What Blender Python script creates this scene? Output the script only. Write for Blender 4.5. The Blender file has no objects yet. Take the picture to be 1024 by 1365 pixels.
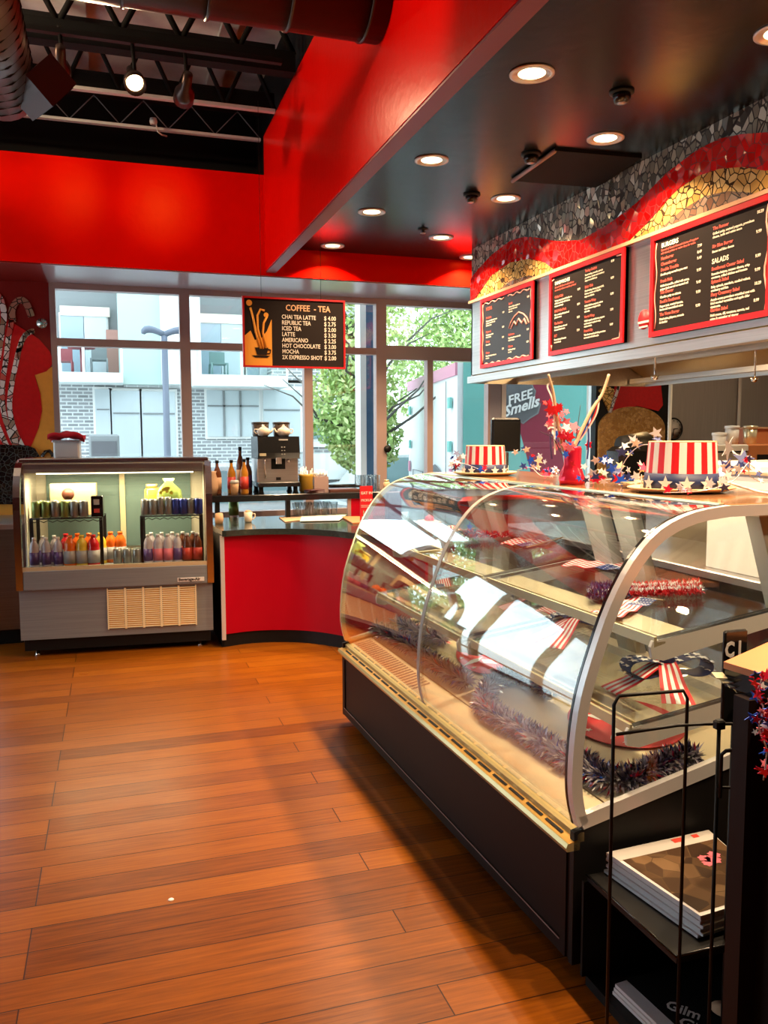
import bpy, math, random
from mathutils import Vector, Matrix
random.seed(7)
PI = math.pi
sc = bpy.context.scene
COL = sc.collection

# ------------------------------------------------------------------ camera
F = 1108.4
PITCH, YAW, ROLL = math.radians(-5.260), math.radians(-18.030), math.radians(0.197)
H = 1.6
cp, sp, cy, sy, cr, sr = math.cos(PITCH), math.sin(PITCH), math.cos(YAW), math.sin(YAW), math.cos(ROLL), math.sin(ROLL)
RZ = Matrix(((cy, -sy, 0), (sy, cy, 0), (0, 0, 1)))
RX = Matrix(((1, 0, 0), (0, cp, -sp), (0, sp, cp)))
RY = Matrix(((cr, 0, sr), (0, 1, 0), (-sr, 0, cr)))
CM = RZ @ RX @ RY                      # columns right, forward, up
CAM = Vector((0, 0, H))
cd = bpy.data.cameras.new('camera')
cam = bpy.data.objects.new('camera', cd)
COL.objects.link(cam)
cd.sensor_fit = 'VERTICAL'
cd.sensor_height = 36.0
cd.sensor_width = 36.0 * 1024 / 1365
cd.lens = F * 36.0 / 1365
cd.clip_start = 0.02
cd.clip_end = 200
r_, f_, u_ = CM.col[0], CM.col[1], CM.col[2]
cam.matrix_world = Matrix(((r_[0], u_[0], -f_[0], 0), (r_[1], u_[1], -f_[1], 0), (r_[2], u_[2], -f_[2], H), (0, 0, 0, 1)))
sc.camera = cam
sc.view_settings.view_transform = 'Standard'
sc.view_settings.look = 'None'
sc.view_settings.exposure = 0.0
sc.view_settings.gamma = 1.0
sc.view_settings.use_curve_mapping = False
try:
    sc.cycles.use_denoising = True
    sc.cycles.max_bounces = 12
    sc.cycles.transparent_max_bounces = 40
    sc.cycles.glossy_bounces = 5
    sc.cycles.diffuse_bounces = 4
    sc.cycles.caustics_reflective = False
    sc.cycles.caustics_refractive = False
    sc.cycles.sample_clamp_indirect = 4.0
except Exception:
    pass

# ------------------------------------------------------------------ sky and lamps
world = bpy.data.worlds.new('overcast_sky')
sc.world = world
world.use_nodes = True
bg = world.node_tree.nodes['Background']
bg.inputs['Color'].default_value = (0.80, 0.92, 1.0, 1)
bg.inputs['Strength'].default_value = 5.0
DOWN_P = 32.0          # each recessed downlight
TRACK_P = 60.0         # each track lamp
FRIDGE_P = 22.0
CASE_P = 9.0
KITCHEN_P = 26.0
WARM = (1.0, 0.70, 0.42)
ZC = 3.13              # dark lowered ceiling
ZR = 4.6               # roof deck
YW = 7.7               # window wall
YS = 6.9               # soffit face
XB0, XB1 = 1.235, 1.32 # red beam
XM = 2.88              # menu and mosaic face


def ray(px, py):
    return CM @ Vector(((px - 512) / F, 1, -(py - 682.5) / F))


def atz(px, py, z):
    d = ray(px, py)
    return CAM + d * ((z - H) / d.z)


def aty(px, py, y):
    d = ray(px, py)
    return CAM + d * (y / d.y)


def atx(px, py, x):
    d = ray(px, py)
    return CAM + d * (x / d.x)


def atp(px, py, p0, n):
    d = ray(px, py)
    return CAM + d * ((Vector(p0) - CAM).dot(n) / d.dot(n))


# ------------------------------------------------------------------ materials
def new_mat(name):
    m = bpy.data.materials.new(name)
    m.use_nodes = True
    nt = m.node_tree
    return m, nt, nt.nodes['Principled BSDF']


def rgb(c):
    return (c[0], c[1], c[2], 1)


def mat(name, col, rough=0.5, metal=0.0, spec=0.5, emit=None, es=0.0, noise=0.0, nscale=8.0, bump=0.0, bscale=40.0, coat=0.0):
    m, nt, b = new_mat(name)
    b.inputs['Base Color'].default_value = rgb(col)
    b.inputs['Roughness'].default_value = rough
    b.inputs['Metallic'].default_value = metal
    b.inputs['Specular IOR Level'].default_value = spec
    b.inputs['Coat Weight'].default_value = coat
    tc = nt.nodes.new('ShaderNodeTexCoord')
    if emit:
        b.inputs['Emission Color'].default_value = rgb(emit)
        b.inputs['Emission Strength'].default_value = es
    nz = nt.nodes.new('ShaderNodeTexNoise')
    nz.inputs['Scale'].default_value = nscale
    nz.inputs['Detail'].default_value = 4
    nt.links.new(tc.outputs['Object'], nz.inputs['Vector'])
    mx = nt.nodes.new('ShaderNodeMix')
    mx.data_type = 'RGBA'
    k = max(noise, 0.03)
    mx.inputs[6].default_value = rgb([c * (1 - k) for c in col])
    mx.inputs[7].default_value = rgb([min(1, c * (1 + k)) for c in col])
    nt.links.new(nz.outputs['Fac'], mx.inputs[0])
    nt.links.new(mx.outputs[2], b.inputs['Base Color'])
    if bump:
        n2 = nt.nodes.new('ShaderNodeTexNoise')
        n2.inputs['Scale'].default_value = bscale
        n2.inputs['Detail'].default_value = 3
        nt.links.new(tc.outputs['Object'], n2.inputs['Vector'])
        bp = nt.nodes.new('ShaderNodeBump')
        bp.inputs['Strength'].default_value = bump
        bp.inputs['Distance'].default_value = 0.01
        nt.links.new(n2.outputs['Fac'], bp.inputs['Height'])
        nt.links.new(bp.outputs['Normal'], b.inputs['Normal'])
    return m


def ramp(nt, fac, stops):
    r = nt.nodes.new('ShaderNodeValToRGB')
    e = r.color_ramp.elements
    while len(e) < len(stops):
        e.new(0.5)
    for i, (p, c) in enumerate(stops):
        e[i].position = p
        e[i].color = rgb(c)
    nt.links.new(fac, r.inputs['Fac'])
    return r.outputs['Color']


def glass_mat(name, tint=(0.97, 0.985, 0.98), ior=1.5, gain=1.0):
    m = bpy.data.materials.new(name)
    m.use_nodes = True
    nt = m.node_tree
    nt.nodes.clear()
    out = nt.nodes.new('ShaderNodeOutputMaterial')
    mix = nt.nodes.new('ShaderNodeMixShader')
    tr = nt.nodes.new('ShaderNodeBsdfTransparent')
    tr.inputs['Color'].default_value = rgb(tint)
    gl = nt.nodes.new('ShaderNodeBsdfGlossy')
    gl.inputs['Roughness'].default_value = 0.0
    gl.inputs['Color'].default_value = (1, 1, 1, 1)
    geo = nt.nodes.new('ShaderNodeNewGeometry')
    dt = nt.nodes.new('ShaderNodeVectorMath'); dt.operation = 'DOT_PRODUCT'
    nt.links.new(geo.outputs['Normal'], dt.inputs[0]); nt.links.new(geo.outputs['Incoming'], dt.inputs[1])
    def mth(op, a, b=None, clamp=False):
        n_ = nt.nodes.new('ShaderNodeMath'); n_.operation = op; n_.use_clamp = clamp
        for i_, q_ in enumerate((a, b)):
            if q_ is None: continue
            if isinstance(q_, (int, float)): n_.inputs[i_].default_value = q_
            else: nt.links.new(q_, n_.inputs[i_])
        return n_.outputs[0]
    f0 = ((ior - 1) / (ior + 1)) ** 2
    om = mth('SUBTRACT', 1.0, mth('ABSOLUTE', dt.outputs['Value']), True)
    sch = mth('ADD', mth('MULTIPLY', mth('POWER', om, 5.0), 1 - f0), f0)
    ml = mth('MULTIPLY', sch, gain, True)
    nt.links.new(ml, mix.inputs['Fac'])
    nt.links.new(tr.outputs[0], mix.inputs[1])
    nt.links.new(gl.outputs[0], mix.inputs[2])
    nt.links.new(mix.outputs[0], out.inputs['Surface'])
    return m


def floor_mat():
    m, nt, b = new_mat('bamboo_planks')
    tc = nt.nodes.new('ShaderNodeTexCoord')
    mp = nt.nodes.new('ShaderNodeMapping')
    mp.inputs['Location'].default_value = (0.3, 0.033, 0)
    nt.links.new(tc.outputs['Object'], mp.inputs['Vector'])
    br = nt.nodes.new('ShaderNodeTexBrick')
    br.offset = 0.37
    br.offset_frequency = 3
    br.inputs['Color1'].default_value = (0, 0, 0, 1)
    br.inputs['Color2'].default_value = (1, 1, 1, 1)
    br.inputs['Mortar'].default_value = (0.5, 0.5, 0.5, 1)
    br.inputs['Scale'].default_value = 1.0
    br.inputs['Brick Width'].default_value = 1.83
    br.inputs['Row Height'].default_value = 0.1355
    br.inputs['Mortar Size'].default_value = 0.0024
    br.inputs['Mortar Smooth'].default_value = 0.3
    nt.links.new(mp.outputs[0], br.inputs['Vector'])
    # long streaks along the planks
    m2 = nt.nodes.new('ShaderNodeMapping')
    m2.inputs['Scale'].default_value = (2.2, 46, 1)
    nt.links.new(tc.outputs['Object'], m2.inputs['Vector'])
    n1 = nt.nodes.new('ShaderNodeTexNoise')
    n1.inputs['Scale'].default_value = 1.6
    n1.inputs['Detail'].default_value = 7
    n1.inputs['Roughness'].default_value = 0.65
    nt.links.new(m2.outputs[0], n1.inputs['Vector'])
    n2 = nt.nodes.new('ShaderNodeTexNoise')
    n2.inputs['Scale'].default_value = 3.0
    nt.links.new(tc.outputs['Object'], n2.inputs['Vector'])
    a1 = nt.nodes.new('ShaderNodeMath'); a1.operation = 'MULTIPLY_ADD'
    a1.inputs[1].default_value = 0.42; 
    nt.links.new(br.outputs['Color'], a1.inputs[0])
    a2 = nt.nodes.new('ShaderNodeMath'); a2.operation = 'MULTIPLY_ADD'
    a2.inputs[1].default_value = 1.15; a2.inputs[2].default_value = -0.36
    nt.links.new(n1.outputs['Fac'], a2.inputs[0])
    nt.links.new(a2.outputs[0], a1.inputs[2])
    c = ramp(nt, a1.outputs[0], [(0.0, (0.085, 0.018, 0.0015)), (0.45, (0.235, 0.062, 0.0025)), (1.0, (0.37, 0.118, 0.006))])
    mx = nt.nodes.new('ShaderNodeMix'); mx.data_type = 'RGBA'
    mx.inputs[7].default_value = (0.03, 0.006, 0.002, 1)
    nt.links.new(br.outputs['Fac'], mx.inputs[0])
    nt.links.new(c, mx.inputs[6])
    nt.links.new(mx.outputs[2], b.inputs['Base Color'])
    rr = nt.nodes.new('ShaderNodeMath'); rr.operation = 'MULTIPLY_ADD'
    rr.inputs[1].default_value = 0.22; rr.inputs[2].default_value = 0.22
    nt.links.new(n2.outputs['Fac'], rr.inputs[0])
    nt.links.new(rr.outputs[0], b.inputs['Roughness'])
    bp = nt.nodes.new('ShaderNodeBump')
    bp.inputs['Strength'].default_value = 0.25
    bp.inputs['Distance'].default_value = 0.002
    bp.invert = True
    nt.links.new(br.outputs['Fac'], bp.inputs['Height'])
    nt.links.new(bp.outputs['Normal'], b.inputs['Normal'])
    b.inputs['Specular IOR Level'].default_value = 0.20
    return m


def mosaic_mat(name, stops, scale=22.0, grout=(0.012, 0.010, 0.008), rough=0.15, tilt=0.22, gw=0.05, stretch=(1, 1, 1), metal=0.0, spec=0.8):
    m, nt, b = new_mat(name)
    tc = nt.nodes.new('ShaderNodeTexCoord')
    mp = nt.nodes.new('ShaderNodeMapping')
    mp.inputs['Scale'].default_value = stretch
    nt.links.new(tc.outputs['Object'], mp.inputs['Vector'])
    v1 = nt.nodes.new('ShaderNodeTexVoronoi'); v1.feature = 'F1'
    v2 = nt.nodes.new('ShaderNodeTexVoronoi'); v2.feature = 'DISTANCE_TO_EDGE'
    for v in (v1, v2):
        v.inputs['Scale'].default_value = scale
        nt.links.new(mp.outputs[0], v.inputs['Vector'])
    sx = nt.nodes.new('ShaderNodeSeparateColor')
    nt.links.new(v1.outputs['Color'], sx.inputs[0])
    c = ramp(nt, sx.outputs[0], stops)
    lt = nt.nodes.new('ShaderNodeMath'); lt.operation = 'LESS_THAN'; lt.inputs[1].default_value = gw
    nt.links.new(v2.outputs['Distance'], lt.inputs[0])
    mx = nt.nodes.new('ShaderNodeMix'); mx.data_type = 'RGBA'
    mx.inputs[7].default_value = rgb(grout)
    nt.links.new(lt.outputs[0], mx.inputs[0]); nt.links.new(c, mx.inputs[6])
    nt.links.new(mx.outputs[2], b.inputs['Base Color'])
    rg = nt.nodes.new('ShaderNodeMath'); rg.operation = 'MULTIPLY_ADD'
    rg.inputs[1].default_value = 0.7; rg.inputs[2].default_value = rough
    nt.links.new(lt.outputs[0], rg.inputs[0]); nt.links.new(rg.outputs[0], b.inputs['Roughness'])
    if metal:
        mm = nt.nodes.new('ShaderNodeMath'); mm.operation = 'MULTIPLY_ADD'
        mm.inputs[1].default_value = -metal; mm.inputs[2].default_value = metal
        nt.links.new(lt.outputs[0], mm.inputs[0]); nt.links.new(mm.outputs[0], b.inputs['Metallic'])
    b.inputs['Specular IOR Level'].default_value = spec
    g = nt.nodes.new('ShaderNodeNewGeometry')
    s1 = nt.nodes.new('ShaderNodeVectorMath'); s1.operation = 'SUBTRACT'; s1.inputs[1].default_value = (0.5, 0.5, 0.5)
    nt.links.new(v1.outputs['Color'], s1.inputs[0])
    s2 = nt.nodes.new('ShaderNodeVectorMath'); s2.operation = 'SCALE'; s2.inputs['Scale'].default_value = tilt
    nt.links.new(s1.outputs[0], s2.inputs[0])
    s3 = nt.nodes.new('ShaderNodeVectorMath'); s3.operation = 'ADD'
    nt.links.new(g.outputs['Normal'], s3.inputs[0]); nt.links.new(s2.outputs[0], s3.inputs[1])
    s4 = nt.nodes.new('ShaderNodeVectorMath'); s4.operation = 'NORMALIZE'
    nt.links.new(s3.outputs[0], s4.inputs[0]); nt.links.new(s4.outputs[0], b.inputs['Normal'])
    return m


def brick_mat(name, c1, c2, mort, w=0.2, h=0.068):
    m, nt, b = new_mat(name)
    tc = nt.nodes.new('ShaderNodeTexCoord')
    mp = nt.nodes.new('ShaderNodeMapping')
    mp.inputs['Rotation'].default_value = (PI / 2, 0, 0)
    nt.links.new(tc.outputs['Object'], mp.inputs['Vector'])
    br = nt.nodes.new('ShaderNodeTexBrick')
    br.inputs['Color1'].default_value = rgb(c1); br.inputs['Color2'].default_value = rgb(c2)
    br.inputs['Mortar'].default_value = rgb(mort)
    br.inputs['Scale'].default_value = 1
    br.inputs['Brick Width'].default_value = w; br.inputs['Row Height'].default_value = h
    br.inputs['Mortar Size'].default_value = 0.012
    nt.links.new(mp.outputs[0], br.inputs['Vector'])
    nt.links.new(br.outputs['Color'], b.inputs['Base Color'])
    b.inputs['Roughness'].default_value = 0.85
    return m


def steel_mat(name, col=(0.62, 0.60, 0.58), rough=0.3, axis=0, metal=1.0):
    m, nt, b = new_mat(name)
    tc = nt.nodes.new('ShaderNodeTexCoord')
    mp = nt.nodes.new('ShaderNodeMapping')
    s = [180, 180, 180]; s[axis] = 2
    mp.inputs['Scale'].default_value = s
    nt.links.new(tc.outputs['Object'], mp.inputs['Vector'])
    nz = nt.nodes.new('ShaderNodeTexNoise'); nz.inputs['Scale'].default_value = 1.0; nz.inputs['Detail'].default_value = 2
    nt.links.new(mp.outputs[0], nz.inputs['Vector'])
    c = ramp(nt, nz.outputs['Fac'], [(0.3, [k * 0.88 for k in col]), (0.7, [min(1, k * 1.08) for k in col])])
    nt.links.new(c, b.inputs['Base Color'])
    ma = nt.nodes.new('ShaderNodeMath'); ma.operation = 'MULTIPLY_ADD'
    ma.inputs[1].default_value = 0.15; ma.inputs[2].default_value = rough - 0.07
    nt.links.new(nz.outputs['Fac'], ma.inputs[0]); nt.links.new(ma.outputs[0], b.inputs['Roughness'])
    b.inputs['Metallic'].default_value = metal
    return m


M = {}
M['floor'] = floor_mat()
M['red_paint'] = mat('red_plaster', (0.80, 0.003, 0.001), 0.30, spec=0.25, noise=0.10, nscale=2.5, bump=0.16, bscale=22)
M['red_paint'].node_tree.nodes['Principled BSDF'].inputs['Specular Tint'].default_value = (1.0, 0.20, 0.03, 1)
M['dark_red'] = mat('dark_red_plaster', (0.20, 0.008, 0.006), 0.4, noise=0.15, bump=0.2)
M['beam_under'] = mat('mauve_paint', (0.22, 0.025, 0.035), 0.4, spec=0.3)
M['soffit_under'] = mat('lavender_panel', (0.42, 0.34, 0.38), 0.22, spec=0.6)
M['ceil_dark'] = mat('charcoal_ceiling', (0.006, 0.008, 0.009), 0.24, spec=0.22, noise=0.3, nscale=3, bump=0.12, bscale=12)
M['deck'] = mat('grey_roof_deck', (0.75, 0.78, 0.74), 0.8, noise=0.5, nscale=4)
M['black'] = mat('black_paint', (0.006, 0.0055, 0.0055), 0.5, spec=0.25)
M['black_gloss'] = mat('black_laminate', (0.008, 0.008, 0.009), 0.18, spec=0.6)
M['black_matte'] = mat('matte_black', (0.006, 0.006, 0.006), 0.8, spec=0.2)
M['frame'] = mat('window_frame_metal', (0.38, 0.27, 0.25), 0.35, metal=0.2)
M['frame_lav'] = mat('window_jamb_grey', (0.30, 0.29, 0.34), 0.35)
M['glass'] = glass_mat('clear_glass', gain=1.1)
M['front_glass'] = glass_mat('coated_curved_glass', gain=2.0)
M['pane'] = glass_mat('window_glass', (0.93, 0.97, 0.97), gain=1.0)
M['steel'] = steel_mat('brushed_steel', (0.54, 0.515, 0.51), 0.32)
M['steel_y'] = steel_mat('brushed_steel_fascia', (0.56, 0.53, 0.50), 0.36, axis=1)
M['steel_lt'] = steel_mat('polished_steel', (0.75, 0.72, 0.70), 0.16)
M['wall_grey'] = steel_mat('kitchen_wall_panel', (0.46, 0.42, 0.36), 0.5, axis=2, metal=0.3)
M['gold'] = mat('champagne_metal', (0.62, 0.48, 0.21), 0.30, metal=0.55)
M['gold_hi'] = mat('pale_gold_metal', (0.85, 0.78, 0.52), 0.25, metal=0.5)
M['orange_strip'] = mat('amber_metal_strip', (0.80, 0.42, 0.08), 0.35, metal=0.4)
M['beige'] = mat('beige_enamel', (0.80, 0.66, 0.42), 0.4, spec=0.4)
M['cream'] = mat('cream_enamel', (0.74, 0.68, 0.56), 0.4)
M['white_metal'] = mat('satin_aluminium', (0.72, 0.72, 0.73), 0.3, metal=0.35)
M['case_brown'] = mat('dark_brown_laminate', (0.013, 0.0055, 0.0045), 0.5, spec=0.15)
M['wood_dk'] = mat('red_brown_wood', (0.10, 0.025, 0.012), 0.5)
M['wood_top'] = mat('maple_top', (0.60, 0.22, 0.08), 0.35, noise=0.1, nscale=12)
M['red_lam'] = mat('red_laminate', (0.43, 0.001, 0.013), 0.35, spec=0.2)
M['granite'] = mat('dark_green_granite', (0.035, 0.045, 0.040), 0.10, spec=0.7, noise=0.6, nscale=60)
M['red'] = mat('red_enamel', (0.50, 0.006, 0.010), 0.4)
M['red_sat'] = mat('bright_red', (0.62, 0.006, 0.012), 0.5)
M['white'] = mat('white_paint', (0.80, 0.79, 0.77), 0.5)
M['white_card'] = mat('white_paper', (0.82, 0.80, 0.77), 0.7)
M['blue'] = mat('navy_blue', (0.015, 0.03, 0.16), 0.5)
M['blue_hi'] = mat('royal_blue_foil', (0.02, 0.10, 0.60), 0.25, metal=0.4)
M['red_foil'] = mat('red_foil', (0.75, 0.02, 0.06), 0.22, metal=0.5)
M['silver_foil'] = mat('silver_foil', (0.70, 0.67, 0.70), 0.25, metal=0.35)
M['lilac_foil'] = mat('lilac_tinsel', (0.44, 0.38, 0.50), 0.3, metal=0.3)
M['purple_foil'] = mat('purple_blue_foil', (0.13, 0.10, 0.24), 0.25, metal=0.6)
M['chalk'] = mat('chalkboard_black', (0.016, 0.010, 0.008), 0.7, spec=0.15)
M['chalk_blue'] = mat('slate_board', (0.014, 0.015, 0.018), 0.45, spec=0.4)
M['chalk_txt'] = mat('chalk_white', (0.75, 0.66, 0.55), 0.8)
M['txt_white'] = mat('menu_white_ink', (0.80, 0.72, 0.56), 0.7)
M['txt_red'] = mat('menu_red_ink', (0.60, 0.09, 0.06), 0.7)
M['pink_ink'] = mat('menu_pink_ink', (0.80, 0.38, 0.30), 0.7)
M['orange_paint'] = mat('orange_paint', (0.82, 0.33, 0.03), 0.6)
M['yellow'] = mat('golden_yellow_plaster', (0.74, 0.32, 0.035), 0.6, noise=0.15, nscale=14)
M['silver_mos'] = mosaic_mat('silver_mosaic', [(0, (0.10, 0.095, 0.085)), (0.5, (0.46, 0.44, 0.34)), (1, (0.74, 0.72, 0.60))], scale=25, tilt=0.5, metal=0.3, rough=0.14, stretch=(1, 1, 0.75), gw=0.06)
M['red_mos'] = mosaic_mat('red_mosaic', [(0, (0.50, 0.003, 0.003)), (1, (0.75, 0.012, 0.010))], scale=20, grout=(0.14, 0.004, 0.003), tilt=0.40, rough=0.12, gw=0.03)
M['gold_mos'] = mosaic_mat('gold_mosaic', [(0, (0.50, 0.25, 0.05)), (0.5, (0.74, 0.45, 0.12)), (1, (0.85, 0.60, 0.25))], scale=22, grout=(0.05, 0.022, 0.006), tilt=0.15, rough=0.3, gw=0.055, spec=0.4)
M['brown_mos'] = mosaic_mat('brown_mosaic', [(0, (0.16, 0.08, 0.05)), (1, (0.38, 0.24, 0.15))], scale=22, tilt=0.3, rough=0.2)
M['tile_white'] = mosaic_mat('pink_white_mosaic', [(0, (0.80, 0.78, 0.74)), (0.55, (0.70, 0.68, 0.66)), (0.6, (0.62, 0.10, 0.08)), (0.8, (0.28, 0.20, 0.12)), (1, (0.75, 0.70, 0.64))], scale=17, tilt=0.12, rough=0.3)
M['tile_brown'] = mosaic_mat('olive_pink_mosaic', [(0, (0.20, 0.14, 0.07)), (0.5, (0.42, 0.16, 0.12)), (1, (0.36, 0.30, 0.18))], scale=17, tilt=0.12, rough=0.3)
M['black_mos'] = mosaic_mat('black_mosaic', [(0, (0.004, 0.004, 0.004)), (1, (0.014, 0.013, 0.012))], scale=28, grout=(0.03, 0.028, 0.025), tilt=0.2, rough=0.2)
M['mural_red'] = mat('mural_red', (0.55, 0.004, 0.006), 0.4, noise=0.2, nscale=30, bump=0.2)
M['amber_mos'] = mosaic_mat('amber_mosaic', [(0, (0.36, 0.17, 0.035)), (1, (0.60, 0.34, 0.10))], scale=34, grout=(0.22, 0.10, 0.03), tilt=0.2, rough=0.25, gw=0.03)
M['trim_tile'] = mat('peach_edge_tile', (0.74, 0.42, 0.24), 0.25)
M['lamp'] = mat('lamp_lens', (1, 0.8, 0.5), 0.4, emit=(1.0, 0.72, 0.36), es=9.0)
M['tube'] = mat('case_light_tube', (1, 0.9, 0.6), 0.4, emit=(1.0, 0.84, 0.50), es=6.0)
M['vent_glow'] = mat('vent_reflection_cream', (0.95, 0.80, 0.50), 0.45)  # reflected light put into the louvre colour
M['bronze'] = mat('bronze_duct', (0.06, 0.035, 0.028), 0.35, metal=0.7)
M['duct'] = mat('grey_spiral_duct', (0.13, 0.10, 0.095), 0.38, metal=0.7)
M['maroon'] = mat('maroon_register', (0.05, 0.008, 0.007), 0.4)
M['pale_metal'] = mat('pale_joist_metal', (0.62, 0.64, 0.62), 0.5)
M['brick'] = brick_mat('grey_brick', (0.23, 0.24, 0.25), (0.33, 0.34, 0.36), (0.62, 0.64, 0.64))
M['brick_lt'] = brick_mat('pale_brick', (0.50, 0.52, 0.53), (0.60, 0.62, 0.63), (0.75, 0.77, 0.77))
M['stucco'] = mat('white_stucco', (0.66, 0.70, 0.69), 0.9)
M['stucco_grey'] = mat('grey_siding', (0.22, 0.235, 0.24), 0.9)
M['stucco_mint'] = mat('pale_green_panel', (0.42, 0.53, 0.50), 0.9)
M['bld_glass'] = mat('apartment_glass', (0.30, 0.38, 0.44), 0.15, spec=0.9)
M['bld_glass_lt'] = mat('curtained_glass', (0.52, 0.58, 0.61), 0.3)
M['bld_blind'] = mat('green_blinds', (0.16, 0.25, 0.24), 0.6)
M['asphalt'] = mat('asphalt', (0.30, 0.31, 0.31), 0.9, noise=0.2)
M['concrete'] = mat('pale_concrete', (0.60, 0.61, 0.60), 0.9, noise=0.1)
M['leaf'] = mat('spring_leaves', (0.36, 0.52, 0.16), 0.6, noise=0.4, nscale=3)
M['leaf2'] = mat('yellow_green_leaves', (0.58, 0.68, 0.30), 0.6, noise=0.3, nscale=3)
M['bark'] = mat('grey_bark', (0.09, 0.085, 0.075), 0.9)
M['truck_white'] = mat('truck_white', (0.80, 0.82, 0.83), 0.4)
M['truck_teal'] = mat('truck_teal', (0.17, 0.48, 0.44), 0.4)
M['truck_maroon'] = mat('truck_maroon', (0.26, 0.022, 0.05), 0.4)
M['truck_grey'] = mat('truck_grey', (0.12, 0.12, 0.13), 0.4)
M['truck_pink'] = mat('truck_pink', (0.62, 0.25, 0.36), 0.4)
M['silver_car'] = mat('silver_car_paint', (0.62, 0.66, 0.68), 0.25, metal=0.3)
M['car_glass'] = mat('car_glass', (0.20, 0.30, 0.32), 0.1)
M['pot_white'] = mat('ivory_china', (0.78, 0.66, 0.52), 0.25)
M['smoke'] = mat('smoked_hopper', (0.07, 0.05, 0.035), 0.2)
M['mustard'] = mat('mustard_glaze', (0.42, 0.25, 0.03), 0.3)
M['kraft'] = mat('kraft_paper', (0.62, 0.38, 0.22), 0.7)
M['can_green'] = mat('green_can', (0.22, 0.30, 0.08), 0.3, metal=0.4)
M['can_grey'] = mat('grey_can', (0.26, 0.27, 0.26), 0.3, metal=0.5)
M['can_blue'] = mat('blue_can', (0.03, 0.05, 0.28), 0.3, metal=0.4)
M['can_top'] = mat('can_aluminium', (0.72, 0.72, 0.70), 0.25, metal=0.9)
M['orange_drink'] = mat('orange_drink', (0.85, 0.16, 0.015), 0.15)
M['red_drink'] = mat('red_drink', (0.60, 0.012, 0.015), 0.15)
M['yellow_drink'] = mat('yellow_drink', (0.80, 0.55, 0.05), 0.15)
M['clear_drink'] = mat('milky_clear_bottle', (0.55, 0.50, 0.55), 0.15)
M['amber_drink'] = mat('amber_syrup', (0.55, 0.22, 0.02), 0.12)
M['brown_drink'] = mat('brown_syrup', (0.16, 0.05, 0.02), 0.12)
M['label_grey'] = mat('grey_label', (0.40, 0.38, 0.38), 0.5)
M['label_red'] = mat('red_label', (0.62, 0.05, 0.03), 0.5)
M['news'] = mat('newsprint_edge', (0.72, 0.70, 0.70), 0.8)
M['news_photo'] = mosaic_mat('brown_cover_photo', [(0, (0.03, 0.013, 0.005)), (0.6, (0.09, 0.045, 0.018)), (1, (0.19, 0.11, 0.05))], scale=16, grout=(0.10, 0.06, 0.03), tilt=0, rough=0.6, gw=0.02, spec=0.2)
M['pink'] = mat('pink_flower', (0.72, 0.16, 0.22), 0.6)
M['post_grey'] = mat('grey_cream_post', (0.42, 0.40, 0.35), 0.5)
M['top_wood'] = mat('amber_brown_top', (0.26, 0.13, 0.06), 0.10, spec=0.8, noise=0.3, nscale=6)
M['dark_steel'] = steel_mat('dark_steel', (0.20, 0.19, 0.18), 0.35)
M['patio_brick'] = mat('reddish_brick', (0.42, 0.22, 0.18), 0.9)
M['patio_red'] = mat('muted_red_metal', (0.30, 0.07, 0.08), 0.6)
M['lamp_grey'] = mat('blue_grey_lamp_metal', (0.12, 0.14, 0.19), 0.5)
M['fridge_steel'] = steel_mat('satin_fridge_steel', (0.27, 0.31, 0.34), 0.38, metal=0.35)
M['straw'] = mat('pale_straw_hat', (0.74, 0.48, 0.24), 0.7, bump=0.4, bscale=120)
M['twig'] = mat('peeled_branch', (0.62, 0.42, 0.26), 0.6)
M['amber_lit'] = mat('lamplit_hood_filter', (0.48, 0.30, 0.10), 0.3, metal=0.8)  # amber lamp glow put into the filter colour
M['cloth_red'] = mat('red_cloth', (0.60, 0.008, 0.02), 0.9)
M['navy_pillar'] = mat('navy_pillar_paint', (0.05, 0.12, 0.22), 0.5)
M['clear_plastic'] = glass_mat('clear_plastic', (0.88, 0.90, 0.90), ior=1.5, gain=1.6)
M['grey_plastic'] = mat('grey_plastic', (0.5, 0.48, 0.45), 0.4)
M['purple'] = mat('purple_label', (0.10, 0.05, 0.20), 0.4)
M['tan_board'] = mat('cardboard', (0.52, 0.36, 0.20), 0.8)


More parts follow.
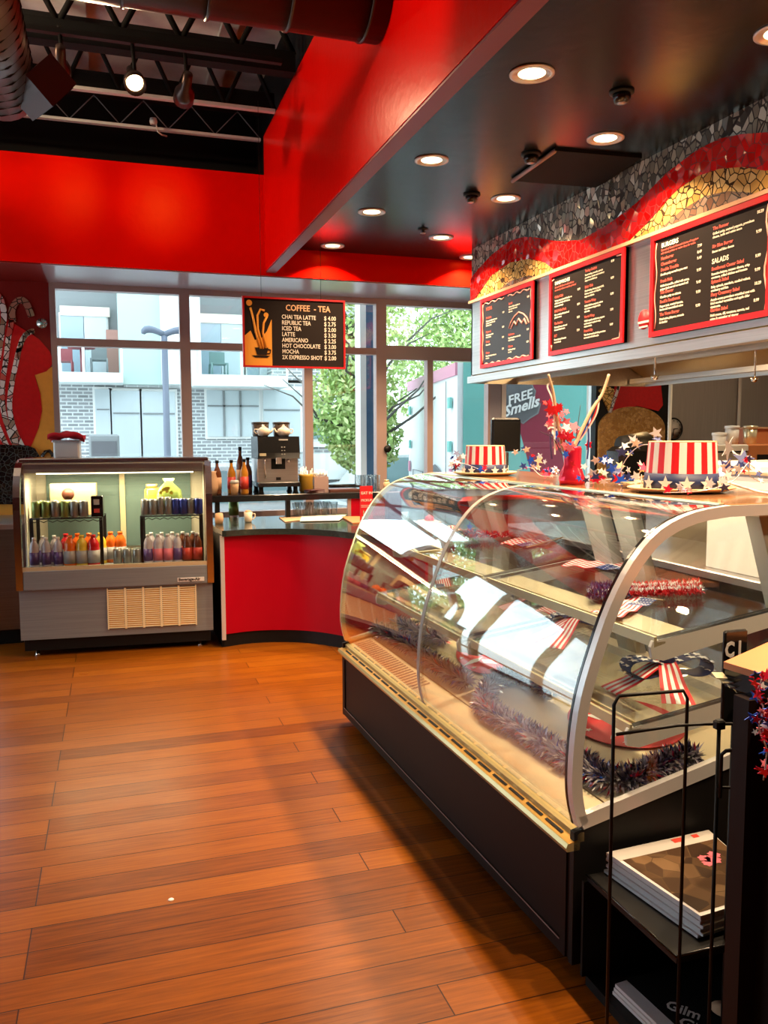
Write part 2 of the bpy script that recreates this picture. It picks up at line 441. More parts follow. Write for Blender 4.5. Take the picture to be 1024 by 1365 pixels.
# ------------------------------------------------------------------ mesh builder
class MB:
    def __init__(s):
        s.v = []; s.f = []; s.mi = []; s.cur = 0; s.sm = []; s.smooth = False

    def add(s, vs, fs):
        o = len(s.v)
        s.v += [tuple(p) for p in vs]
        for f in fs:
            s.f.append([o + i for i in f]); s.mi.append(s.cur); s.sm.append(s.smooth)
        return s

    def box(s, x0, x1, y0, y1, z0, z1):
        vs = [(x, y, z) for z in (z0, z1) for y in (y0, y1) for x in (x0, x1)]
        return s.add(vs, [(0, 2, 3, 1), (4, 5, 7, 6), (0, 1, 5, 4), (2, 6, 7, 3), (0, 4, 6, 2), (1, 3, 7, 5)])

    def bevbox(s, x0, x1, y0, y1, z0, z1, b=0.006):
        # box with chamfered vertical edges and top
        o = [(x0 + b, y0), (x1 - b, y0), (x1, y0 + b), (x1, y1 - b), (x1 - b, y1), (x0 + b, y1), (x0, y1 - b), (x0, y0 + b)]
        cx, cyy = (x0 + x1) / 2, (y0 + y1) / 2
        kx = 1 - 2 * b / max(x1 - x0, 1e-6); ky = 1 - 2 * b / max(y1 - y0, 1e-6)
        t = [(cx + (x - cx) * kx, cyy + (y - cyy) * ky) for x, y in o]
        vs = [(x, y, z0) for x, y in o] + [(x, y, z1 - b) for x, y in o] + [(x, y, z1) for x, y in t]
        n = 8
        fs = [tuple(reversed(range(n)))] + [(i, (i + 1) % n, n + (i + 1) % n, n + i) for i in range(n)]
        fs += [(n + i, n + (i + 1) % n, 2 * n + (i + 1) % n, 2 * n + i) for i in range(n)] + [tuple(range(2 * n, 3 * n))]
        return s.add(vs, fs)

    def prism(s, poly, off):
        # extrude a planar polygon (3D points) by vector off
        n = len(poly); off = Vector(off)
        vs = [Vector(p) for p in poly] + [Vector(p) + off for p in poly]
        fs = [tuple(range(n)), tuple(reversed(range(n, 2 * n)))] + [(i, i + n, (i + 1) % n + n, (i + 1) % n) for i in range(n)]
        return s.add(vs, fs)

    def tube(s, path, r, n=8, closed=False, cap=True):
        P = [Vector(p) for p in path]
        rs = r if isinstance(r, (list, tuple)) else [r] * len(P)
        rings = []
        ref = Vector((0, 0, 1))
        prev = None
        for i, p in enumerate(P):
            a = P[i - 1] if (i or closed) else p
            b = P[(i + 1) % len(P)] if (i < len(P) - 1 or closed) else p
            t = (b - a)
            if t.length < 1e-9: t = Vector((0, 0, 1))
            t.normalize()
            if prev is None:
                x = t.cross(ref)
                if x.length < 1e-3: x = t.cross(Vector((1, 0, 0)))
            else:
                x = prev - t * prev.dot(t)
            x.normalize(); prev = x
            y = t.cross(x)
            rings.append([p + (x * math.cos(2 * PI * k / n) + y * math.sin(2 * PI * k / n)) * rs[i] for k in range(n)])
        vs = [q for g in rings for q in g]
        m = len(P); fs = []
        for i in range(m if closed else m - 1):
            j = (i + 1) % m
            for k in range(n):
                l = (k + 1) % n
                fs.append((i * n + k, i * n + l, j * n + l, j * n + k))
        if not closed and cap:
            fs.append(tuple(reversed(range(n)))); fs.append(tuple(range((m - 1) * n, m * n)))
        old = s.smooth; s.smooth = True; s.add(vs, fs); s.smooth = old
        return s

    def lathe(s, prof, c=(0, 0, 0), n=20, sx=1.0, sy=1.0):
        vs = []; fs = []
        for r, z in prof:
            for k in range(n):
                a = 2 * PI * k / n
                vs.append((c[0] + r * math.cos(a) * sx, c[1] + r * math.sin(a) * sy, c[2] + z))
        for i in range(len(prof) - 1):
            for k in range(n):
                l = (k + 1) % n
                fs.append((i * n + k, i * n + l, (i + 1) * n + l, (i + 1) * n + k))
        if prof[0][0] > 1e-5: fs.append(tuple(reversed(range(n))))
        if prof[-1][0] > 1e-5: fs.append(tuple(range((len(prof) - 1) * n, len(prof) * n)))
        old = s.smooth; s.smooth = True; s.add(vs, fs); s.smooth = old
        return s

    def star(s, c, r, right=(1, 0, 0), up=(0, 0, 1), th=0.002, inner=0.42, rot=0.0, pts=5):
        right = Vector(right).normalized(); up = Vector(up).normalized(); nn = right.cross(up)
        c = Vector(c); poly = []
        for i in range(pts * 2):
            a = PI / 2 + rot + i * PI / pts
            q = r if i % 2 == 0 else r * inner
            poly.append(c + right * (math.cos(a) * q) + up * (math.sin(a) * q))
        return s.prism(poly, nn * th)

    def sweep(s, prof, u0, u1, f):
        # profile [(a,b)] extruded between u0 and u1 with f(a,b,u)->point, closed profile
        n = len(prof)
        vs = [f(a, b, u0) for a, b in prof] + [f(a, b, u1) for a, b in prof]
        fs = [(i, (i + 1) % n, n + (i + 1) % n, n + i) for i in range(n)] + [tuple(reversed(range(n))), tuple(range(n, 2 * n))]
        return s.add(vs, fs)

    def xf(s, m):
        s.v = [tuple(m @ Vector(p)) for p in s.v]
        return s


W = {}


def cap_matrix(parent):
    m = Matrix.Identity(4)
    o = parent
    while o is not None:
        if o in W: return W[o]
        o = o.parent
    return m


def obj(name, mb, mats, parent=None, world=False, smooth_angle=None):
    if not isinstance(mats, (list, tuple)): mats = [mats]
    me = bpy.data.meshes.new(name)
    v = mb.v
    if world and parent is not None:
        inv = cap_matrix(parent).inverted()
        v = [tuple(inv @ Vector(p)) for p in v]
    me.from_pydata(v, [], mb.f)
    for m in mats: me.materials.append(M[m] if isinstance(m, str) else m)
    me.polygons.foreach_set('material_index', mb.mi)
    me.polygons.foreach_set('use_smooth', mb.sm)
    me.update()
    import bmesh
    bm = bmesh.new(); bm.from_mesh(me)
    bmesh.ops.recalc_face_normals(bm, faces=bm.faces)
    bm.to_mesh(me); bm.free()
    o = bpy.data.objects.new(name, me)
    COL.objects.link(o)
    if parent is not None: o.parent = parent
    return o


def tag(o, label, cat, group=None, kind=None):
    o['label'] = label; o['category'] = cat
    if group: o['group'] = group
    if kind: o['kind'] = kind
    return o


def thing(name, label, cat, loc=(0, 0, 0), rz=0.0, group=None):
    o = bpy.data.objects.new(name, None)
    o.empty_display_size = 0.1
    COL.objects.link(o)
    o.location = loc; o.rotation_euler = (0, 0, rz)
    W[o] = Matrix.Translation(loc) @ Matrix.Rotation(rz, 4, 'Z')
    return tag(o, label, cat, group)


def struct(name, mb, m):
    o = obj(name, mb, m); o['kind'] = 'structure'
    return o


def dup(root, loc, rz=0.0, label=None, group=None):
    def cp_(o, par):
        c = o.copy(); COL.objects.link(c)
        if par is not None: c.parent = par
        for ch in [k for k in kids.get(o, [])]: cp_(ch, c)
        return c
    kids = {}
    for o in root.children_recursive: kids.setdefault(o.parent, []).append(o)
    r = cp_(root, None)
    r.location = loc; r.rotation_euler = (0, 0, rz)
    if label: r['label'] = label
    if group: r['group'] = group
    return r


def text_mb(mb, s, origin, right, up, size, depth=0.0015, align='LEFT', xs=1.0, shear=0.0, bold=0.0):
    cu = bpy.data.curves.new('t', 'FONT')
    cu.body = s; cu.size = size; cu.align_x = align; cu.extrude = depth / 2; cu.shear = shear; cu.offset = bold
    cu.resolution_u = 2
    o = bpy.data.objects.new('t', cu)
    COL.objects.link(o)
    dg = bpy.context.evaluated_depsgraph_get()
    me = o.evaluated_get(dg).to_mesh()
    right = Vector(right).normalized(); up = Vector(up).normalized(); nn = right.cross(up)
    origin = Vector(origin)
    vs = [origin + right * (v.co.x * xs) + up * v.co.y + nn * (v.co.z) for v in me.vertices]
    fs = [tuple(p.vertices) for p in me.polygons]
    mb.add(vs, fs)
    o.evaluated_get(dg).to_mesh_clear()
    bpy.data.objects.remove(o); bpy.data.curves.remove(cu)
    return mb


def area(name, loc, size, power, color, rot=(0, 0, 0), size_y=None, spread=None, shape='DISK'):
    l = bpy.data.lights.new(name, 'AREA')
    l.shape = shape; l.size = size
    if size_y: l.size_y = size_y
    l.energy = power; l.color = color
    if spread: l.spread = spread
    o = bpy.data.objects.new(name, l); COL.objects.link(o)
    o.location = loc; o.rotation_euler = rot
    return o


def spot(name, loc, target, power, color, angle=1.0, blend=0.5, r=0.04):
    l = bpy.data.lights.new(name, 'SPOT')
    l.energy = power; l.color = color; l.spot_size = angle; l.spot_blend = blend; l.shadow_soft_size = r
    o = bpy.data.objects.new(name, l); COL.objects.link(o)
    o.location = loc
    o.rotation_euler = (Vector(target) - Vector(loc)).to_track_quat('-Z', 'Y').to_euler()
    return o


# ================================================================== STRUCTURE
XL, XR, YN = -4.6, 7.2, -3.4
struct('floor', MB().box(XL, XR, YN, YW, -0.1, 0), 'floor')

# window wall, with openings (X ranges on plane YW)
wx = dict(a=-0.45, m1=0.635, m2=1.735, m3=2.50, door_mid=2.975, door_end=3.62, w4=3.72, w4e=4.86)
mb = MB()
mb.box(-1.05, -0.47, YW, YW + 0.25, 0, 2.9); mb.box(XL, -4.3, YW, YW + 0.25, 0, 2.9); mb.box(-4.3, -1.05, YW, YW + 0.25, 2.15, 2.9)
struct('wall_back_mural', mb, 'dark_red')
struct('wall_back_right', MB().box(4.9, XR, YW, YW + 0.25, 0, 3.13), 'wall_grey')
struct('wall_back_header', MB().box(XL, XR, YW - 0.0, YW + 0.25, 2.9, ZR), 'black_matte')
# sill under the windows
struct('wall_back_sill', MB().box(-0.47, 2.45, YW, YW + 0.2, 0, 0.85), 'frame')
struct('wall_back_sill_kitchen', MB().box(3.62, 4.9, YW, YW + 0.2, 0, 1.0), 'frame')

# left wall with tall windows (outside the picture)
mb = MB()
mb.box(XL - 0.2, XL, YN, YW, 0, 0.6); mb.box(XL - 0.2, XL, YN, YW, 2.75, ZR)
for a_, b_ in ((YN, 3.4), (5.2, 5.6), (7.2, YW)):
    mb.box(XL - 0.2, XL, a_, b_, 0.6, 2.75)
struct('wall_left', mb, 'dark_red')
mb = MB()
mb.box(XL, XR, YN - 0.2, YN, 0, 0.3); mb.box(XL, XR, YN - 0.2, YN, 2.75, ZR)
mb.box(XL, XR, YN - 0.2, YN, 0.3, 2.75)
struct('wall_front', mb, 'dark_red')
struct('wall_right', MB().box(XR, XR + 0.2, YN, YW + 0.25, 0, ZR), 'wall_grey')

# roof deck + lowered ceiling
struct('ceiling_deck', MB().box(XL, XB1, YN, YW + 0.2, ZR, ZR + 0.1), 'deck')
struct('ceiling', MB().box(XB1, XR, YN, YW, ZC, ZC + 0.08), 'ceil_dark')
# soffit above the windows
mb = MB()
mb.box(XL, XB0, YS, YW, 2.905, 3.70)
mb.box(XB0, XR, YS, YW, 2.905, ZC)
struct('trim_1', mb, 'red_paint')
struct('trim_2', MB().box(-0.47, 4.9, YS + 0.012, YW - 0.002, 2.895, 2.905), 'soffit_under')
struct('trim_3', MB().box(XL, -0.47, YS + 0.012, YW - 0.002, 2.895, 2.905), 'dark_red')
# red beam
struct('trim_4', MB().box(XB0, XB1, YN, YS, 2.94, 4.0), 'red_paint')
struct('trim_5', MB().box(XB0 + 0.004, XB1 - 0.002, YN, YS - 0.004, 2.928, 2.94), 'beam_under')
struct('wall_above_beam', MB().box(XB1 - 0.01, XB1 + 0.03, YN, YW, ZC + 0.08, ZR), 'black_matte')


# windows: frame parts + glass
def window(name, x0, x1, z0, z1, bars_z=(), bars_x=(), fw=0.055, m='frame', d0=-0.03, d1=0.07, left=None, right=None, top=None):
    mb = MB()
    lw = left if left is not None else fw; rw = right if right is not None else fw; tw = top if top is not None else fw
    y0, y1 = YW + d0, YW + d1
    mb.box(x0, x0 + lw, y0, y1, z0, z1); mb.box(x1 - rw, x1, y0, y1, z0, z1)
    mb.box(x0 + lw, x1 - rw, y0, y1, z0, z0 + fw); mb.box(x0 + lw, x1 - rw, y0, y1, z1 - tw, z1)
    for a, b in bars_z: mb.box(x0 + lw, x1 - rw, y0 + 0.005, y1, a, b)
    for a, b in bars_x: mb.box(a, b, y0 + 0.005, y1, z0 + fw, bars_z[0][0] if bars_z and bars_z[0][0] > 1 else z1 - fw)
    o = struct(name, mb, m)
    obj('pane', MB().box(x0 + 0.01, x1 - 0.01, YW + 0.02, YW + 0.026, z0 + 0.01, z1 - 0.01), 'pane', o)
    return o


window('window_1', -0.465, 0.645, 0.85, 2.9, bars_z=[(2.37, 2.435)], left=0.045, right=0.045)
window('window_2', 0.645, 1.76, 0.85, 2.9, bars_z=[(2.37, 2.435)], left=0.045, right=0.04)
window('window_3', 1.76, 2.515, 0.85, 2.9, bars_z=[(2.37, 2.43)], left=0.04, right=0.09)
window('door_1', 2.515, 3.62, 0.02, 2.9, bars_z=[(2.33, 2.46)], bars_x=[(2.95, 3.01)], fw=0.05, left=0.012, right=0.02, top=0.06)
window('window_4', 3.62, 4.9, 1.0, 2.9, bars_z=[(2.37, 2.43)], fw=0.045, m='frame_lav', left=0.13, right=0.05)
window('window_5', -4.3, -1.05, 0.0, 2.15, bars_z=[(0.30, 0.36)], bars_x=[(-3.55, -3.45), (-2.62, -2.50), (-1.72, -1.62)], fw=0.07)
struct('trim_6', MB().box(3.745, 3.80, YW - 0.03, YW + 0.05, 1.0, 2.9), 'white')
struct('trim_7', MB().box(4.80, 4.86, YW - 0.035, YW + 0.05, 1.0, 2.9), 'white')
mb = MB(); mb.lathe([(0.035, -0.01), (0.035, 0.01)], (0, 0, 0), 16)
mb.xf(Matrix.Translation((2.53, YW - 0.045, 1.47)) @ Matrix.Rotation(PI / 2, 4, 'X'))
hd = obj('door_handle', mb, 'black', bpy.data.objects['door_1'])

# ================================================================== OUTSIDE
mbg = MB().box(-14, 20, YW + 0.25, 30, -0.25, -0.12)
tag(obj('street', mbg, 'concrete'), 'pale street and pavement outside the windows', 'street')
bpy.data.objects['street']['kind'] = 'structure'
YB = 17.0


def pxbox(mb, x0, y0, x1, y1, Y, th):
    a = aty(x0, y1, Y); b = aty(x1, y0, Y)
    return mb.box(a.x, b.x, Y, Y + th, a.z, b.z)


bld = thing('apartment_building', 'grey brick and white apartment building across the street with balconies', 'building', (1, YB + 1, -0.12))
def bpart(name, rects, m, Y=YB, th=0.3):
    mb = MB()
    for r in rects: pxbox(mb, r[0], r[1], r[2], r[3], Y, th)
    return obj(name, mb, m, bld, world=True)
a = aty(-60, 520, YB); b = aty(560, 200, YB); c0 = aty(100, 700, YB)
mb = MB(); mb.box(a.x, aty(478, 500, YB).x, YB, YB + 3, -0.12, aty(100, 506, YB).z)
obj('brick_ground_storey', mb, 'brick', bld, world=True)
mb = MB(); mb.box(a.x, aty(430, 500, YB).x, YB + 0.8, YB + 3, aty(100, 506, YB).z, 9.0)
obj('upper_wall', mb, 'stucco_grey', bld, world=True)
bpart('stair_tower', [(160, 300, 216, 512)], 'stucco_mint', YB - 0.25, 1.2)
bpart('stair_tower', [(216, 300, 264, 512)], 'stucco', YB - 0.35, 1.3)
bpart('brick_upper_wall', [(362, 300, 474, 506)], 'brick', YB + 0.2, 0.6)
bpart('balcony_slab', [(40, 497, 164, 508)], 'stucco', YB - 0.9, 1.8)
bpart('balcony_slab', [(258, 501, 384, 514)], 'stucco', YB - 0.9, 1.8)
bpart('brick_panel', [(143, 440, 160, 498)], 'patio_brick', YB + 0.5, 0.3)
for r in [(83, 421, 142, 497), (268, 430, 322, 500), (330, 432, 360, 500)]:
    w_ = bpart('balcony_door', [(r[0] - 2, r[1] - 2, r[2] + 2, r[3])], 'white', YB + 0.72, 0.06)
    mb = MB(); pxbox(mb, r[0], r[1], (r[0] + r[2]) / 2 - 1, r[3], YB + 0.68, 0.04); obj('pane', mb, 'bld_glass', w_, world=True)
    mb = MB(); pxbox(mb, (r[0] + r[2]) / 2 + 1, r[1], r[2], r[3], YB + 0.68, 0.04); obj('pane', mb, 'bld_glass_lt', w_, world=True)
bpart('roller_blind', [(80, 410, 146, 420)], 'cream', YB + 0.66, 0.05)
bpart('roller_blind', [(266, 420, 326, 430)], 'cream', YB + 0.66, 0.05)
for r, g in [((129, 519, 146, 600), 'bld_glass_lt'), ((151, 521, 186, 611), 'bld_glass_lt'), ((191, 522, 233, 611), 'bld_glass_lt'), ((277, 521, 345, 582), 'bld_glass_lt'), ((352, 520, 400, 600), 'bld_glass_lt'), ((414, 537, 440, 585), 'bld_blind'), ((443, 538, 455, 585), 'bld_glass')]:
    w_ = bpart('window', [(r[0] - 3, r[1] - 3, r[2] + 3, r[3] + 3)], 'white', YB - 0.06, 0.08)
    mb = MB(); pxbox(mb, r[0], r[1], r[2], r[3], YB - 0.09, 0.03); obj('pane', mb, g, w_, world=True)
    mb = MB(); ym = r[1] + (r[3] - r[1]) * 0.33; pxbox(mb, r[0], ym - .8, r[2], ym + .8, YB - 0.11, 0.02)
    if r[2] - r[0] > 60:
        for xx in (r[0] + 22, r[0] + 44): pxbox(mb, xx - .8, r[1], xx + .8, r[3], YB - 0.11, 0.02)
    obj('muntin', mb, 'stucco_grey', w_, world=True)
bpart('window_surround', [(405, 524, 475, 536), (405, 588, 475, 596), (456, 536, 475, 588)], 'stucco', YB - 0.12, 0.1)
bpart('lower_wall_band', [(405, 604, 520, 640)], 'stucco', YB - 0.3, 0.3)
bpart('lintel_band', [(165, 508, 258, 516)], 'brick_lt', YB - 0.05, 0.06)
for (x0, x1, yt, yb, posts) in [(79, 163, 455, 497, (79, 111, 162)), (262, 384, 461, 501, (267, 322, 383))]:
    mb = MB(); pxbox(mb, x0, yt - 1, x1, yt + 1, YB - 0.88, 0.04)
    for p in posts: pxbox(mb, p - 1, yt, p + 1, yb, YB - 0.88, 0.04)
    rl = obj('balcony_railing', mb, 'white', bld, world=True)
    mb = MB(); pxbox(mb, x0, yt + 1, x1, yb, YB - 0.86, 0.01); obj('glass_panel', mb, 'pane', rl, world=True)


def patio_chair(px0, px1, y0, y1, m, label):
    Y = YB - 0.3
    a = aty(px0, y1, Y); b = aty(px1, y0, Y)
    w = b.x - a.x; h = b.z - a.z
    t = thing('patio_chair', label, 'chair', (a.x, Y, a.z))
    mb = MB()
    for x in (0, w):
        for y in (0, 0.45): mb.tube([(x, y, 0), (x, y, h * 0.5)], 0.02, 6)
    obj('leg', mb, m, t)
    obj('seat', MB().box(0, w, 0, 0.45, h * 0.45, h * 0.5), m, t)
    obj('backrest', MB().box(0, w, 0.42, 0.46, h * 0.5, h), m, t)


patio_chair(78, 95, 462, 497, 'patio_red', 'red metal patio chair left of the table on the left balcony')
patio_chair(122, 142, 458, 497, 'stucco_grey', 'grey metal patio chair right of the table on the left balcony')
patio_chair(283, 303, 467, 500, 'bld_blind', 'dark slatted chair on the right balcony across the street')
Y = YB - 0.35
a = aty(97, 497, Y); b = aty(121, 463, Y)
t = thing('patio_table', 'small red table on the left balcony across the street', 'table', ((a.x + b.x) / 2, Y, a.z))
obj('table_top', MB().lathe([(0.24, b.z - a.z - 0.03), (0.24, b.z - a.z)]), 'patio_red', t)
obj('leg', MB().lathe([(0.03, 0), (0.03, b.z - a.z - 0.03)]), 'patio_red', t)

# street lamp
Y = 14.5
base = aty(222, 612, Y); top = aty(219, 446, Y)
t = thing('street_lamp', 'dark double-armed street lamp standing before the brick building', 'street lamp', (top.x, Y, -0.12))
obj('pole', MB().lathe([(0.09, 0), (0.06, 0.3), (0.05, top.z + 0.1)]), 'lamp_grey', t)
for s in (-1, 1):
    pts = [(0, 0, top.z + 0.12)] + [(s * 0.34 * math.sin(k / 6 * PI / 2), 0, top.z + 0.12 + 0.08 * math.sin(k / 6 * PI)) for k in range(1, 7)]
    ar = obj('lamp_arm', MB().tube(pts, [0.05, 0.05, 0.055, 0.06, 0.06, 0.05, 0.03], 8), 'lamp_grey', t)
# dark utility box
a = aty(120, 640, 15.5); b = aty(159, 579, 15.5)
t = thing('utility_cabinet', 'dark grey cabinet at the foot of the brick building, behind the drinks fridge', 'cabinet', (a.x, 15.5, -0.12))
obj('body', MB().bevbox(0, b.x - a.x, 0, 0.6, 0, b.z + 0.12, 0.03), 'stucco_grey', t)
obj('door', MB().box(0.05, b.x - a.x - 0.05, -0.02, 0.0, 0.1, b.z), 'truck_grey', t)
obj('sign_plate', MB().box(0.06, 0.28, -0.03, -0.02, b.z - 0.45, b.z - 0.38), 'white', t)
# pillar outside
a = aty(481, 650, 9.2); b = aty(498, 395, 9.2)
t = thing('porch_pillar', 'narrow navy and white pillar just outside the third window', 'pillar', (a.x, 9.2, -0.12))
obj('shaft', MB().box(0.07, b.x - a.x, 0, 0.2, 0, 3.4), 'navy_pillar', t)
obj('white_edge', MB().box(0.0, 0.07, -0.01, 0.2, 0, 3.4), 'white', t)


def leaves(mb, cx, cyy, cz, rx, ry, rz, n, s):
    for i in range(n):
        while True:
            p = Vector((random.uniform(-1, 1), random.uniform(-1, 1), random.uniform(-1, 1)))
            if p.length < 1: break
        p = Vector((cx + p.x * rx, cyy + p.y * ry, cz + p.z * rz))
        a = Vector((random.gauss(0, 1), random.gauss(0, 1), random.gauss(0, 1))).normalized()
        b = a.orthogonal().normalized()
        b = (Matrix.Rotation(random.uniform(0, PI * 2), 3, a) @ b)
        c = a.cross(b); k = s * random.uniform(0.6, 1.3)
        mb.add([p - b * k, p - c * k * 0.5, p + b * k, p + c * k * 0.5], [(0, 1, 2, 3)])


def tree(label, x, y, h, blobs, n, s, seed):
    random.seed(seed)
    t = thing('street_tree', label, 'tree', (x, y, -0.12), group=None)
    mb = MB()
    mb.tube([(0, 0, 0), (0.05, 0, h * 0.3), (-0.03, 0.05, h * 0.6), (0.05, 0, h)], [0.11, 0.09, 0.06, 0.02], 8)
    for i in range(26):
        z0 = h * random.uniform(0.2, 0.85); a = random.uniform(0, 2 * PI); L = random.uniform(0.8, 2.0)
        p = [(0, 0, z0)]
        for k in range(1, 5):
            p.append((math.cos(a) * L * k / 4 + random.uniform(-.08, .08), math.sin(a) * L * k / 4, z0 + L * 0.65 * (k / 4) + random.uniform(-.06, .1)))
        mb.tube(p, [0.035, 0.028, 0.02, 0.013, 0.005], 5)
    obj('trunk', mb, 'bark', t)
    for m, fr in (('leaf', 0.55), ('leaf2', 0.45)):
        mb = MB()
        for (bx, by, bz, rx, ry, rz) in blobs: leaves(mb, bx, by, bz, rx, ry, rz, int(n * fr / len(blobs)), s)
        obj('foliage', mb, m, t)
    return t


tree('leafy green street tree seen through the third window', 3.62, 12.4, 4.6, [(0.05, 0, 3.3, .80, .8, 1.2), (-0.1, 0, 2.2, 0.72, 0.7, 0.8), (0.3, 0, 4.5, 1.0, .8, .9), (0.1, 0, 1.7, 0.6, 0.6, 0.6)], 11000, 0.055, 3)
tree('leafy green street tree behind the delivery truck', 8.3, 16.3, 6.2, [(0, 0, 4.4, 2.4, 1.3, 1.5), (-1.4, 0, 3.0, 1.4, 1, 1.5), (1.6, 0, 3.8, 1.6, 1, 1.7), (-1.2, 0, 5.4, 1.8, 1, 1.2)], 34000, 0.055, 5)
random.seed(11)


def car(label, x0, x1, y, h, m):
    t = thing('parked_car', label, 'car', (x0, y, -0.12))
    L = x1 - x0
    prof = [(0, 0.25), (0, 0.62), (0.08, 0.72), (0.20, 0.78), (0.32, h), (0.62, h + 0.02), (0.82, 0.80), (0.97, 0.70), (1.0, 0.55), (1.0, 0.25)]
    mb = MB(); mb.sweep([(p[0] * L, p[1]) for p in prof], 0, 1.7, lambda a, b, u: (a, u, b)); obj('body', mb, m, t)
    mb = MB(); mb.prism([(0.235 * L, -0.01, 0.82), (0.33 * L, -0.01, h - 0.05), (0.61 * L, -0.01, h - 0.04), (0.76 * L, -0.01, 0.82)], (0, 0.03, 0))
    mb.prism([(0.635 * L, 0.15, h - 0.0), (0.635 * L, 1.55, h), (0.81 * L, 1.55, 0.83), (0.81 * L, 0.15, 0.83)], (0.012, 0, 0.012))
    obj('window_glass', mb, 'car_glass', t)
    for k in (0.18, 0.80):
        for yy in (0.0, 1.5):
            mb = MB().lathe([(0.30, 0), (0.30, 0.2)], n=20); mb.xf(Matrix.Translation((k * L, yy + 0.2, 0.3)) @ Matrix.Rotation(PI / 2, 4, 'X')); obj('wheel', mb, 'black', t)


a = aty(395, 625, 11.2); b = aty(490, 625, 11.2)
car('silver parked car seen low through the third window', a.x - 3.0, b.x + 0.1, 11.2, 1.30, 'silver_car')
a = aty(505, 620, 13.4)
car('dark-glassed silver car parked behind the delivery truck', a.x - 0.6, a.x + 3.2, 14.9, 1.35, 'silver_car')

# delivery truck
FD = CM.col[1]
def atd(px, py, d):
    return CAM + ray(px, py) * d
C1 = atd(610, 483, 10.6); L1 = atd(545, 511, 14.6)
zt = C1.z
C1 = Vector((C1.x, C1.y, 0)); L1 = Vector((L1.x, L1.y, 0))
rd = (L1 - C1); sd = Vector((3.6, -0.55, 0))
t = thing('delivery_truck', 'white and teal box truck parked outside the glass door', 'truck', (C1.x, C1.y, -0.12))
zb = 0.75
mb = MB(); mb.prism([C1 + Vector((0, 0, zb)), L1 + Vector((0, 0, zb)), L1 + sd + Vector((0, 0, zb)), C1 + sd + Vector((0, 0, zb))], (0, 0, zt - zb))
body = obj('box_body', mb, 'truck_white', t, world=True)
mb = MB(); k = rd.normalized(); out = Vector((-k.y, k.x, 0)).normalized()
if out.x > 0: out = -out
mb.prism([C1 + out * 0.03 + Vector((0, 0, zt - 0.16)), L1 + out * 0.03 + Vector((0, 0, zt - 0.16)), L1 + out * 0.03 + Vector((0, 0, zt)), C1 + out * 0.03 + Vector((0, 0, zt))], -out * 0.03)
obj('top_rail', mb, 'truck_pink', t, world=True)
def rear(u, z): return C1 + rd * u + out * 0.02 + Vector((0, 0, z))
for u in (0.08, 0.92):
    for z in (zt - 0.5, 1.45):
        mb = MB(); mb.prism([rear(u - .02, z - .07), rear(u + .02, z - .07), rear(u + .02, z + .07), rear(u - .02, z + .07)], out * 0.03); obj('hinge', mb, 'truck_teal', t, world=True)
mb = MB(); mb.prism([rear(.495, zb + .1), rear(.505, zb + .1), rear(.505, zt - .2), rear(.495, zt - .2)], out * 0.01); mb.prism([rear(.15, zb + .1), rear(.155, zb + .1), rear(.155, zt - .2), rear(.15, zt - .2)], out * 0.01)
obj('door_seam', mb, 'stucco_grey', t, world=True)
for u in (0.07, 0.94):
    mb = MB(); mb.prism([rear(u - .015, .98), rear(u + .015, .98), rear(u + .015, 1.16), rear(u - .015, 1.16)], out * 0.02); obj('tail_light', mb, 'truck_pink', t, world=True)
mb = MB()
for (u0, u1, z0, z1) in [(.2, .5, .82, .84), (.2, .5, 1.02, 1.04), (.2, .21, .82, 1.04), (.49, .5, .82, 1.04), (.6, .85, .82, .84), (.6, .85, 1.02, 1.03), (.6, .61, .82, 1.02), (.84, .85, .82, 1.02)]:
    mb.prism([rear(u0, z0), rear(u1, z0), rear(u1, z1), rear(u0, z1)], out * 0.01)
mb.prism([rear(.18, 1.04), rear(.52, 1.04), rear(.35, 1.18)], out * 0.01)
obj('rear_decal', mb, 'truck_grey', t, world=True)
so = Vector((sd.y, -sd.x, 0)).normalized()
if so.y > 0: so = -so
def side(u, z, e=0.01): return C1 + sd * u + so * e + Vector((0, 0, z))
def sideat(px, py): return atp(px, py, side(0, 0, 0.02), so)
mu = (sideat(738, 560) - C1).dot(sd) / sd.dot(sd)
mb = MB(); mb.prism([side(0.02, zb), side(0.30, zb), side(0.16, zt), side(0.02, zt)], so * 0.005); mb.prism([side(mu + .06, zb + .1), side(1.0, zb + .1), side(1.0, zt), side(mu - .02, zt)], so * 0.005); obj('teal_panel', mb, 'truck_teal', t, world=True)
mb = MB(); mb.prism([side(0.30, zb), side(mu + .06, zb + .1), side(mu - .02, zt), side(0.16, zt)], so * 0.005); obj('maroon_panel', mb, 'truck_maroon', t, world=True)
# badge on the side (shield outline traced on the side plane)
def sideat(px, py): return atp(px, py, side(0, 0, 0.02), so)
pl = [(667, 512), (708, 512), (710, 518), (713, 522), (711, 530), (719, 538), (716, 550), (706, 556), (697, 563), (686, 556), (676, 556), (668, 548)]
mb = MB(); mb.prism([sideat(691 + (p[0] - 691) * 1.08, 534 + (p[1] - 534) * 1.08) for p in pl], so * 0.005); obj('badge_outline', mb, 'stucco_grey', t, world=True)
mb = MB(); mb.prism([sideat(*p) for p in pl], so * 0.01); bd = obj('shield_badge', mb, 'truck_grey', t, world=True)
mb = MB()
o1 = sideat(672, 538) + so * 0.02
ax = (sideat(700, 529) - sideat(672, 538)).normalized(); 
text_mb(mb, 'FREE', sideat(677, 540) + so * 0.02, ax, Vector((0, 0, 1)), 0.165, 0.01, bold=0.003)
text_mb(mb, 'Smells', sideat(671, 556) + so * 0.02, ax, Vector((0, 0, 1)), 0.195, 0.01, bold=0.005, shear=0.2)
obj('badge_lettering', mb, 'white', bd, world=True)
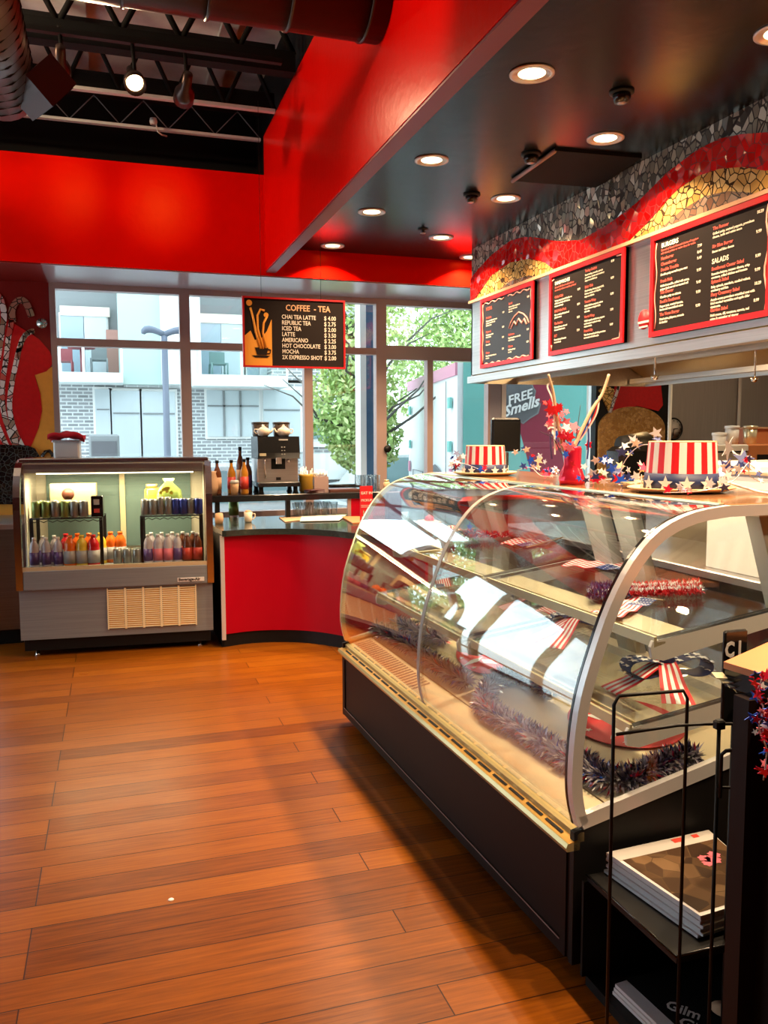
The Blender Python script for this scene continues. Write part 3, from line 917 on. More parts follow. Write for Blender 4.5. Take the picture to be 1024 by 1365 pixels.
for ww in (0.12, 0.85):
    mb = MB().lathe([(0.42, 0), (0.42, 0.25)]); mb.xf(Matrix.Translation(C1 + sd * ww + Vector((0, 0.5, 0.30))) @ Matrix.Rotation(PI / 2, 4, 'X')); obj('wheel', mb, 'black', t, world=True)
obj('chassis', MB().prism([C1 + Vector((.05, .1, .45)), L1 + Vector((.05, 0, .45)), L1 + sd + Vector((0, 0, .45)), C1 + sd + Vector((-.1, .1, .45))], (0, 0, .3)), 'black', t, world=True)

# ================================================================== CEILING THINGS
def truss(Y, x0, x1, zb, zt, m_b, m_w, label, wr=0.016, bh=0.05):
    t = thing('roof_truss', label, 'truss', (x0, Y, zb), group=None)
    bc = obj('bottom_chord', MB().box(0, x1 - x0, -(0.05 if bh > .03 else .022), 0.05 if bh > .03 else .022, 0, bh), m_b, t)
    obj('top_chord', MB().box(0, x1 - x0, -0.05, 0.05, zt - zb - 0.05, zt - zb), 'black', t)
    n = int((x1 - x0) / 0.36); mb = MB()
    for i in range(n):
        xa = (x1 - x0) * i / n; xb = (x1 - x0) * (i + .5) / n; xc = (x1 - x0) * (i + 1) / n
        mb.tube([(xa, 0, bh), (xb, 0, zt - zb - 0.05)], wr, 6); mb.tube([(xb, 0, zt - zb - 0.05), (xc, 0, bh)], wr, 6)
    obj('web', mb, m_w, t)
    return t


truss(6.98, XL, XB0 - 0.01, 3.985, 4.25, 'pale_metal', 'stucco_grey', 'pale-flanged roof truss nearest the window wall', 0.004, 0.02)
truss(6.35, XL, XB0 - 0.01, 3.985, 4.45, 'pale_metal', 'black_matte', 'black roof truss second from the window wall', 0.016, 0.022)
tag(obj('roof_beam', MB().box(XL, XB0 - 0.01, 6.36, 6.42, 4.008, 4.13), 'black_matte'), 'long black roof beam just above the second pale truss flange', 'beam')
truss(5.66, XL, XB0 - 0.01, 3.98, 4.50, 'black_matte', 'black_matte', 'thick black roof truss holding the track lamps', 0.02, 0.13)
truss(4.90, XL, XB0 - 0.01, 3.98, 4.50, 'black_matte', 'black_matte', 'black roof truss behind the round duct', 0.02, 0.05)
for i, x in enumerate((-0.2, 0.85)):
    tag(obj('deck_rib', MB().box(x, x + 0.12, 4.6, 7.6, 4.55, 4.6), 'pale_metal'), ('pale rib' if i else 'leftmost pale rib') + ' running across the grey roof deck' + (' beside the red beam' if i else ' above the lit track lamp'), 'ceiling rib')
# round duct
mb = MB()
mb.tube([(XL, 3.80, 3.60), (XB0 - 0.005, 3.80, 3.60)], 0.20, 28)
t = thing('round_duct', 'dark bronze round duct crossing the top of the picture to the red beam', 'duct', (XL, 3.8, 3.6))
obj('pipe', mb, 'bronze', t, world=True)
for x in (-3.0, -1.9, -0.9, 0.1, 0.45, 0.8, 1.15):
    obj('seam_ring', MB().tube([(x - 0.008, 3.8, 3.6), (x + 0.008, 3.8, 3.6)], 0.206, 28), 'bronze', t, world=True)
# spiral duct
t = thing('spiral_duct', 'grey spiral duct at the top left with a square air register', 'duct', (-0.50, 5.2, 3.52))
obj('pipe', MB().tube([(-0.52, 5.22, 3.53), (-0.52, 3.99, 3.56)], 0.185, 28), 'duct', t, world=True)
mb = MB(); pts = []
for i in range(13 * 12):
    a = i * 2 * PI / 12; pts.append((-0.52 + 0.188 * math.cos(a), 5.2 - i * 1.17 / 156, 3.53 + 0.03 * i / 156 + 0.188 * math.sin(a)))
obj('spiral_seam', MB().tube(pts, 0.004, 4), 'black', t, world=True)
obj('end_cap', MB().tube([(-0.52, 5.22, 3.53), (-0.52, 5.26, 3.53)], 0.17, 28), 'maroon', t, world=True)  # reddish reflection put into the cap colour
mb = MB().box(-0.09, 0.09, -0.14, 0.14, -0.10, 0.10); mx_ = Matrix.Translation((-0.30, 4.98, 3.46)) @ Matrix.Rotation(math.radians(25), 4, 'Z') @ Matrix.Rotation(math.radians(42), 4, 'Y')
mb.xf(mx_); rg = obj('air_register', mb, 'maroon', t, world=True)
mb = MB().box(0.09, 0.094, -0.12, 0.12, -0.08, 0.08); mb.xf(mx_); obj('register_grille', mb, 'black', rg, world=True)


def track_head(label, x, y, z, tx, ty, tz, lit, ang=1.5, pw=1.0):
    t = thing('track_lamp', label, 'spotlight', (x, y, z), group=None)
    d = (Vector((tx, ty, tz)) - Vector((x, y, z))).normalized()
    q = d.to_track_quat('Z', 'Y').to_matrix().to_4x4()
    mb = MB().lathe([(0.028, -0.12), (0.032, 0.0), (0.05, 0.03), (0.062, 0.06), (0.064, 0.13), (0.058, 0.13), (0.05, 0.07)], n=20)
    mb.xf(q); obj('lamp_can', mb, 'bronze', t)
    mb = MB().lathe([(0.0, 0.10), (0.03, 0.098), (0.05, 0.085), (0.03, 0.06), (0, 0.055)], n=16); mb.xf(q)
    obj('bulb', mb, 'lamp' if lit else 'grey_plastic', t)
    obj('bracket', MB().tube([(0, 0, -0.02), (0.01, 0.03, 0.06), (0, 0.0, 0.20)], 0.012, 6), 'black', t)
    if lit:
        l = spot('track_light', Vector((x, y, z)) + d * 0.15, (tx, ty, tz), TRACK_P * pw, WARM, ang, 0.7, 0.05)
    return t


track_head('lit black track lamp aimed toward the camera, glowing orange', 0.19, 5.45, 3.76, 0.35, 3.6, 2.2, True)
track_head('bronze track lamp turned away toward the soffit, right of the glowing one', 0.50, 5.45, 3.74, 0.44, 6.9, 3.42, True, 0.62, 0.32)
track_head('black track lamp hanging next to the air register', -0.22, 5.45, 3.80, -0.33, 6.9, 3.44, True, 0.62, 0.18)
tag(obj('light_track', MB().box(-1.2, 1.1, 5.43, 5.47, 3.95, 3.98), 'black'), 'black track rail the three track lamps hang from', 'track rail')
# track lamps nearer the camera washing the soffit and the beam
track_head('track lamp out of the picture washing the left end of the soffit', -1.5, 5.45, 3.76, -0.95, 6.9, 3.05, True, 1.0, 0.35)
track_head('track lamp out of the picture washing the red beam', -0.2, 2.6, 3.7, 1.24, 3.55, 3.25, True, 0.9, 1.0)
track_head('added uplight out of the picture brightening the roof deck', -1.9, 5.0, 3.9, 0.6, 5.9, 4.6, True, 2.4, 2.6)  # unseen uplight, added to brighten the deck
for x in (-1.15, 0.0):
    pass
# sensor on a gooseneck
p = aty(204, 160, 6.9)
t = thing('ceiling_sensor', 'small round sensor on a bent conduit below the roof trusses', 'sensor', (p.x, 6.85, p.z - 0.03))
obj('head', MB().lathe([(0.0, 0.03), (0.025, 0.025), (0.03, 0), (0.025, -0.02), (0, -0.02)], n=14), 'grey_plastic', t)
obj('conduit', MB().tube([(0.02, 0, -0.02), (0.03, 0, -0.07), (0.06, 0, -0.09), (0.1, 0.05, -0.08)], 0.006, 6), 'grey_plastic', t)


def downlight(x, y, label):
    t = thing('recessed_downlight', label, 'ceiling light', (x, y, ZC), group=None)
    obj('trim_ring', MB().lathe([(0.096, 0.0), (0.096, -0.006), (0.080, -0.009), (0.078, -0.002)], n=28), 'white_metal', t)
    obj('lens', MB().lathe([(0.078, -0.0015), (0.0, -0.0035)], n=28), 'lamp', t)
    area('downlight_lamp', (x, y, ZC - 0.012), 0.05, DOWN_P, WARM, spread=2.2)
    return t


labs = {0: ['largest recessed downlight, nearest of the left row on the dark ceiling', 'second nearest recessed downlight of the left row along the red beam', 'third recessed downlight of the left row along the red beam', 'farthest downlight of the left row, close to the red soffit'],
        1: ['nearest downlight of the right row, before the mosaic wave', 'middle downlight of the right row, beside the black ceiling hatch', 'farthest downlight of the right row, near the soffit']}
for i, y in enumerate((3.31, 4.48, 5.61, 6.68)): downlight(1.745, y, labs[0][i])
for i, y in enumerate((3.89, 5.04, 6.16)): downlight(2.48, y, labs[1][i])
for x, y in ((1.745, 2.1), (1.745, 0.9), (2.48, 2.7), (2.48, 1.5), (2.99, 6.75)):
    downlight(x, y, {2.1: 'recessed downlight above the camera side of the display case', 0.9: 'recessed downlight above the camera', 2.7: 'recessed downlight before the third menu board', 1.5: 'recessed downlight behind the camera side', 6.75: 'small half-hidden downlight at the end of the mosaic fascia'}[y])
# small adjustable spots and sensors on dark ceiling
for (px, py, lab) in ((829, 122, 'small black eyeball spotlight nearest the mosaic wall'), (708, 205, 'small black eyeball spotlight beside the black hatch'), (629, 259, 'small black eyeball spotlight beyond the black hatch')):
    p = atz(px, py, ZC)
    t = thing('eyeball_spotlight', lab, 'spotlight', (p.x, p.y, ZC))
    obj('ring', MB().lathe([(0.055, 0), (0.055, -0.008), (0.04, -0.012)], n=20), 'black', t)
    mb = MB().lathe([(0.04, 0.0), (0.04, -0.03), (0.03, -0.05), (0, -0.05)], n=18); obj('eyeball', mb, 'black_gloss', t)
    obj('lens', MB().lathe([(0.022, -0.0505), (0, -0.052)], n=14), 'silver_foil', t)
p = atz(564, 305, ZC)
t = thing('sprinkler_head', 'small round sprinkler on the dark ceiling between the downlight rows', 'sprinkler', (p.x, p.y, ZC))
obj('plate', MB().lathe([(0.04, 0), (0.04, -0.006), (0.012, -0.01), (0.012, -0.03)], n=16), 'black', t)
obj('nozzle', MB().lathe([(0.02, -0.03), (0.02, -0.034)], n=12), 'grey_plastic', t)
# ceiling hatch
q = [atz(*p, ZC) for p in ((740, 197), (856, 207), (797, 247), (683, 238))]
t = thing('ceiling_hatch', 'black rectangular hatch panel on the dark ceiling by the mosaic', 'panel', (q[0].x, q[0].y, ZC))
obj('panel', MB().prism([Vector((v.x, v.y, ZC - .015)) for v in q], (0, 0, .0145)), 'black_matte', t, world=True)
obj('edge_strip', MB().tube([Vector((q[3].x, q[3].y, ZC - .016)), Vector((q[0].x, q[0].y, ZC - .016))], .012, 6), 'frame', t, world=True)

# ================================================================== MENU WALL (hood fascia)
Y0, Y1 = 0.2, 6.475
mb = MB().box(XM, 4.6, Y0, Y1, 2.70, ZC)
core = struct('wall_mosaic_fascia', mb, 'silver_mos')
def fz(px, py): p = atx(px, py, XM); return (p.y, p.z)
up_e = [fz(*p) for p in ((629, 372), (640, 358), (657, 340), (682, 321), (700, 316), (712, 316), (747, 322), (777, 320), (812, 300), (852, 270), (892, 230), (932, 200), (962, 185), (992, 179), (1024, 177))]
up_e = [(Y1, up_e[0][1])] + up_e[1:] + [(2.8, 2.94), (2.3, 2.80), (1.7, 2.86), (1.0, 3.0), (Y0, 2.9)]
lo_e = [fz(*p) for p in ((629, 404), (634, 398), (657, 367), (682, 350), (707, 345), (727, 349), (744, 362))] + [fz(835, 329), fz(842, 320), fz(872, 290), fz(902, 255), fz(932, 235), fz(962, 225), fz(992, 223), fz(1024, 228)] + [(2.8, 2.82), (2.3, 2.705), (1.7, 2.74), (1.0, 2.9), (Y0, 2.8)]
lo_e[0] = (Y1, 2.70)
def slab(pts, t0, t1):
    m = MB(); m.prism([(XM - t0, y, z) for y, z in pts], (-(t1 - t0), 0, 0)); return m
def strip_between(A, B, t0, t1, n=120, ya=None, yb=None):
    ya = Y1 if ya is None else ya; yb = Y0 if yb is None else yb
    def ev(L, y):
        for i in range(len(L) - 1):
            a, b = L[i], L[i + 1]
            if a[0] >= y >= b[0]:
                k = (a[0] - y) / max(a[0] - b[0], 1e-6); return a[1] + (b[1] - a[1]) * k
        return L[-1][1] if y < L[-1][0] else L[0][1]
    m = MB(); vs = []; fs = []
    for i in range(n + 1):
        y = ya + (yb - ya) * i / n
        a, b = ev(A, y), ev(B, y)
        a = max(a, b + 0.001)
        vs += [(XM - t0, y, a), (XM - t0, y, b), (XM - t1, y, a), (XM - t1, y, b)]
    for i in range(n):
        o = i * 4
        fs += [(o + 2, o + 3, o + 7, o + 6), (o, o + 2, o + 6, o + 4), (o + 1, o + 5, o + 7, o + 3), (o, o + 4, o + 5, o + 1)]
    fs += [(0, 1, 3, 2), (4 * n, 4 * n + 2, 4 * n + 3, 4 * n + 1)]
    return m.add(vs, fs)
obj('red_wave_band', strip_between(up_e, lo_e, 0.0, 0.012), 'red_mos', core)
h1u = [fz(*p) for p in ((634, 400), (657, 367), (682, 350), (707, 345), (727, 349), (744, 362))]
h2u = [fz(*p) for p in ((838, 326), (842, 320), (872, 290), (902, 255), (932, 235), (962, 225), (992, 223), (1024, 228))] + [(2.8, 2.82), (2.35, 2.705)]
FLAT = [(Y1, 2.70), (Y0, 2.70)]
obj('gold_hump', strip_between(h1u, FLAT, 0.0, 0.009, 60, h1u[0][0], h1u[-1][0]), 'gold_mos', core)
obj('gold_hump', strip_between(h2u, FLAT, 0.0, 0.009, 90, h2u[0][0], 2.36), 'gold_mos', core)
g1 = [fz(*p) for p in ((660, 392), (682, 375), (707, 367), (727, 371))]
obj('brown_hump', strip_between(g1, FLAT, 0.009, 0.013, 40, g1[0][0], g1[-1][0]), 'brown_mos', core)
g2 = [fz(*p) for p in ((880, 307), (912, 280), (942, 262), (972, 255), (1002, 257), (1024, 262))] + [(2.75, 2.72)]
obj('brown_hump', strip_between(g2, FLAT, 0.009, 0.013, 60, g2[0][0], 2.75), 'brown_mos', core)
mb = MB(); mb.box(XM - 0.03, XM, Y0, Y1, 2.685, 2.705)
tr = obj('tile_edge', mb, 'trim_tile', core)

# exhaust hood with steel fascia
hood = thing('exhaust_hood', 'long stainless kitchen hood carrying the menu boards', 'hood', (XM, Y0, 2.03))
obj('fascia_panel', MB().box(XM + 0.0, XM + 0.02, Y0, Y1, 2.10, 2.685), 'steel_y', hood, world=True)
obj('lower_lip', MB().box(XM - 0.035, XM + 0.03, Y0, Y1, 2.03, 2.085), 'steel_y', hood, world=True)
obj('end_panel', MB().box(XM, 4.6, Y1 - 0.02, Y1, 2.03, 2.685), 'steel_y', hood, world=True)
obj('back_lip', MB().box(4.57, 4.6, Y0, Y1, 2.03, 2.685), 'steel_y', hood, world=True)
mb = MB(); mb.prism([(XM + 0.03, Y0, 2.06), (XM + 0.6, Y0, 2.36), (XM + 1.2, Y0, 2.36), (4.57, Y0, 2.1), (4.57, Y0, 2.4), (XM + 0.03, Y0, 2.4)], (0, Y1 - Y0 - 0.03, 0))
obj('filter_bank', mb, 'amber_lit', hood, world=True)
mb = MB()
for x in (XM + 0.12, XM + 0.4, 4.4): mb.box(x, x + 0.04, Y0, Y1 - 0.04, 2.05, 2.09)
obj('grease_rail', mb, 'steel_y', hood, world=True)

# round sticker on fascia
p = atx(859, 426, XM)
t = thing('round_sticker', 'small round red sticker between the second and third menu boards', 'sticker', (XM, p.y, p.z))
mb = MB().lathe([(0.055, 0), (0.055, 0.003)], n=24); mb.xf(Matrix.Rotation(-PI / 2, 4, 'Y')); obj('disc', mb, 'red_sat', t)
obj('stripe', MB().box(-0.006, -0.003, -0.05, 0.05, -0.02, -0.008), 'chalk_txt', t)
obj('stripe', MB().box(-0.006, -0.003, -0.04, 0.04, -0.045, -0.036), 'chalk_txt', t)

RB, UB = Vector((0, -1, 0)), Vector((0, 0, 1))     # reading direction on the menu wall


def menu_board(label, ya, yb, z0, z1, slate, lines, corners, squiggle=None):
    t = thing('menu_board', label, 'menu board', (XM, ya, z0), group=None)
    X = XM - 0.002
    def bx(y0, y1, za, zb_, x0, x1, name, m): return obj(name, MB().box(X - x1, X - x0, y1, y0, za, zb_), m, t, world=True)
    bx(ya, yb, z0, z1, 0.0, 0.02, 'panel', slate)
    f = 0.028; mb = MB()
    for (a, b, c, d) in ((ya, yb, z0, z0 + f), (ya, yb, z1 - f, z1), (ya, ya - f, z0 + f, z1 - f), (yb + f, yb, z0 + f, z1 - f)):
        mb.box(X - 0.032, X, b, a, c, d)
    obj('red_frame', mb, 'red', t, world=True)
    X2 = X - 0.0215
    mbs = {'w': MB(), 'r': MB(), 'p': MB()}
    H_, W_ = z1 - z0, ya - yb
    for (k, u, v, s, sz) in lines:
        text_mb(mbs[k], s, (X2, ya - u * W_, z0 + v * H_), RB, UB, sz, 0.001, bold=0.0009 if sz > 0.02 else 0.0006)
    for (k, u, v, w, h) in corners:
        # wavy ornaments: polyline strips
        pass
    if squiggle:
        for pts, w in squiggle:
            P = [Vector((X2, ya - a * W_, z0 + b * H_)) for a, b in pts]
            mbs['p'].tube(P, w, 5)
    for k, m, n in (('w', 'txt_white', 'white_lettering'), ('r', 'txt_red', 'red_lettering'), ('p', 'pink_ink', 'painted_border')):
        if mbs[k].v: obj(n, mbs[k], m, t, world=True)
    return t


def wav(x0, x1, y, a, n, vertical=False):
    L = []
    for i in range(n * 6 + 1):
        k = i / (n * 6)
        q = y + a * math.sin(k * n * 2 * PI)
        L.append((q, x0 + (x1 - x0) * k) if vertical else (x0 + (x1 - x0) * k, q))
    return L


# board 3 (nearest)
def item_block(u, v, name, desc, price, sz=0.024, du=0.40):
    L = [('r', u, v, name, sz)]
    for i, d in enumerate(desc): L.append(('w', u, v - 0.042 - 0.032 * i, d, sz * 0.72))
    if price: L.append(('w', u + du, v + 0.012, price, sz * 0.85))
    return L
b3 = [('w', .09, .86, 'BURGERS', 0.034), ('r', .09, .825, 'Served w/ french fries and choice of toppings', 0.0165), ('r', .09, .795, 'sub sweet potato or onion rings for extra', 0.0165)]
for v, n, d, p in ((.74, 'Hamburger', [], '7.99'), (.685, 'Cheeseburger', [], '8.49'), (.63, 'Double Trouble', ['Double patty served as you want'], '9.49'), (.52, 'Fresh Melt', ['Grilled tomatillo, grilled with sauce,', 'pepper jack served on toasted roll'], '9.99'), (.41, 'The Denver', ['Cheddar patty on ciabatta'], '9.49'), (.32, "Rock'n Southwest", ['Pepper jack, roasted tomato,', 'bacon and caramelized onion'], '9.99'), (.195, 'The Vegas Burger', ['Fried onion, jalapeno, avocado', '& cheddar'], '9.99')):
    b3 += item_block(.09, v, n, d, p, 0.023, .33)
b3 += [('w', .545, .56, 'SALADS', 0.034)]
for v, n, d, p in ((.86, 'The Runner', ['Grilled patty, sauteed peppers, provolone', 'cheese, garlic and onion sauce'], '10.29'), (.70, 'Big Blue Burger', ['Bacon and blue cheese'], '9.99'), (.50, 'Southwest Caesar Salad', ['Romaine lettuce, romano cheese, crisp', 'croutons, grilled chicken and tomato'], '9.99'), (.385, 'Spinach Salad', ['Baby spinach, mandarin, candied walnut,', 'cranberry and feta'], '9.99'), (.27, 'Fiery Creamery Salad', ['Angels cream provolone crumbled goat with', 'fried smoked vegetables and apple cider', 'vinaigrette'], '10.29'), (.13, 'Garden Salad', ['Field greens, dill, tomatoes, carrots, red', 'onion & cucumber w/ vinegar'], '8.99')):
    b3 += item_block(.545, v, n, d, p, 0.023, .33)
Yb3 = (3.995, 3.10)
menu_board('largest black menu board headed BURGERS and SALADS, nearest the camera', Yb3[0], Yb3[1], 2.135, 2.68, 'chalk', b3, [], [(wav(.08, .92, .045, .008, 2, True), 0.0035), (wav(.06, .92, .955, .012, 2, True), 0.0045)])
b2 = [('w', .07, .85, 'SANDWICHES', 0.030), ('r', .07, .81, 'Served with fries or a side salad on', 0.017), ('r', .07, .775, 'sourdough, wheat or marble rye bread', 0.017)]
for v, n, d, p in ((.69, 'Grilled Club', ['Turkey, bacon, ham & cheddar on', 'grilled sourdough with lettuce,', 'tomato and mayo'], '8.99'), (.52, 'BBQ Pulled Pork', ['Slow cooked pulled pork and', 'pickled onions'], '8.99'), (.37, 'The Reuben', ['Pastrami, kraut, swiss and', 'thousand island sauce'], '8.99'), (.22, 'BLT', ['Bacon, lettuce & tomato', 'on sourdough'], '7.99')):
    b2 += item_block(.07, v, n, d, p, 0.022, .33)
for v, n, d, p in ((.88, 'Turkey Delight', ['Roast turkey, avocado, sprouts', 'provolone, tomato and cranberry', 'mayo on marbled rye'], '8.99'), (.70, 'Spicy Club', ['Sliced turkey, bacon, pepper jack,', 'lettuce, tomato and chipotle', 'mayo on ciabatta'], '8.99'), (.53, 'Tomato Wrap', ['Grilled chicken, peppers, onions', 'rice & cheese wrapped tight', 'with salsa'], '8.99'), (.36, 'Veggie Wrap', ['Grilled squash, mushroom, peppers', 'and hummus in spinach wrap', 'choice of side'], '7.99'), (.20, 'French Dip', ['Thin sliced roast beef with provolone', 'on toasted roll with au jus'], '9.49')):
    b2 += item_block(.50, v, n, d, p, 0.022, .33)
menu_board('middle black menu board of sandwiches above the hood lip', 5.115, 4.245, 2.135, 2.68, 'chalk', b2, [], [([(.03, .80), (.025, .91), (.06, .92)], 0.005), ([(.025, .06), (.03, .13)], 0.008), ([(.97, .80), (.965, .93), (.90, .94)], 0.007), ([(.97, .16), (.955, .06), (.87, .05)], 0.008)])
b1 = [('r', .10, .82, 'PIZZAS', 0.034)]
for v, n, d, p in ((.70, 'Margherita', ['Fresh mozzarella, basil, tomato', 'and olive oil on thin crust', 'baked on stone'], '9.99'), (.50, 'Pepperoni', ['Classic pepperoni pie', 'with red sauce'], '8.99'), (.36, 'Sausage', ['House made'], '8.99'), (.2, 'Cheese', ['Mozzarella and provolone on', 'red sauce'], '7.99')):
    b1 += item_block(.10, v, n, d, p, 0.022, .33)
for v, n, d, p in ((.80, 'Special', ['Choice of three toppings on', 'any crust with cheese', 'and sauce'], '9.99'), (.38, 'Mushroom', ['Roasted mushroom and truffle', 'oil, fresh thyme'], '9.49'), (.22, 'Calzone', ['Stuffed and baked', 'to order'], '8.99')):
    b1 += item_block(.55, v, n, d, p, 0.022, .33)
menu_board('smallest-looking dark menu board, farthest from the camera', 6.225, 5.345, 2.135, 2.68, 'chalk_blue', b1, [],
           [(wav(.06, .46, .92, .015, 3), 0.006), (wav(.54, .92, .92, .015, 3), 0.006), (wav(.08, .46, .05, .012, 3), 0.006), (wav(.54, .92, .06, .012, 3), 0.006), (wav(.08, .92, .035, .006, 3, True), 0.006), (wav(.08, .92, .955, .008, 3, True), 0.006),
            ([(.56, .48), (.60, .56), (.66, .62), (.74, .66), (.82, .62), (.88, .56), (.92, .48)], 0.006), ([(.60, .47), (.66, .55), (.70, .50), (.74, .57), (.80, .50), (.84, .55), (.88, .47)], 0.008)])

# ================================================================== HANGING COFFEE SIGN
Ysg = 6.2
A = aty(326, 397, Ysg); B = aty(458, 405, Ysg)
zt_, zb_ = 2.604, 2.118
x0, x1 = 0.947, 1.697
t = thing('coffee_menu_sign', 'hanging black COFFEE - TEA price board with a red frame', 'sign', ((x0 + x1) / 2, Ysg, zb_))
obj('board', MB().box(x0, x1, Ysg, Ysg + 0.02, zb_, zt_), 'chalk', t, world=True)
mb = MB(); f = 0.013
for a in ((x0 - f, x1 + f, zb_ - f, zb_), (x0 - f, x1 + f, zt_, zt_ + f), (x0 - f, x0, zb_, zt_), (x1, x1 + f, zb_, zt_)): mb.box(a[0], a[1], Ysg - 0.012, Ysg + 0.022, a[2], a[3])
obj('red_frame', mb, 'red', t, world=True)
def S(u, v, e=0.002): return Vector((x0 + u * (x1 - x0), Ysg - e, zb_ + v * (zt_ - zb_)))
mb = MB()
mb.prism([S(0, 0), S(.27, 0), S(.27, .70), S(.22, .52), S(.17, .42), S(.10, .38), (S(.06, .52)), S(0, .44)], (0, 0.0015, 0))
for c, r in ((S(.05, .93), .022), (S(.215, .76), .018)):
    m2 = MB().lathe([(r, 0), (r, 0.002)], n=18); m2.xf(Matrix.Translation(c) @ Matrix.Rotation(PI / 2, 4, 'X')); mb.add(m2.v, m2.f)
for pts in ([S(.155, .25), S(.11, .5), S(.09, .68), S(.06, .86)], [S(.18, .25), S(.13, .55), S(.13, .75), S(.16, .84), S(.20, .82)], [S(.21, .26), S(.18, .5), S(.19, .64), S(.225, .74)]):
    mb.tube(pts, 0.009, 6)
pic = obj('orange_picture', mb, 'orange_paint', t, world=True)
mb = MB(); mb.prism([S(.10, .27, .005), S(.23, .27, .005), S(.215, .16, .005), S(.12, .16, .005)], (0, 0.002, 0)); mb.prism([S(.07, .15, .005), S(.25, .15, .005), S(.22, .12, .005), S(.10, .12, .005)], (0, 0.002, 0))
mb.tube([S(.225, .25, .005), S(.255, .24, .005), S(.25, .19, .005), S(.22, .18, .005)], 0.004, 6)
obj('painted_cup', mb, 'chalk', pic, world=True)
mb = MB()
text_mb(mb, 'COFFEE  - TEA', S(.41, .84, .003), (1, 0, 0), (0, 0, 1), 0.062, 0.001, xs=0.86, bold=0.0012)
obj('heading', mb, 'trim_tile', t, world=True)
mb = MB()
for i, (a, b) in enumerate((('CHAI TEA LATTE', '$ 4.00'), ('REPUBLIC TEA', '$ 2.75'), ('ICED TEA', '$ 2.00'), ('LATTE', '$ 3.50'), ('AMERICANO', '$ 2.25'), ('HOT CHOCOLATE', '$ 3.00'), ('MOCHA', '$ 3.75'), ('2X EXPRESSO SHOT', '$ 2.00'))):
    v = .715 - i * .087
    text_mb(mb, a, S(.37, v, .003), (1, 0, 0), (0, 0, 1), 0.043, 0.001, xs=0.80, bold=0.0007)
    text_mb(mb, b, S(.80, v, .003), (1, 0, 0), (0, 0, 1), 0.043, 0.001, xs=0.85, bold=0.0007)
obj('price_lettering', mb, 'chalk_txt', t, world=True)
for u in (.17, .77):
    obj('hanging_wire', MB().tube([S(u, 1.0, 0), (S(u, 1, 0).x, Ysg, ZC if u > .5 else 4.0)], 0.0015, 4), 'black', t, world=True)
# soffit ends at YS; the wires run up beside the beam / ceiling

p = atz(228, 1199, 0.001)
tag(obj('paper_scrap', MB().lathe([(.011, 0), (.008, .003), (0, .004)], (p.x, p.y, 0), 10), 'white_card'), 'tiny white scrap lying on the wooden floor planks', 'scrap')

# ================================================================== MURAL
mur = thing('mosaic_mural', 'mosaic mural of a steaming black cup on the wall left of the windows', 'mural', (-0.9, YW, 0.9))
def MP(px, py, e): return aty(px, py, YW - e)
def mprism(pts, e0, e1): m = MB(); m.prism([MP(px, py, e0) for px, py in pts], (0, -(e1 - e0), 0)); return m
obj('yellow_field', mprism([(46, 498), (60, 495), (72, 487), (75, 700), (-12, 700), (-12, 560), (0, 585), (41, 594), (52, 570), (56, 545), (54, 525)], 0.0, 0.004), 'yellow', mur, world=True)
obj('red_flame', mprism([(-12, 380), (-8, 400), (8, 425), (30, 438), (52, 452), (66, 468), (72, 483), (62, 495), (46, 500), (54, 526), (56, 548), (51, 572), (41, 596), (20, 612), (-12, 612)], 0.004, 0.008), 'mural_red', mur, world=True)
def band(pts, w, m):
    P = [Vector(p) for p in pts]
    # smooth subdivision
    for _ in range(2):
        Q = [P[0]]
        for i in range(len(P) - 1):
            Q += [P[i] * .75 + P[i + 1] * .25, P[i] * .25 + P[i + 1] * .75]
        Q.append(P[-1]); P = Q
    L = []; R_ = []
    for i, p in enumerate(P):
        t_ = (P[min(i + 1, len(P) - 1)] - P[max(i - 1, 0)]).normalized(); n_ = Vector((-t_.y, t_.x))
        L.append(p + n_ * w / 2); R_.append(p - n_ * w / 2)
    mb = MB()
    for i in range(len(P) - 1):
        mb.prism([MP(*L[i], .008), MP(*L[i + 1], .008), MP(*R_[i + 1], .008), MP(*R_[i], .008)], (0, -0.004, 0))
    return obj('steam_band', mb, m, mur, world=True)
band([(-4, 392), (4, 405), (6, 425), (1, 450), (-3, 480)], 8, 'tile_white')
band([(16, 425), (11, 450), (8, 480), (3, 510), (3, 545), (11, 572), (22, 597)], 7, 'tile_white')
band([(44, 441), (33, 446), (26, 462), (20, 490), (14, 520), (12, 545), (18, 572), (30, 596)], 7, 'tile_white')
band([(17, 430), (15, 412), (24, 399), (35, 402), (42, 422)], 9, 'tile_brown')
band([(46, 441), (36, 443), (28, 457), (23, 478)], 6.5, 'tile_brown')
band([(-6, 560), (2, 580), (10, 597)], 7, 'tile_white')
mb = MB().lathe([(0.042, 0), (0.042, 0.006)], n=20); mb.xf(Matrix.Translation(MP(56, 431, 0.004)) @ Matrix.Rotation(PI / 2, 4, 'X'))
rt = obj('round_tile', mb, 'can_top', mur, world=True)
mb = MB()
for k in range(4):
    a = k * PI / 4; c = MP(56, 431, 0.011); d = Vector((math.cos(a), 0, math.sin(a))) * 0.038
    mb.tube([c - d, c + d], 0.003, 4)
obj('spokes', mb, 'truck_teal', rt, world=True)
obj('black_cup', mprism([(-12, 592), (38, 594), (47, 598), (54, 610), (57, 625), (57, 672), (-12, 672)], 0.008, 0.03), 'black_mos', mur, world=True)
obj('cup_handle', MB().tube([MP(*p, .02) for p in ((55, 618), (57, 607), (61, 602), (66, 601), (70, 606), (71, 616))], 0.015, 8), 'black_mos', mur, world=True)

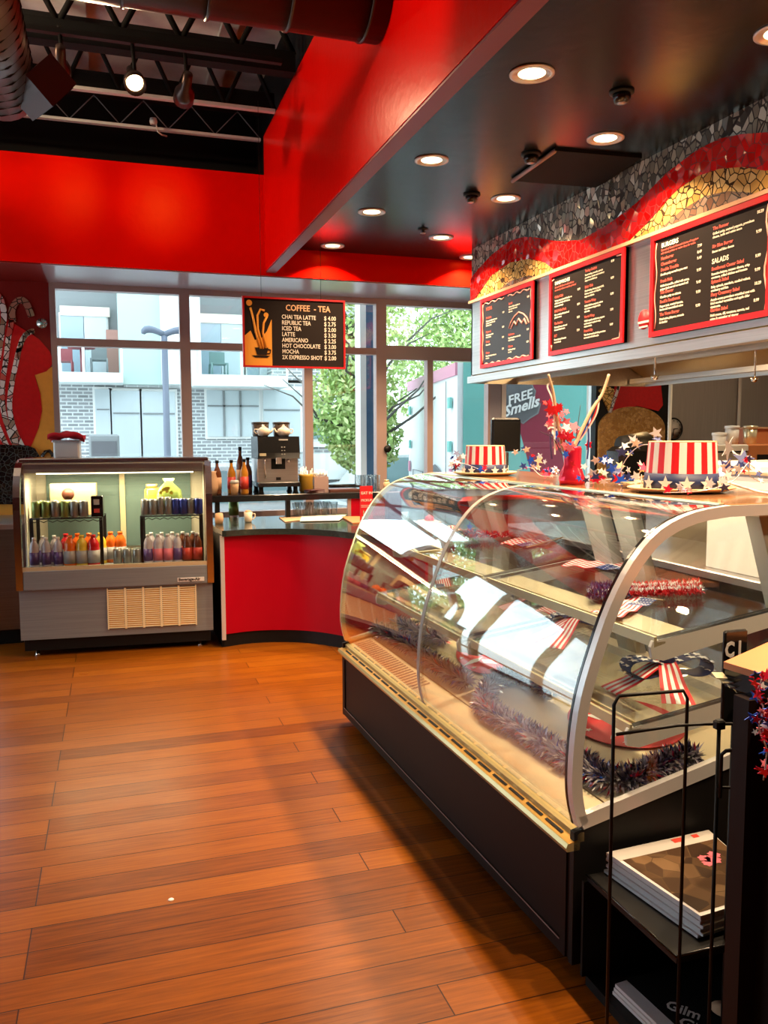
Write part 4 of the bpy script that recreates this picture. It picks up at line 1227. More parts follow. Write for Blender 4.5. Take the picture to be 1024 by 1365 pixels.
# ================================================================== STEEL COUNTER at far left
sx1 = aty(24, 700, 6.85).x
t = thing('steel_prep_counter', 'dark stainless counter at the far left beside the drinks fridge', 'counter', (sx1 - 0.17, 6.85, 0))
obj('body', MB().box(-0.17, 0.17, 0.03, 0.8, 0.12, 0.90), 'dark_steel', t)
obj('countertop', MB().bevbox(-0.18, 0.17, 0.0, 0.82, 0.90, 0.94), 'steel', t)
obj('kickboard', MB().box(-0.17, 0.17, 0.08, 0.8, 0, 0.12), 'black', t)

# ================================================================== DRINKS FRIDGE
FR = thing('drinks_fridge', 'curved-glass stainless drinks display fridge with lit shelves', 'refrigerator', (-0.675, 6.40, 0), math.radians(-4.5))
FW, FDp = 1.365, 0.68
obj('kick_base', MB().box(0.02, FW - 0.02, 0.05, FDp, 0.045, 0.13), 'black', FR)
for x in (0.10, FW - 0.10):
    for y in (0.10, FDp - 0.1):
        obj('foot', MB().lathe([(0.025, 0), (0.015, 0.01), (0.012, 0.05)], (x, y, 0), 10), 'steel_lt', FR)
mb = MB().box(0.0, FW, 0.03, FDp, 0.13, 0.5)
lb = obj('lower_body', mb, 'fridge_steel', FR)
obj('upper_band', MB().bevbox(0.03, FW - 0.03, 0.0, FDp, 0.5, 0.645, 0.012), 'fridge_steel', FR)
prof = [(0.0, 0.5), (0.0, 1.08), (0.012, 1.17), (0.035, 1.25), (0.07, 1.32), (0.12, 1.375), (0.18, 1.41), (0.26, 1.43)]
def fr_side(x0, x1, name='side_frame', m='steel_lt', w=0.05, pr=prof):
    inner = [(a + w, b) if b < 1.2 else (a + w * 0.8, b - w * 0.75) for a, b in pr]
    mb = MB(); P = pr; n = len(P); vs = []; fs = []
    for x in (x0, x1):
        vs += [(x, a, b) for a, b in P] + [(x, a, b) for a, b in inner]
    for i in range(n - 1):
        fs += [(i, i + 1, n + i + 1, n + i), (2 * n + i, 3 * n + i, 3 * n + i + 1, 2 * n + i + 1), (i, 2 * n + i, 2 * n + i + 1, i + 1), (n + i, n + i + 1, 3 * n + i + 1, 3 * n + i)]
    fs += [(0, n, 3 * n, 2 * n), (n - 1, 3 * n - 1, 4 * n - 1, 2 * n - 1)]
    mb.smooth = False; mb.add(vs, fs)
    return obj(name, mb, m, FR)
fr_side(-0.012, 0.035); fr_side(FW - 0.035, FW + 0.012)
# glass front
mb = MB(); P = [(a + 0.01, b) for a, b in prof[0:]]; P[0] = (0.01, 0.66); n = len(P)
vs = [(x, a + e, b - e * 0.3) for e in (0, 0.006) for x in (0.04, FW - 0.04) for a, b in P]; fs = []
mb.smooth = True
for L in (0, 2 * n):
    for i in range(n - 1): fs.append((L + i, L + i + 1, L + n + i + 1, L + n + i))
mb.add(vs, fs); obj('curved_glass', mb, 'glass', FR)
obj('glass_bottom_rail', MB().box(0.035, FW - 0.035, 0.004, 0.03, 0.63, 0.665), 'gold_hi', FR)
obj('top_panel', MB().bevbox(0.0, FW, 0.20, FDp, 1.405, 1.44, 0.008), 'steel_lt', FR)
obj('top_rail', MB().box(0.05, FW - 0.05, 0.125, 0.21, 1.335, 1.40), 'steel', FR)
obj('inner_floor', MB().box(0.02, FW - 0.02, 0.02, FDp - 0.02, 0.62, 0.64), 'cream', FR)
obj('back_wall', MB().box(0.02, FW - 0.02, FDp - 0.02, FDp, 0.64, 1.41), 'cream', FR)
for x in (0.035, FW - 0.045): obj('inner_side', MB().box(x, x + 0.01, 0.16, FDp - 0.02, 0.64, 1.40), 'cream', FR)
obj('rear_slider', MB().box(0.12, FW / 2 - 0.01, FDp - 0.035, FDp - 0.02, 0.72, 1.36), 'bld_blind', FR)
obj('rear_slider', MB().box(FW / 2 + 0.03, FW - 0.14, FDp - 0.035, FDp - 0.02, 0.72, 1.36), 'bld_blind', FR)
obj('door_mullion', MB().box(FW / 2 - 0.01, FW / 2 + 0.03, FDp - 0.06, FDp - 0.02, 0.66, 1.38), 'beige', FR)
lt = obj('light_tube', MB().tube([(0.12, 0.22, 1.335), (FW - 0.12, 0.22, 1.335)], 0.013, 10), 'tube', FR)
pz = W[FR] @ Vector((FW / 2, 0.26, 1.31))
area('fridge_tube_light', pz, FW - 0.3, FRIDGE_P, (1.0, 0.82, 0.48), rot=(0, 0, math.radians(-4.5)), size_y=0.04, shape='RECTANGLE')
# vents: five louvre columns, louvres and backing coloured bright for reflected light
vx = [0.615 + k * 0.128 for k in range(5)]
for k, x in enumerate(vx):
    v = obj('vent_backing', MB().box(x, x + 0.105, 0.024, 0.03, 0.19, 0.475), 'orange_strip', lb)
mb = MB()
for x in vx:
    for j in range(19):
        z = 0.192 + j * 0.0155
        mb.prism([(x - 0.004, 0.024, z), (x + 0.109, 0.024, z), (x + 0.109, 0.014, z - 0.004), (x - 0.004, 0.014, z - 0.004)], (0, 0, 0.0025))
    mb.box(x - 0.012, x - 0.004, 0.015, 0.03, 0.18, 0.485); mb.box(x + 0.109, x + 0.117, 0.015, 0.03, 0.18, 0.485)
obj('vent_louvres', mb, 'vent_glow', lb)
np_ = obj('name_plate', MB().box(FW - 0.255, FW - 0.06, -0.005, 0.0, 0.517, 0.547), 'white', FR)
mb = MB(); text_mb(mb, 'Beverage-Air', (FW - 0.248, -0.006, 0.524), (1, 0, 0), (0, 0, 1), 0.030, 0.001, bold=0.0008); obj('plate_lettering', mb, 'black', np_)


def wire_shelf(x0, x1, y0, y1, z, label):
    t = thing('wire_shelf', label, 'shelf', W[FR] @ Vector((x0, y0, 0.642)), math.radians(-4.5))
    w, d, h = x1 - x0, y1 - y0, z - 0.642
    mb = MB(); mb.tube([(0, 0, h), (w, 0, h), (w, d, h), (0, d, h)], 0.006, 6, closed=True)
    for k in range(1, 12): mb.tube([(w * k / 12, 0, h), (w * k / 12, d, h)], 0.003, 4)
    obj('shelf_deck', mb, 'black', t)
    mb = MB()
    n = 16
    mb.tube([(w * i / n, -0.002, h - 0.012 - (0.014 if i % 2 else 0)) for i in range(n + 1)], 0.003, 4)
    obj('truss_wire', mb, 'black', t)
    for x in (0.008, w - 0.008):
        for y in (0.008, d - 0.008): obj('leg', MB().box(x - 0.012, x + 0.012, y - 0.008, y + 0.008, 0, h), 'black', t)
    return t
SZ = 1.00
wire_shelf(0.075, 0.575, 0.14, 0.44, SZ, 'black wire shelf on the left inside the drinks fridge')
wire_shelf(0.85, FW - 0.06, 0.14, 0.44, SZ, 'black wire shelf on the right inside the drinks fridge')


def can(m, r=0.033, h=0.122, name='drink_can'):
    t = thing(name, 'x', 'can')
    obj('can_body', MB().lathe([(r * 0.8, 0), (r, 0.008), (r, h - 0.012), (r * 0.82, h - 0.002)], n=16), m, t)
    obj('can_lid', MB().lathe([(r * 0.82, h - 0.002), (r * 0.84, h), (r * 0.7, h - 0.003), (0, h - 0.003)], n=16), 'can_top', t)
    return t
def bottle(m, lab, cap, r=0.036, h=0.215, name='drink_bottle', neck=0.5):
    t = thing(name, 'x', 'bottle')
    obj('bottle_body', MB().lathe([(r * 0.9, 0), (r, 0.01), (r, h * 0.55), (r * 0.92, h * 0.62), (r * 0.95, h * 0.70), (r * 0.7, h * 0.82), (r * 0.38, h * 0.90), (r * 0.36, h * 0.94)], n=16), m, t)
    obj('label', MB().lathe([(r * 1.02, h * 0.12), (r * 1.02, h * 0.52)], n=16), lab, t)
    obj('cap', MB().lathe([(r * 0.42, h * 0.92), (r * 0.42, h), (0, h)], n=12), cap, t)
    return t
proto = {'g': can('can_green'), 'k': can('can_grey'), 'b': can('can_blue'), 's': can('can_grey', 0.027, 0.135),
         'O': bottle('orange_drink', 'label_grey', 'orange_drink', 0.044, 0.235), 'R': bottle('red_drink', 'label_grey', 'red_drink', 0.044, 0.235), 'Y': bottle('yellow_drink', 'label_grey', 'yellow_drink', 0.044, 0.235),
         'C': bottle('clear_drink', 'purple', 'white', 0.033, 0.225), 'T': bottle('brown_drink', 'label_red', 'white', 0.036, 0.225), 'P': bottle('clear_drink', 'pink', 'white', 0.036, 0.225)}
used = {}
cname = {'g': 'green drink can', 'k': 'grey drink can', 'b': 'blue energy drink can', 's': 'slim grey can', 'O': 'orange sports drink bottle', 'R': 'red sports drink bottle', 'Y': 'yellow sports drink bottle', 'C': 'lilac-labelled bottle', 'T': 'brown tea bottle', 'P': 'pink-labelled clear bottle'}
def put(code, x, y, z, where, grp):
    loc = W[FR] @ Vector((x, y, z))
    lab = cname[code] + ' ' + where
    if code not in used:
        o = proto[code]; o.location = loc; o.rotation_euler = (0, 0, random.uniform(-.6, .6)); used[code] = 1
        o['label'] = lab; o['group'] = grp
    else:
        o = dup(proto[code], loc, random.uniform(-.6, .6), lab, grp)
    return o
orders = ['first', 'second', 'third', 'fourth', 'fifth', 'sixth', 'seventh', 'eighth', 'ninth', 'tenth']
for i, c in enumerate('ggkgkk'):
    put(c, 0.115 + i * 0.066, 0.175, SZ + 0.006, 'on the upper left fridge shelf, %s from the left in front' % orders[i], 'cans in the front row of the upper left fridge shelf')
for i, c in enumerate('gkg'):
    put(c, 0.125 + i * 0.1, 0.27, SZ + 0.006, 'behind the front cans on the upper left shelf, %s from the left' % orders[i], 'cans in the second row of the upper left fridge shelf')
for i, c in enumerate('kkssbbkb'):
    put(c, 0.885 + i * 0.056, 0.175 if i % 2 else 0.185, SZ + 0.006, 'on the upper right fridge shelf, %s from the left' % orders[i], 'cans on the upper right fridge shelf')
for i, c in enumerate('CCCOYR'):
    put(c, 0.10 + i * 0.082, 0.12, 0.642, 'on the fridge floor, %s from the left in the front row' % orders[i], 'bottles in the lower left front row of the fridge')
for i, c in enumerate('CCROOY'):
    put(c, 0.14 + i * 0.082, 0.24, 0.642, 'in the second row of the fridge floor, %s from the left' % orders[i], 'bottles in the lower left second row of the fridge')
for i, c in enumerate('OO'):
    put(c, 0.62 + i * 0.07, 0.28, 0.642, ['in the middle of the fridge floor, left of the pair', 'in the middle of the fridge floor, right of the pair'][i], 'orange bottles in the middle of the fridge')
for i, c in enumerate('kkk'):
    put(c, 0.68 + i * 0.068, 0.13, 0.642, 'on the middle fridge floor, %s from the left' % orders[i], 'cans on the middle fridge floor')
for i, c in enumerate('CPPCTT'):
    put(c, 0.90 + i * 0.072, 0.12, 0.642, 'on the right fridge floor, %s from the left in front' % orders[i], 'bottles in the lower right front row of the fridge')
for i, c in enumerate('PCPTT'):
    put(c, 0.92 + i * 0.078, 0.24, 0.642, 'in the second row of the right fridge floor, %s from the left' % orders[i], 'bottles in the lower right second row of the fridge')
for k in proto:
    if k not in used:
        o = proto[k]
        for c in list(o.children): bpy.data.objects.remove(c)
        bpy.data.objects.remove(o)
def fthing(name, label, cat, x, y, z): return thing(name, label, cat, W[FR] @ Vector((x, y, z)), math.radians(-4.5))
t = fthing('drink_carton', 'black four-pack drink carton at the right of the upper left shelf', 'carton', 0.50, 0.15, SZ + 0.006)
obj('carton_box', MB().bevbox(0, 0.085, 0, 0.10, 0, 0.155, 0.004), 'black_gloss', t)
obj('carton_print', MB().box(0.02, 0.06, -0.002, 0, 0.03, 0.06), 'label_red', t)
obj('carton_print', MB().box(0.02, 0.06, -0.002, 0, 0.09, 0.13), 'grey_plastic', t)
t = fthing('cardboard_box', 'tan cardboard box with a round stamp behind the green cans', 'box', 0.19, 0.33, SZ + 0.006)
obj('box_body', MB().bevbox(0, 0.33, 0, 0.10, 0, 0.24, 0.004), 'tan_board', t)
mb = MB().lathe([(0.045, 0), (0.045, 0.002)], n=20); mb.xf(Matrix.Translation((0.13, 0, 0.16)) @ Matrix.Rotation(PI / 2, 4, 'X')); obj('round_stamp', mb, 'wood_dk', t)
t = fthing('lime_bag', 'green and yellow fruit drink bag on the upper right shelf', 'bag', 1.06, 0.30, SZ + 0.006)
mb = MB(); mb.lathe([(0.09, 0), (0.11, 0.08), (0.09, 0.18), (0.03, 0.24), (0.05, 0.27)], n=14, sy=0.5); obj('bag_body', mb, 'can_green', t)
mb = MB()
for k in range(14):
    mb.star((random.uniform(-.07, .07), -0.058, random.uniform(.03, .2)), 0.018, (1, 0, 0), (0, 0, 1), 0.003, 0.6)
obj('fruit_print', mb, 'yellow_drink', t)
t = fthing('juice_jar', 'yellow-lidded juice jar at the back of the upper right shelf', 'jar', 0.93, 0.36, SZ + 0.006)
obj('jar_body', MB().lathe([(0.05, 0), (0.055, 0.02), (0.055, 0.18), (0.04, 0.2)], n=16), 'yellow_drink', t)
obj('jar_lid', MB().lathe([(0.044, 0.2), (0.044, 0.225), (0, 0.225)], n=16), 'gold', t)

# white tub with a red cloth on top of the fridge
t = fthing('white_tub', 'white plastic tub with a red cloth on top of the drinks fridge', 'tub', 0.20, 0.52, 1.441)
obj('tub_body', MB().bevbox(0, 0.19, 0, 0.15, 0, 0.125, 0.012), 'white', t)
obj('tub_rim', MB().bevbox(-0.008, 0.198, -0.008, 0.158, 0.115, 0.132, 0.006), 'white_metal', t)
mb = MB()
vs = []; nx, ny = 14, 10
for j in range(ny + 1):
    for i in range(nx + 1):
        u, v = i / nx, j / ny
        vs.append((-0.035 + 0.26 * u, -0.03 + 0.20 * v, 0.0 + 0.025 * math.sin(u * PI) + 0.012 * math.sin(u * 9 + v * 5) + 0.008 * math.sin(v * 11)))
fs = [(j * (nx + 1) + i, j * (nx + 1) + i + 1, (j + 1) * (nx + 1) + i + 1, (j + 1) * (nx + 1) + i) for j in range(ny) for i in range(nx)]
mb.smooth = True
nvv = len(vs)
vs2 = vs + [(a, b, c - 0.028) for a, b, c in vs]
edge = []
fs2 = fs + [tuple(k + nvv for k in reversed(f)) for f in fs]
bl = [i for i in range(nx + 1)] + [(j) * (nx + 1) + nx for j in range(1, ny + 1)] + [ny * (nx + 1) + i for i in range(nx - 1, -1, -1)] + [j * (nx + 1) for j in range(ny - 1, 0, -1)]
for i in range(len(bl)):
    a, b = bl[i], bl[(i + 1) % len(bl)]
    fs2.append((a, a + nvv, b + nvv, b))
mb.add(vs2, fs2)
o = obj('folded_cloth', mb, 'cloth_red')
o.location = W[FR] @ Vector((0.20, 0.52, 1.602)); o.rotation_euler = (0, 0, math.radians(-4.5))
tag(o, 'crumpled red cloth lying on the white tub', 'cloth')

# ================================================================== CURVED RED COUNTER
def spline(P, n=8):
    P = [Vector(p) for p in P]; out = []
    for i in range(len(P) - 1):
        p0 = P[max(i - 1, 0)]; p1 = P[i]; p2 = P[i + 1]; p3 = P[min(i + 2, len(P) - 1)]
        for k in range(n):
            t_ = k / n
            out.append(0.5 * ((2 * p1) + (p2 - p0) * t_ + (2 * p0 - 5 * p1 + 4 * p2 - p3) * t_ * t_ + (-p0 + 3 * p1 - 3 * p2 + p3) * t_ ** 3))
    out.append(P[-1]); return out


ZT = 0.895
base = spline([(0.765, 6.27, 0), (0.96, 6.315, 0), (1.165, 6.29, 0), (1.386, 6.185, 0), (1.58, 5.97, 0), (1.72, 5.68, 0), (1.82, 5.3, 0), (1.87, 4.9, 0)])
ctr = thing('curved_counter', 'curved red-fronted service counter with black stone top', 'counter', (1.3, 6.7, 0))
back = [(2.3, 4.9), (2.3, 7.25), (0.74, 7.25)]
def poly3(pts, z): return [(p[0], p[1], z) for p in pts]
outer = [(p.x, p.y) for p in base]
def offs(P, d):
    out = []
    for i, p in enumerate(P):
        a = Vector(P[max(i - 1, 0)]); b = Vector(P[min(i + 1, len(P) - 1)]); t_ = (b - a).normalized(); n_ = Vector((t_.y, -t_.x))
        if n_.y > 0: n_ = -n_
        out.append((p[0] + n_.x * d, p[1] + n_.y * d))
    return out
def ext(pts, z0, z1):
    m = MB(); vs = poly3(pts, z0) + poly3(pts, z1); n = len(pts)
    return m.add(vs, [tuple(range(n)), tuple(range(n, 2 * n))] + [(i, (i + 1) % n, n + (i + 1) % n, n + i) for i in range(n)])
def shell(pts_o, pts_i, z0, z1):
    m = MB(); n = len(pts_o); vs = []
    for a, b in zip(pts_o, pts_i): vs += [(a[0], a[1], z0), (a[0], a[1], z1), (b[0], b[1], z0), (b[0], b[1], z1)]
    fs = []
    for i in range(n - 1):
        o = 4 * i; fs += [(o, o + 4, o + 5, o + 1), (o + 2, o + 3, o + 7, o + 6), (o + 1, o + 5, o + 7, o + 3), (o, o + 2, o + 6, o + 4)]
    fs += [(0, 1, 3, 2), (4 * n - 4, 4 * n - 2, 4 * n - 1, 4 * n - 3)]
    m.smooth = False
    return m.add(vs, fs)
inn = offs(outer, -0.02)
obj('red_panel', shell(outer, inn, 0.10, ZT - 0.05), 'red_lam', ctr, world=True)
obj('kickboard', shell(offs(outer, -0.012), offs(outer, -0.03), 0.0, 0.10), 'black', ctr, world=True)
obj('corner_post', MB().box(0.745, 0.775, 6.255, 6.285, 0.06, ZT - 0.04), 'white_metal', ctr, world=True)
obj('side_panel', MB().box(0.748, 0.762, 6.285, 7.22, 0.0, ZT - 0.04), 'black', ctr, world=True)
obj('countertop', ext([(0.742, 6.60), (0.760, 6.25)] + offs(outer, 0.035)[1:] + [(2.85, 4.9), (2.85, 7.25), (0.742, 7.25)], ZT - 0.045, ZT), 'granite', ctr, world=True)
# raised rear shelf
rs = thing('raised_shelf', 'black raised shelf along the window behind the red counter', 'shelf', (0.78, 7.0, ZT))
ZS = 1.105
RSL = 2.36
obj('shelf_board', MB().bevbox(0.755, RSL, 6.98, 7.46, ZS - 0.055, ZS, 0.006), 'black_gloss', rs, world=True)
for x in (0.80, 1.40): obj('post', MB().box(x, x + 0.04, 7.02, 7.06, ZT, ZS - 0.055), 'black', rs, world=True)
obj('post', MB().box(1.945, 1.975, 7.0, 7.03, ZT, ZS - 0.055), 'frame', rs, world=True)
obj('red_back_panel', MB().box(1.975, RSL, 7.0, 7.03, ZT, ZS - 0.055), 'red_lam', rs, world=True)

# espresso machine
em = thing('espresso_machine', 'steel and black automatic espresso machine on the raised shelf', 'coffee machine', (1.17, 7.05, ZS))
mw, mdp = 0.36, 0.34
for x in (0.03, mw - 0.03):
    for y in (0.04, mdp - 0.04): obj('foot', MB().lathe([(0.028, 0), (0.02, 0.02), (0.02, 0.06)], (x, y, 0), 12), 'black', em)
obj('drip_base', MB().bevbox(0, mw, -0.02, mdp, 0.06, 0.10, 0.006), 'black_gloss', em)
obj('steel_body', MB().bevbox(0.0, mw - 0.005, 0.03, mdp, 0.10, 0.31, 0.006), 'steel', em)
obj('black_head', MB().prism([(0, 0.0, 0.30), (0, -0.025, 0.35), (0, 0.0, 0.49), (0, mdp, 0.49), (0, mdp, 0.30)], (mw, 0, 0)), 'black_gloss', em)
obj('dispense_recess', MB().box(0.12, 0.24, 0.022, 0.03, 0.21, 0.31), 'black_matte', em)
obj('coffee_spout', MB().bevbox(0.155, 0.205, -0.005, 0.03, 0.255, 0.315, 0.004), 'steel_lt', em)
obj('steam_wand', MB().tube([(0.06, 0.02, 0.32), (0.06, -0.005, 0.27), (0.065, 0.0, 0.13)], 0.006, 8), 'steel_lt', em)
obj('lit_window', MB().box(0.012, 0.068, -0.026, -0.018, 0.325, 0.348), 'gold_hi', em)
mb = MB()
for i in range(3):
    for j in range(2): mb.box(0.20 + j * 0.022, 0.21 + j * 0.022, -0.022, -0.012, 0.335 + i * 0.03, 0.343 + i * 0.03)
obj('buttons', mb, 'grey_plastic', em)
mb = MB(); mb.box(0.18, 0.26, -0.012, -0.004, 0.455, 0.468); obj('name_strip', mb, 'grey_plastic', em)
mb = MB().lathe([(0.016, 0), (0.013, 0.02)], n=14); mb.xf(Matrix.Translation((0.27, 0.03, 0.28)) @ Matrix.Rotation(PI / 2, 4, 'X')); obj('knob', mb, 'steel_lt', em)
obj('drain_grip', MB().box(0.16, 0.20, 0.02, 0.03, 0.115, 0.14), 'black', em)
for i, x in enumerate((1.235, 1.42)):
    t = thing('bean_hopper', ('left' if i == 0 else 'right') + ' smoky brown bean hopper on top of the espresso machine', 'hopper', (x, 7.28, ZS + 0.49), group=None)
    obj('hopper_bin', MB().lathe([(0.065, 0), (0.07, 0.01), (0.076, 0.11)], n=4 * 5), 'smoke', t)
    obj('hopper_lid', MB().lathe([(0.078, 0.11), (0.078, 0.125), (0, 0.127)], n=20), 'smoke', t)
def teapot(x, lab, flip):
    t = thing('teapot', lab, 'teapot', (x, 7.12, ZS + 0.49), group=None)
    obj('pot_body', MB().lathe([(0.025, 0), (0.045, 0.01), (0.058, 0.035), (0.052, 0.06), (0.03, 0.075)], n=22), 'pot_white', t)
    obj('lid', MB().lathe([(0.031, 0.074), (0.018, 0.084), (0.007, 0.088), (0.009, 0.098), (0, 0.10)], n=18), 'pot_white', t)
    s = flip
    obj('spout', MB().tube([(s * 0.045, 0, 0.03), (s * 0.07, 0, 0.042), (s * 0.082, 0, 0.07)], [0.012, 0.009, 0.006], 8), 'pot_white', t)
    obj('handle', MB().tube([(-s * 0.047, 0, 0.058), (-s * 0.075, 0, 0.062), (-s * 0.082, 0, 0.045), (-s * 0.068, 0, 0.026), (-s * 0.05, 0, 0.024)], 0.0055, 6), 'pot_white', t)
teapot(1.235, 'ivory teapot on the left of the espresso machine top', 1)
teapot(1.41, 'ivory teapot on the right of the espresso machine top', -1)


def syrup(px, lab, m, capc, y=7.2, h=0.29, label_m='label_red'):
    p = aty(px, 655, y)
    t = thing('syrup_bottle', lab, 'bottle', (p.x, y, ZS))
    obj('bottle_body', MB().lathe([(0.034, 0), (0.036, 0.01), (0.036, h * .6), (0.030, h * .68), (0.014, h * .82), (0.013, h * .93)], n=16), m, t)
    obj('label', MB().lathe([(0.037, h * .15), (0.037, h * .5)], n=16), label_m, t)
    obj('cap', MB().lathe([(0.016, h * .92), (0.016, h), (0, h)], n=12), capc, t)
syrup(290, 'brown syrup bottle nearest the drinks fridge', 'brown_drink', 'black', 7.15, label_m='kraft')
syrup(309, 'amber syrup bottle, second from the fridge', 'amber_drink', 'black', 7.2)
syrup(321, 'tall dark syrup bottle standing at the back', 'brown_drink', 'black', 7.38, 0.40, 'kraft')
syrup(326, 'amber syrup bottle with red band next to the espresso machine', 'amber_drink', 'black', 7.1, 0.30)
syrup(331, 'purple-labelled dark bottle touching the espresso machine side', 'brown_drink', 'black', 7.25, 0.31, 'purple')
p = aty(284, 658, 7.1)
t = thing('paper_parcel', 'kraft paper wrapped bundle beside the syrup bottles', 'parcel', (p.x, 7.12, ZS))
obj('wrap', MB().lathe([(0.035, 0), (0.05, 0.06), (0.045, 0.13), (0.03, 0.18), (0.035, 0.20)], n=9), 'kraft', t)
p = aty(313, 664, 7.03)
t = thing('paper_cup', 'small paper cup with a grey lid at the shelf front', 'cup', (p.x, 7.03, ZS))
obj('cup_body', MB().lathe([(0.026, 0), (0.034, 0.06), (0.036, 0.10)], n=18), 'kraft', t)
obj('lid', MB().lathe([(0.038, 0.10), (0.038, 0.112), (0.03, 0.125), (0, 0.125)], n=18), 'grey_plastic', t)
# mustard mug with straws + carton of straws
p = aty(408, 655, 7.15)
t = thing('mustard_jug', 'mustard yellow jug holding clear spoons beside the espresso machine', 'jug', (p.x, 7.15, ZS))
obj('jug_body', MB().lathe([(0.05, 0), (0.062, 0.02), (0.062, 0.14), (0.066, 0.16), (0.058, 0.16), (0.055, 0.03), (0, 0.02)], n=22), 'mustard', t)
obj('handle', MB().tube([(0.06, 0, 0.14), (0.10, 0, 0.135), (0.11, 0, 0.09), (0.09, 0, 0.05), (0.06, 0, 0.045)], 0.008, 8), 'mustard', t)
tag(obj('spoon_bundle', MB().xf(Matrix.Identity(4)), 'white'), 'x', 'x')
bpy.data.objects.remove(bpy.data.objects['spoon_bundle'])
mb = MB()
for k in range(16):
    a = random.uniform(0, 2 * PI); r = random.uniform(0, .04)
    mb.tube([(p.x + r * math.cos(a), 7.15 + r * math.sin(a), ZS + 0.03), (p.x + 1.6 * r * math.cos(a), 7.15 + 1.6 * r * math.sin(a), ZS + random.uniform(.18, .23))], 0.0045, 5)
tag(obj('plastic_spoons', mb, 'white_metal'), 'clear plastic spoons standing in the mustard jug', 'spoons', kind='stuff')
p = aty(428, 655, 7.2)
t = thing('straw_box', 'brown open box of wrapped straws beside the mustard jug', 'box', (p.x - 0.02, 7.12, ZS))
obj('box_body', MB().box(-0.06, 0.07, 0, 0.10, 0, 0.135), 'frame', t)
mb = MB()
for k in range(40):
    x, y = p.x + random.uniform(-.07, .04), 7.12 + random.uniform(.01, .09)
    mb.tube([(x, y, ZS + 0.136), (x + random.uniform(-.012, .012), y, ZS + random.uniform(.165, .20))], 0.003, 5)
tag(obj('wrapped_straws', mb, 'white'), 'paper wrapped straws sticking out of the brown box', 'straws', kind='stuff')
t = thing('dark_tray', 'dark brown tray lying on the raised shelf right of the straws', 'tray', (1.93, 7.2, ZS))
obj('tray_base', MB().bevbox(-0.12, 0.16, -0.09, 0.09, 0, 0.02), 'wood_dk', t)
obj('tray_rim', MB().tube([(-.12, -.09, .045), (.16, -.09, .045), (.16, .09, .045), (-.12, .09, .045)], 0.012, 6, closed=True), 'black_gloss', t)
t = thing('folded_napkins', 'crumpled brown and mauve napkins before the straw box', 'napkins', (1.66, 7.05, ZS))
mb = MB()
for k in range(4):
    z = 0.008 * k; a = 0.5 * k; mb2 = MB().bevbox(-0.08, 0.08, -0.05, 0.05, z, z + 0.007, 0.004); mb2.xf(Matrix.Rotation(a * .3, 4, 'Z')); mb.add(mb2.v, mb2.f)
obj('napkin_pile', mb, 'maroon', t)
for i in range(6):
    x = 2.12 + (i % 3) * 0.07; y = 7.15 + (i // 3) * 0.10
    t = thing('clear_tumbler', 'clear plastic tumbler at the right end of the raised shelf, %s row' % ('front' if i < 3 else 'back'), 'glass', (x, y, ZS), group='clear tumblers at the right end of the raised shelf, %s row' % ('front' if i < 3 else 'back'))
    obj('tumbler_wall', MB().lathe([(0.024, 0.0), (0.03, 0.14), (0.028, 0.14), (0.022, 0.006), (0, 0.006)], n=14), 'clear_plastic', t)
for i in range(9):
    x = 1.50 + (i % 5) * 0.085 + (0.04 if i > 4 else 0); y = 7.05 + (i // 5) * 0.09
    t = thing('water_glass', 'clear water glass under the raised shelf, %s row' % ('front' if i < 5 else 'back'), 'glass', (x, y + 0.03, ZT), group='water glasses under the raised shelf, %s row' % ('front' if i < 5 else 'back'))
    obj('glass_wall', MB().lathe([(0.026, 0.0), (0.034, 0.125), (0.032, 0.125), (0.024, 0.01), (0, 0.01)], n=14), 'clear_plastic', t)
p = aty(507, 655, 7.1)
t = thing('spice_jar', 'small brown jar at the far right end of the raised shelf', 'jar', (2.33, 7.08, ZS))
obj('jar_body', MB().lathe([(0.03, 0), (0.03, 0.07), (0.02, 0.085)], n=14), 'kraft', t)
obj('jar_lid', MB().lathe([(0.022, 0.085), (0.022, 0.10), (0, 0.10)], n=14), 'gold', t)
# things on the counter top
p = atz(331, 696, ZT)
t = thing('mug', 'beige mug with a handle on the stone countertop', 'mug', (p.x, p.y, ZT))
obj('mug_body', MB().lathe([(0.024, 0), (0.03, 0.008), (0.036, 0.085), (0.032, 0.085), (0.027, 0.02), (0, 0.015)], n=20), 'pot_white', t)
obj('handle', MB().tube([(0.033, 0, 0.07), (0.055, 0, 0.068), (0.058, 0, 0.045), (0.045, 0, 0.025), (0.03, 0, 0.022)], 0.005, 6), 'pot_white', t)
obj('spoon_tip', MB().lathe([(0.0, 0.07), (0.03, 0.078), (0.02, 0.098), (0, 0.10)], n=12), 'kraft', t)
p = atz(313, 700, ZT)
t = thing('glass_votive', 'small clear glass cup left of the beige mug', 'glass', (p.x, p.y, ZT))
obj('glass_wall', MB().lathe([(0.028, 0.0), (0.036, 0.075), (0.033, 0.075), (0.025, 0.012), (0, 0.012)], n=18), 'clear_plastic', t)
p = atz(314, 690, ZT)
t = thing('olive_canister', 'dark olive canister under the raised shelf', 'canister', (p.x + 0.02, p.y + 0.25, ZT))
obj('canister_body', MB().lathe([(0.045, 0), (0.045, 0.12)], n=18), 'can_green', t)
obj('canister_lid', MB().lathe([(0.046, 0.12), (0.046, 0.13), (0, 0.13)], n=18), 'black', t)
p = atz(292, 694, ZT)
t = thing('round_tin', 'pinkish round tin on the counter beside the fridge', 'tin', (0.80, 6.75, ZT))
obj('tin_body', MB().lathe([(0.03, 0), (0.035, 0.04), (0.03, 0.085), (0, 0.09)], n=16), 'kraft', t)
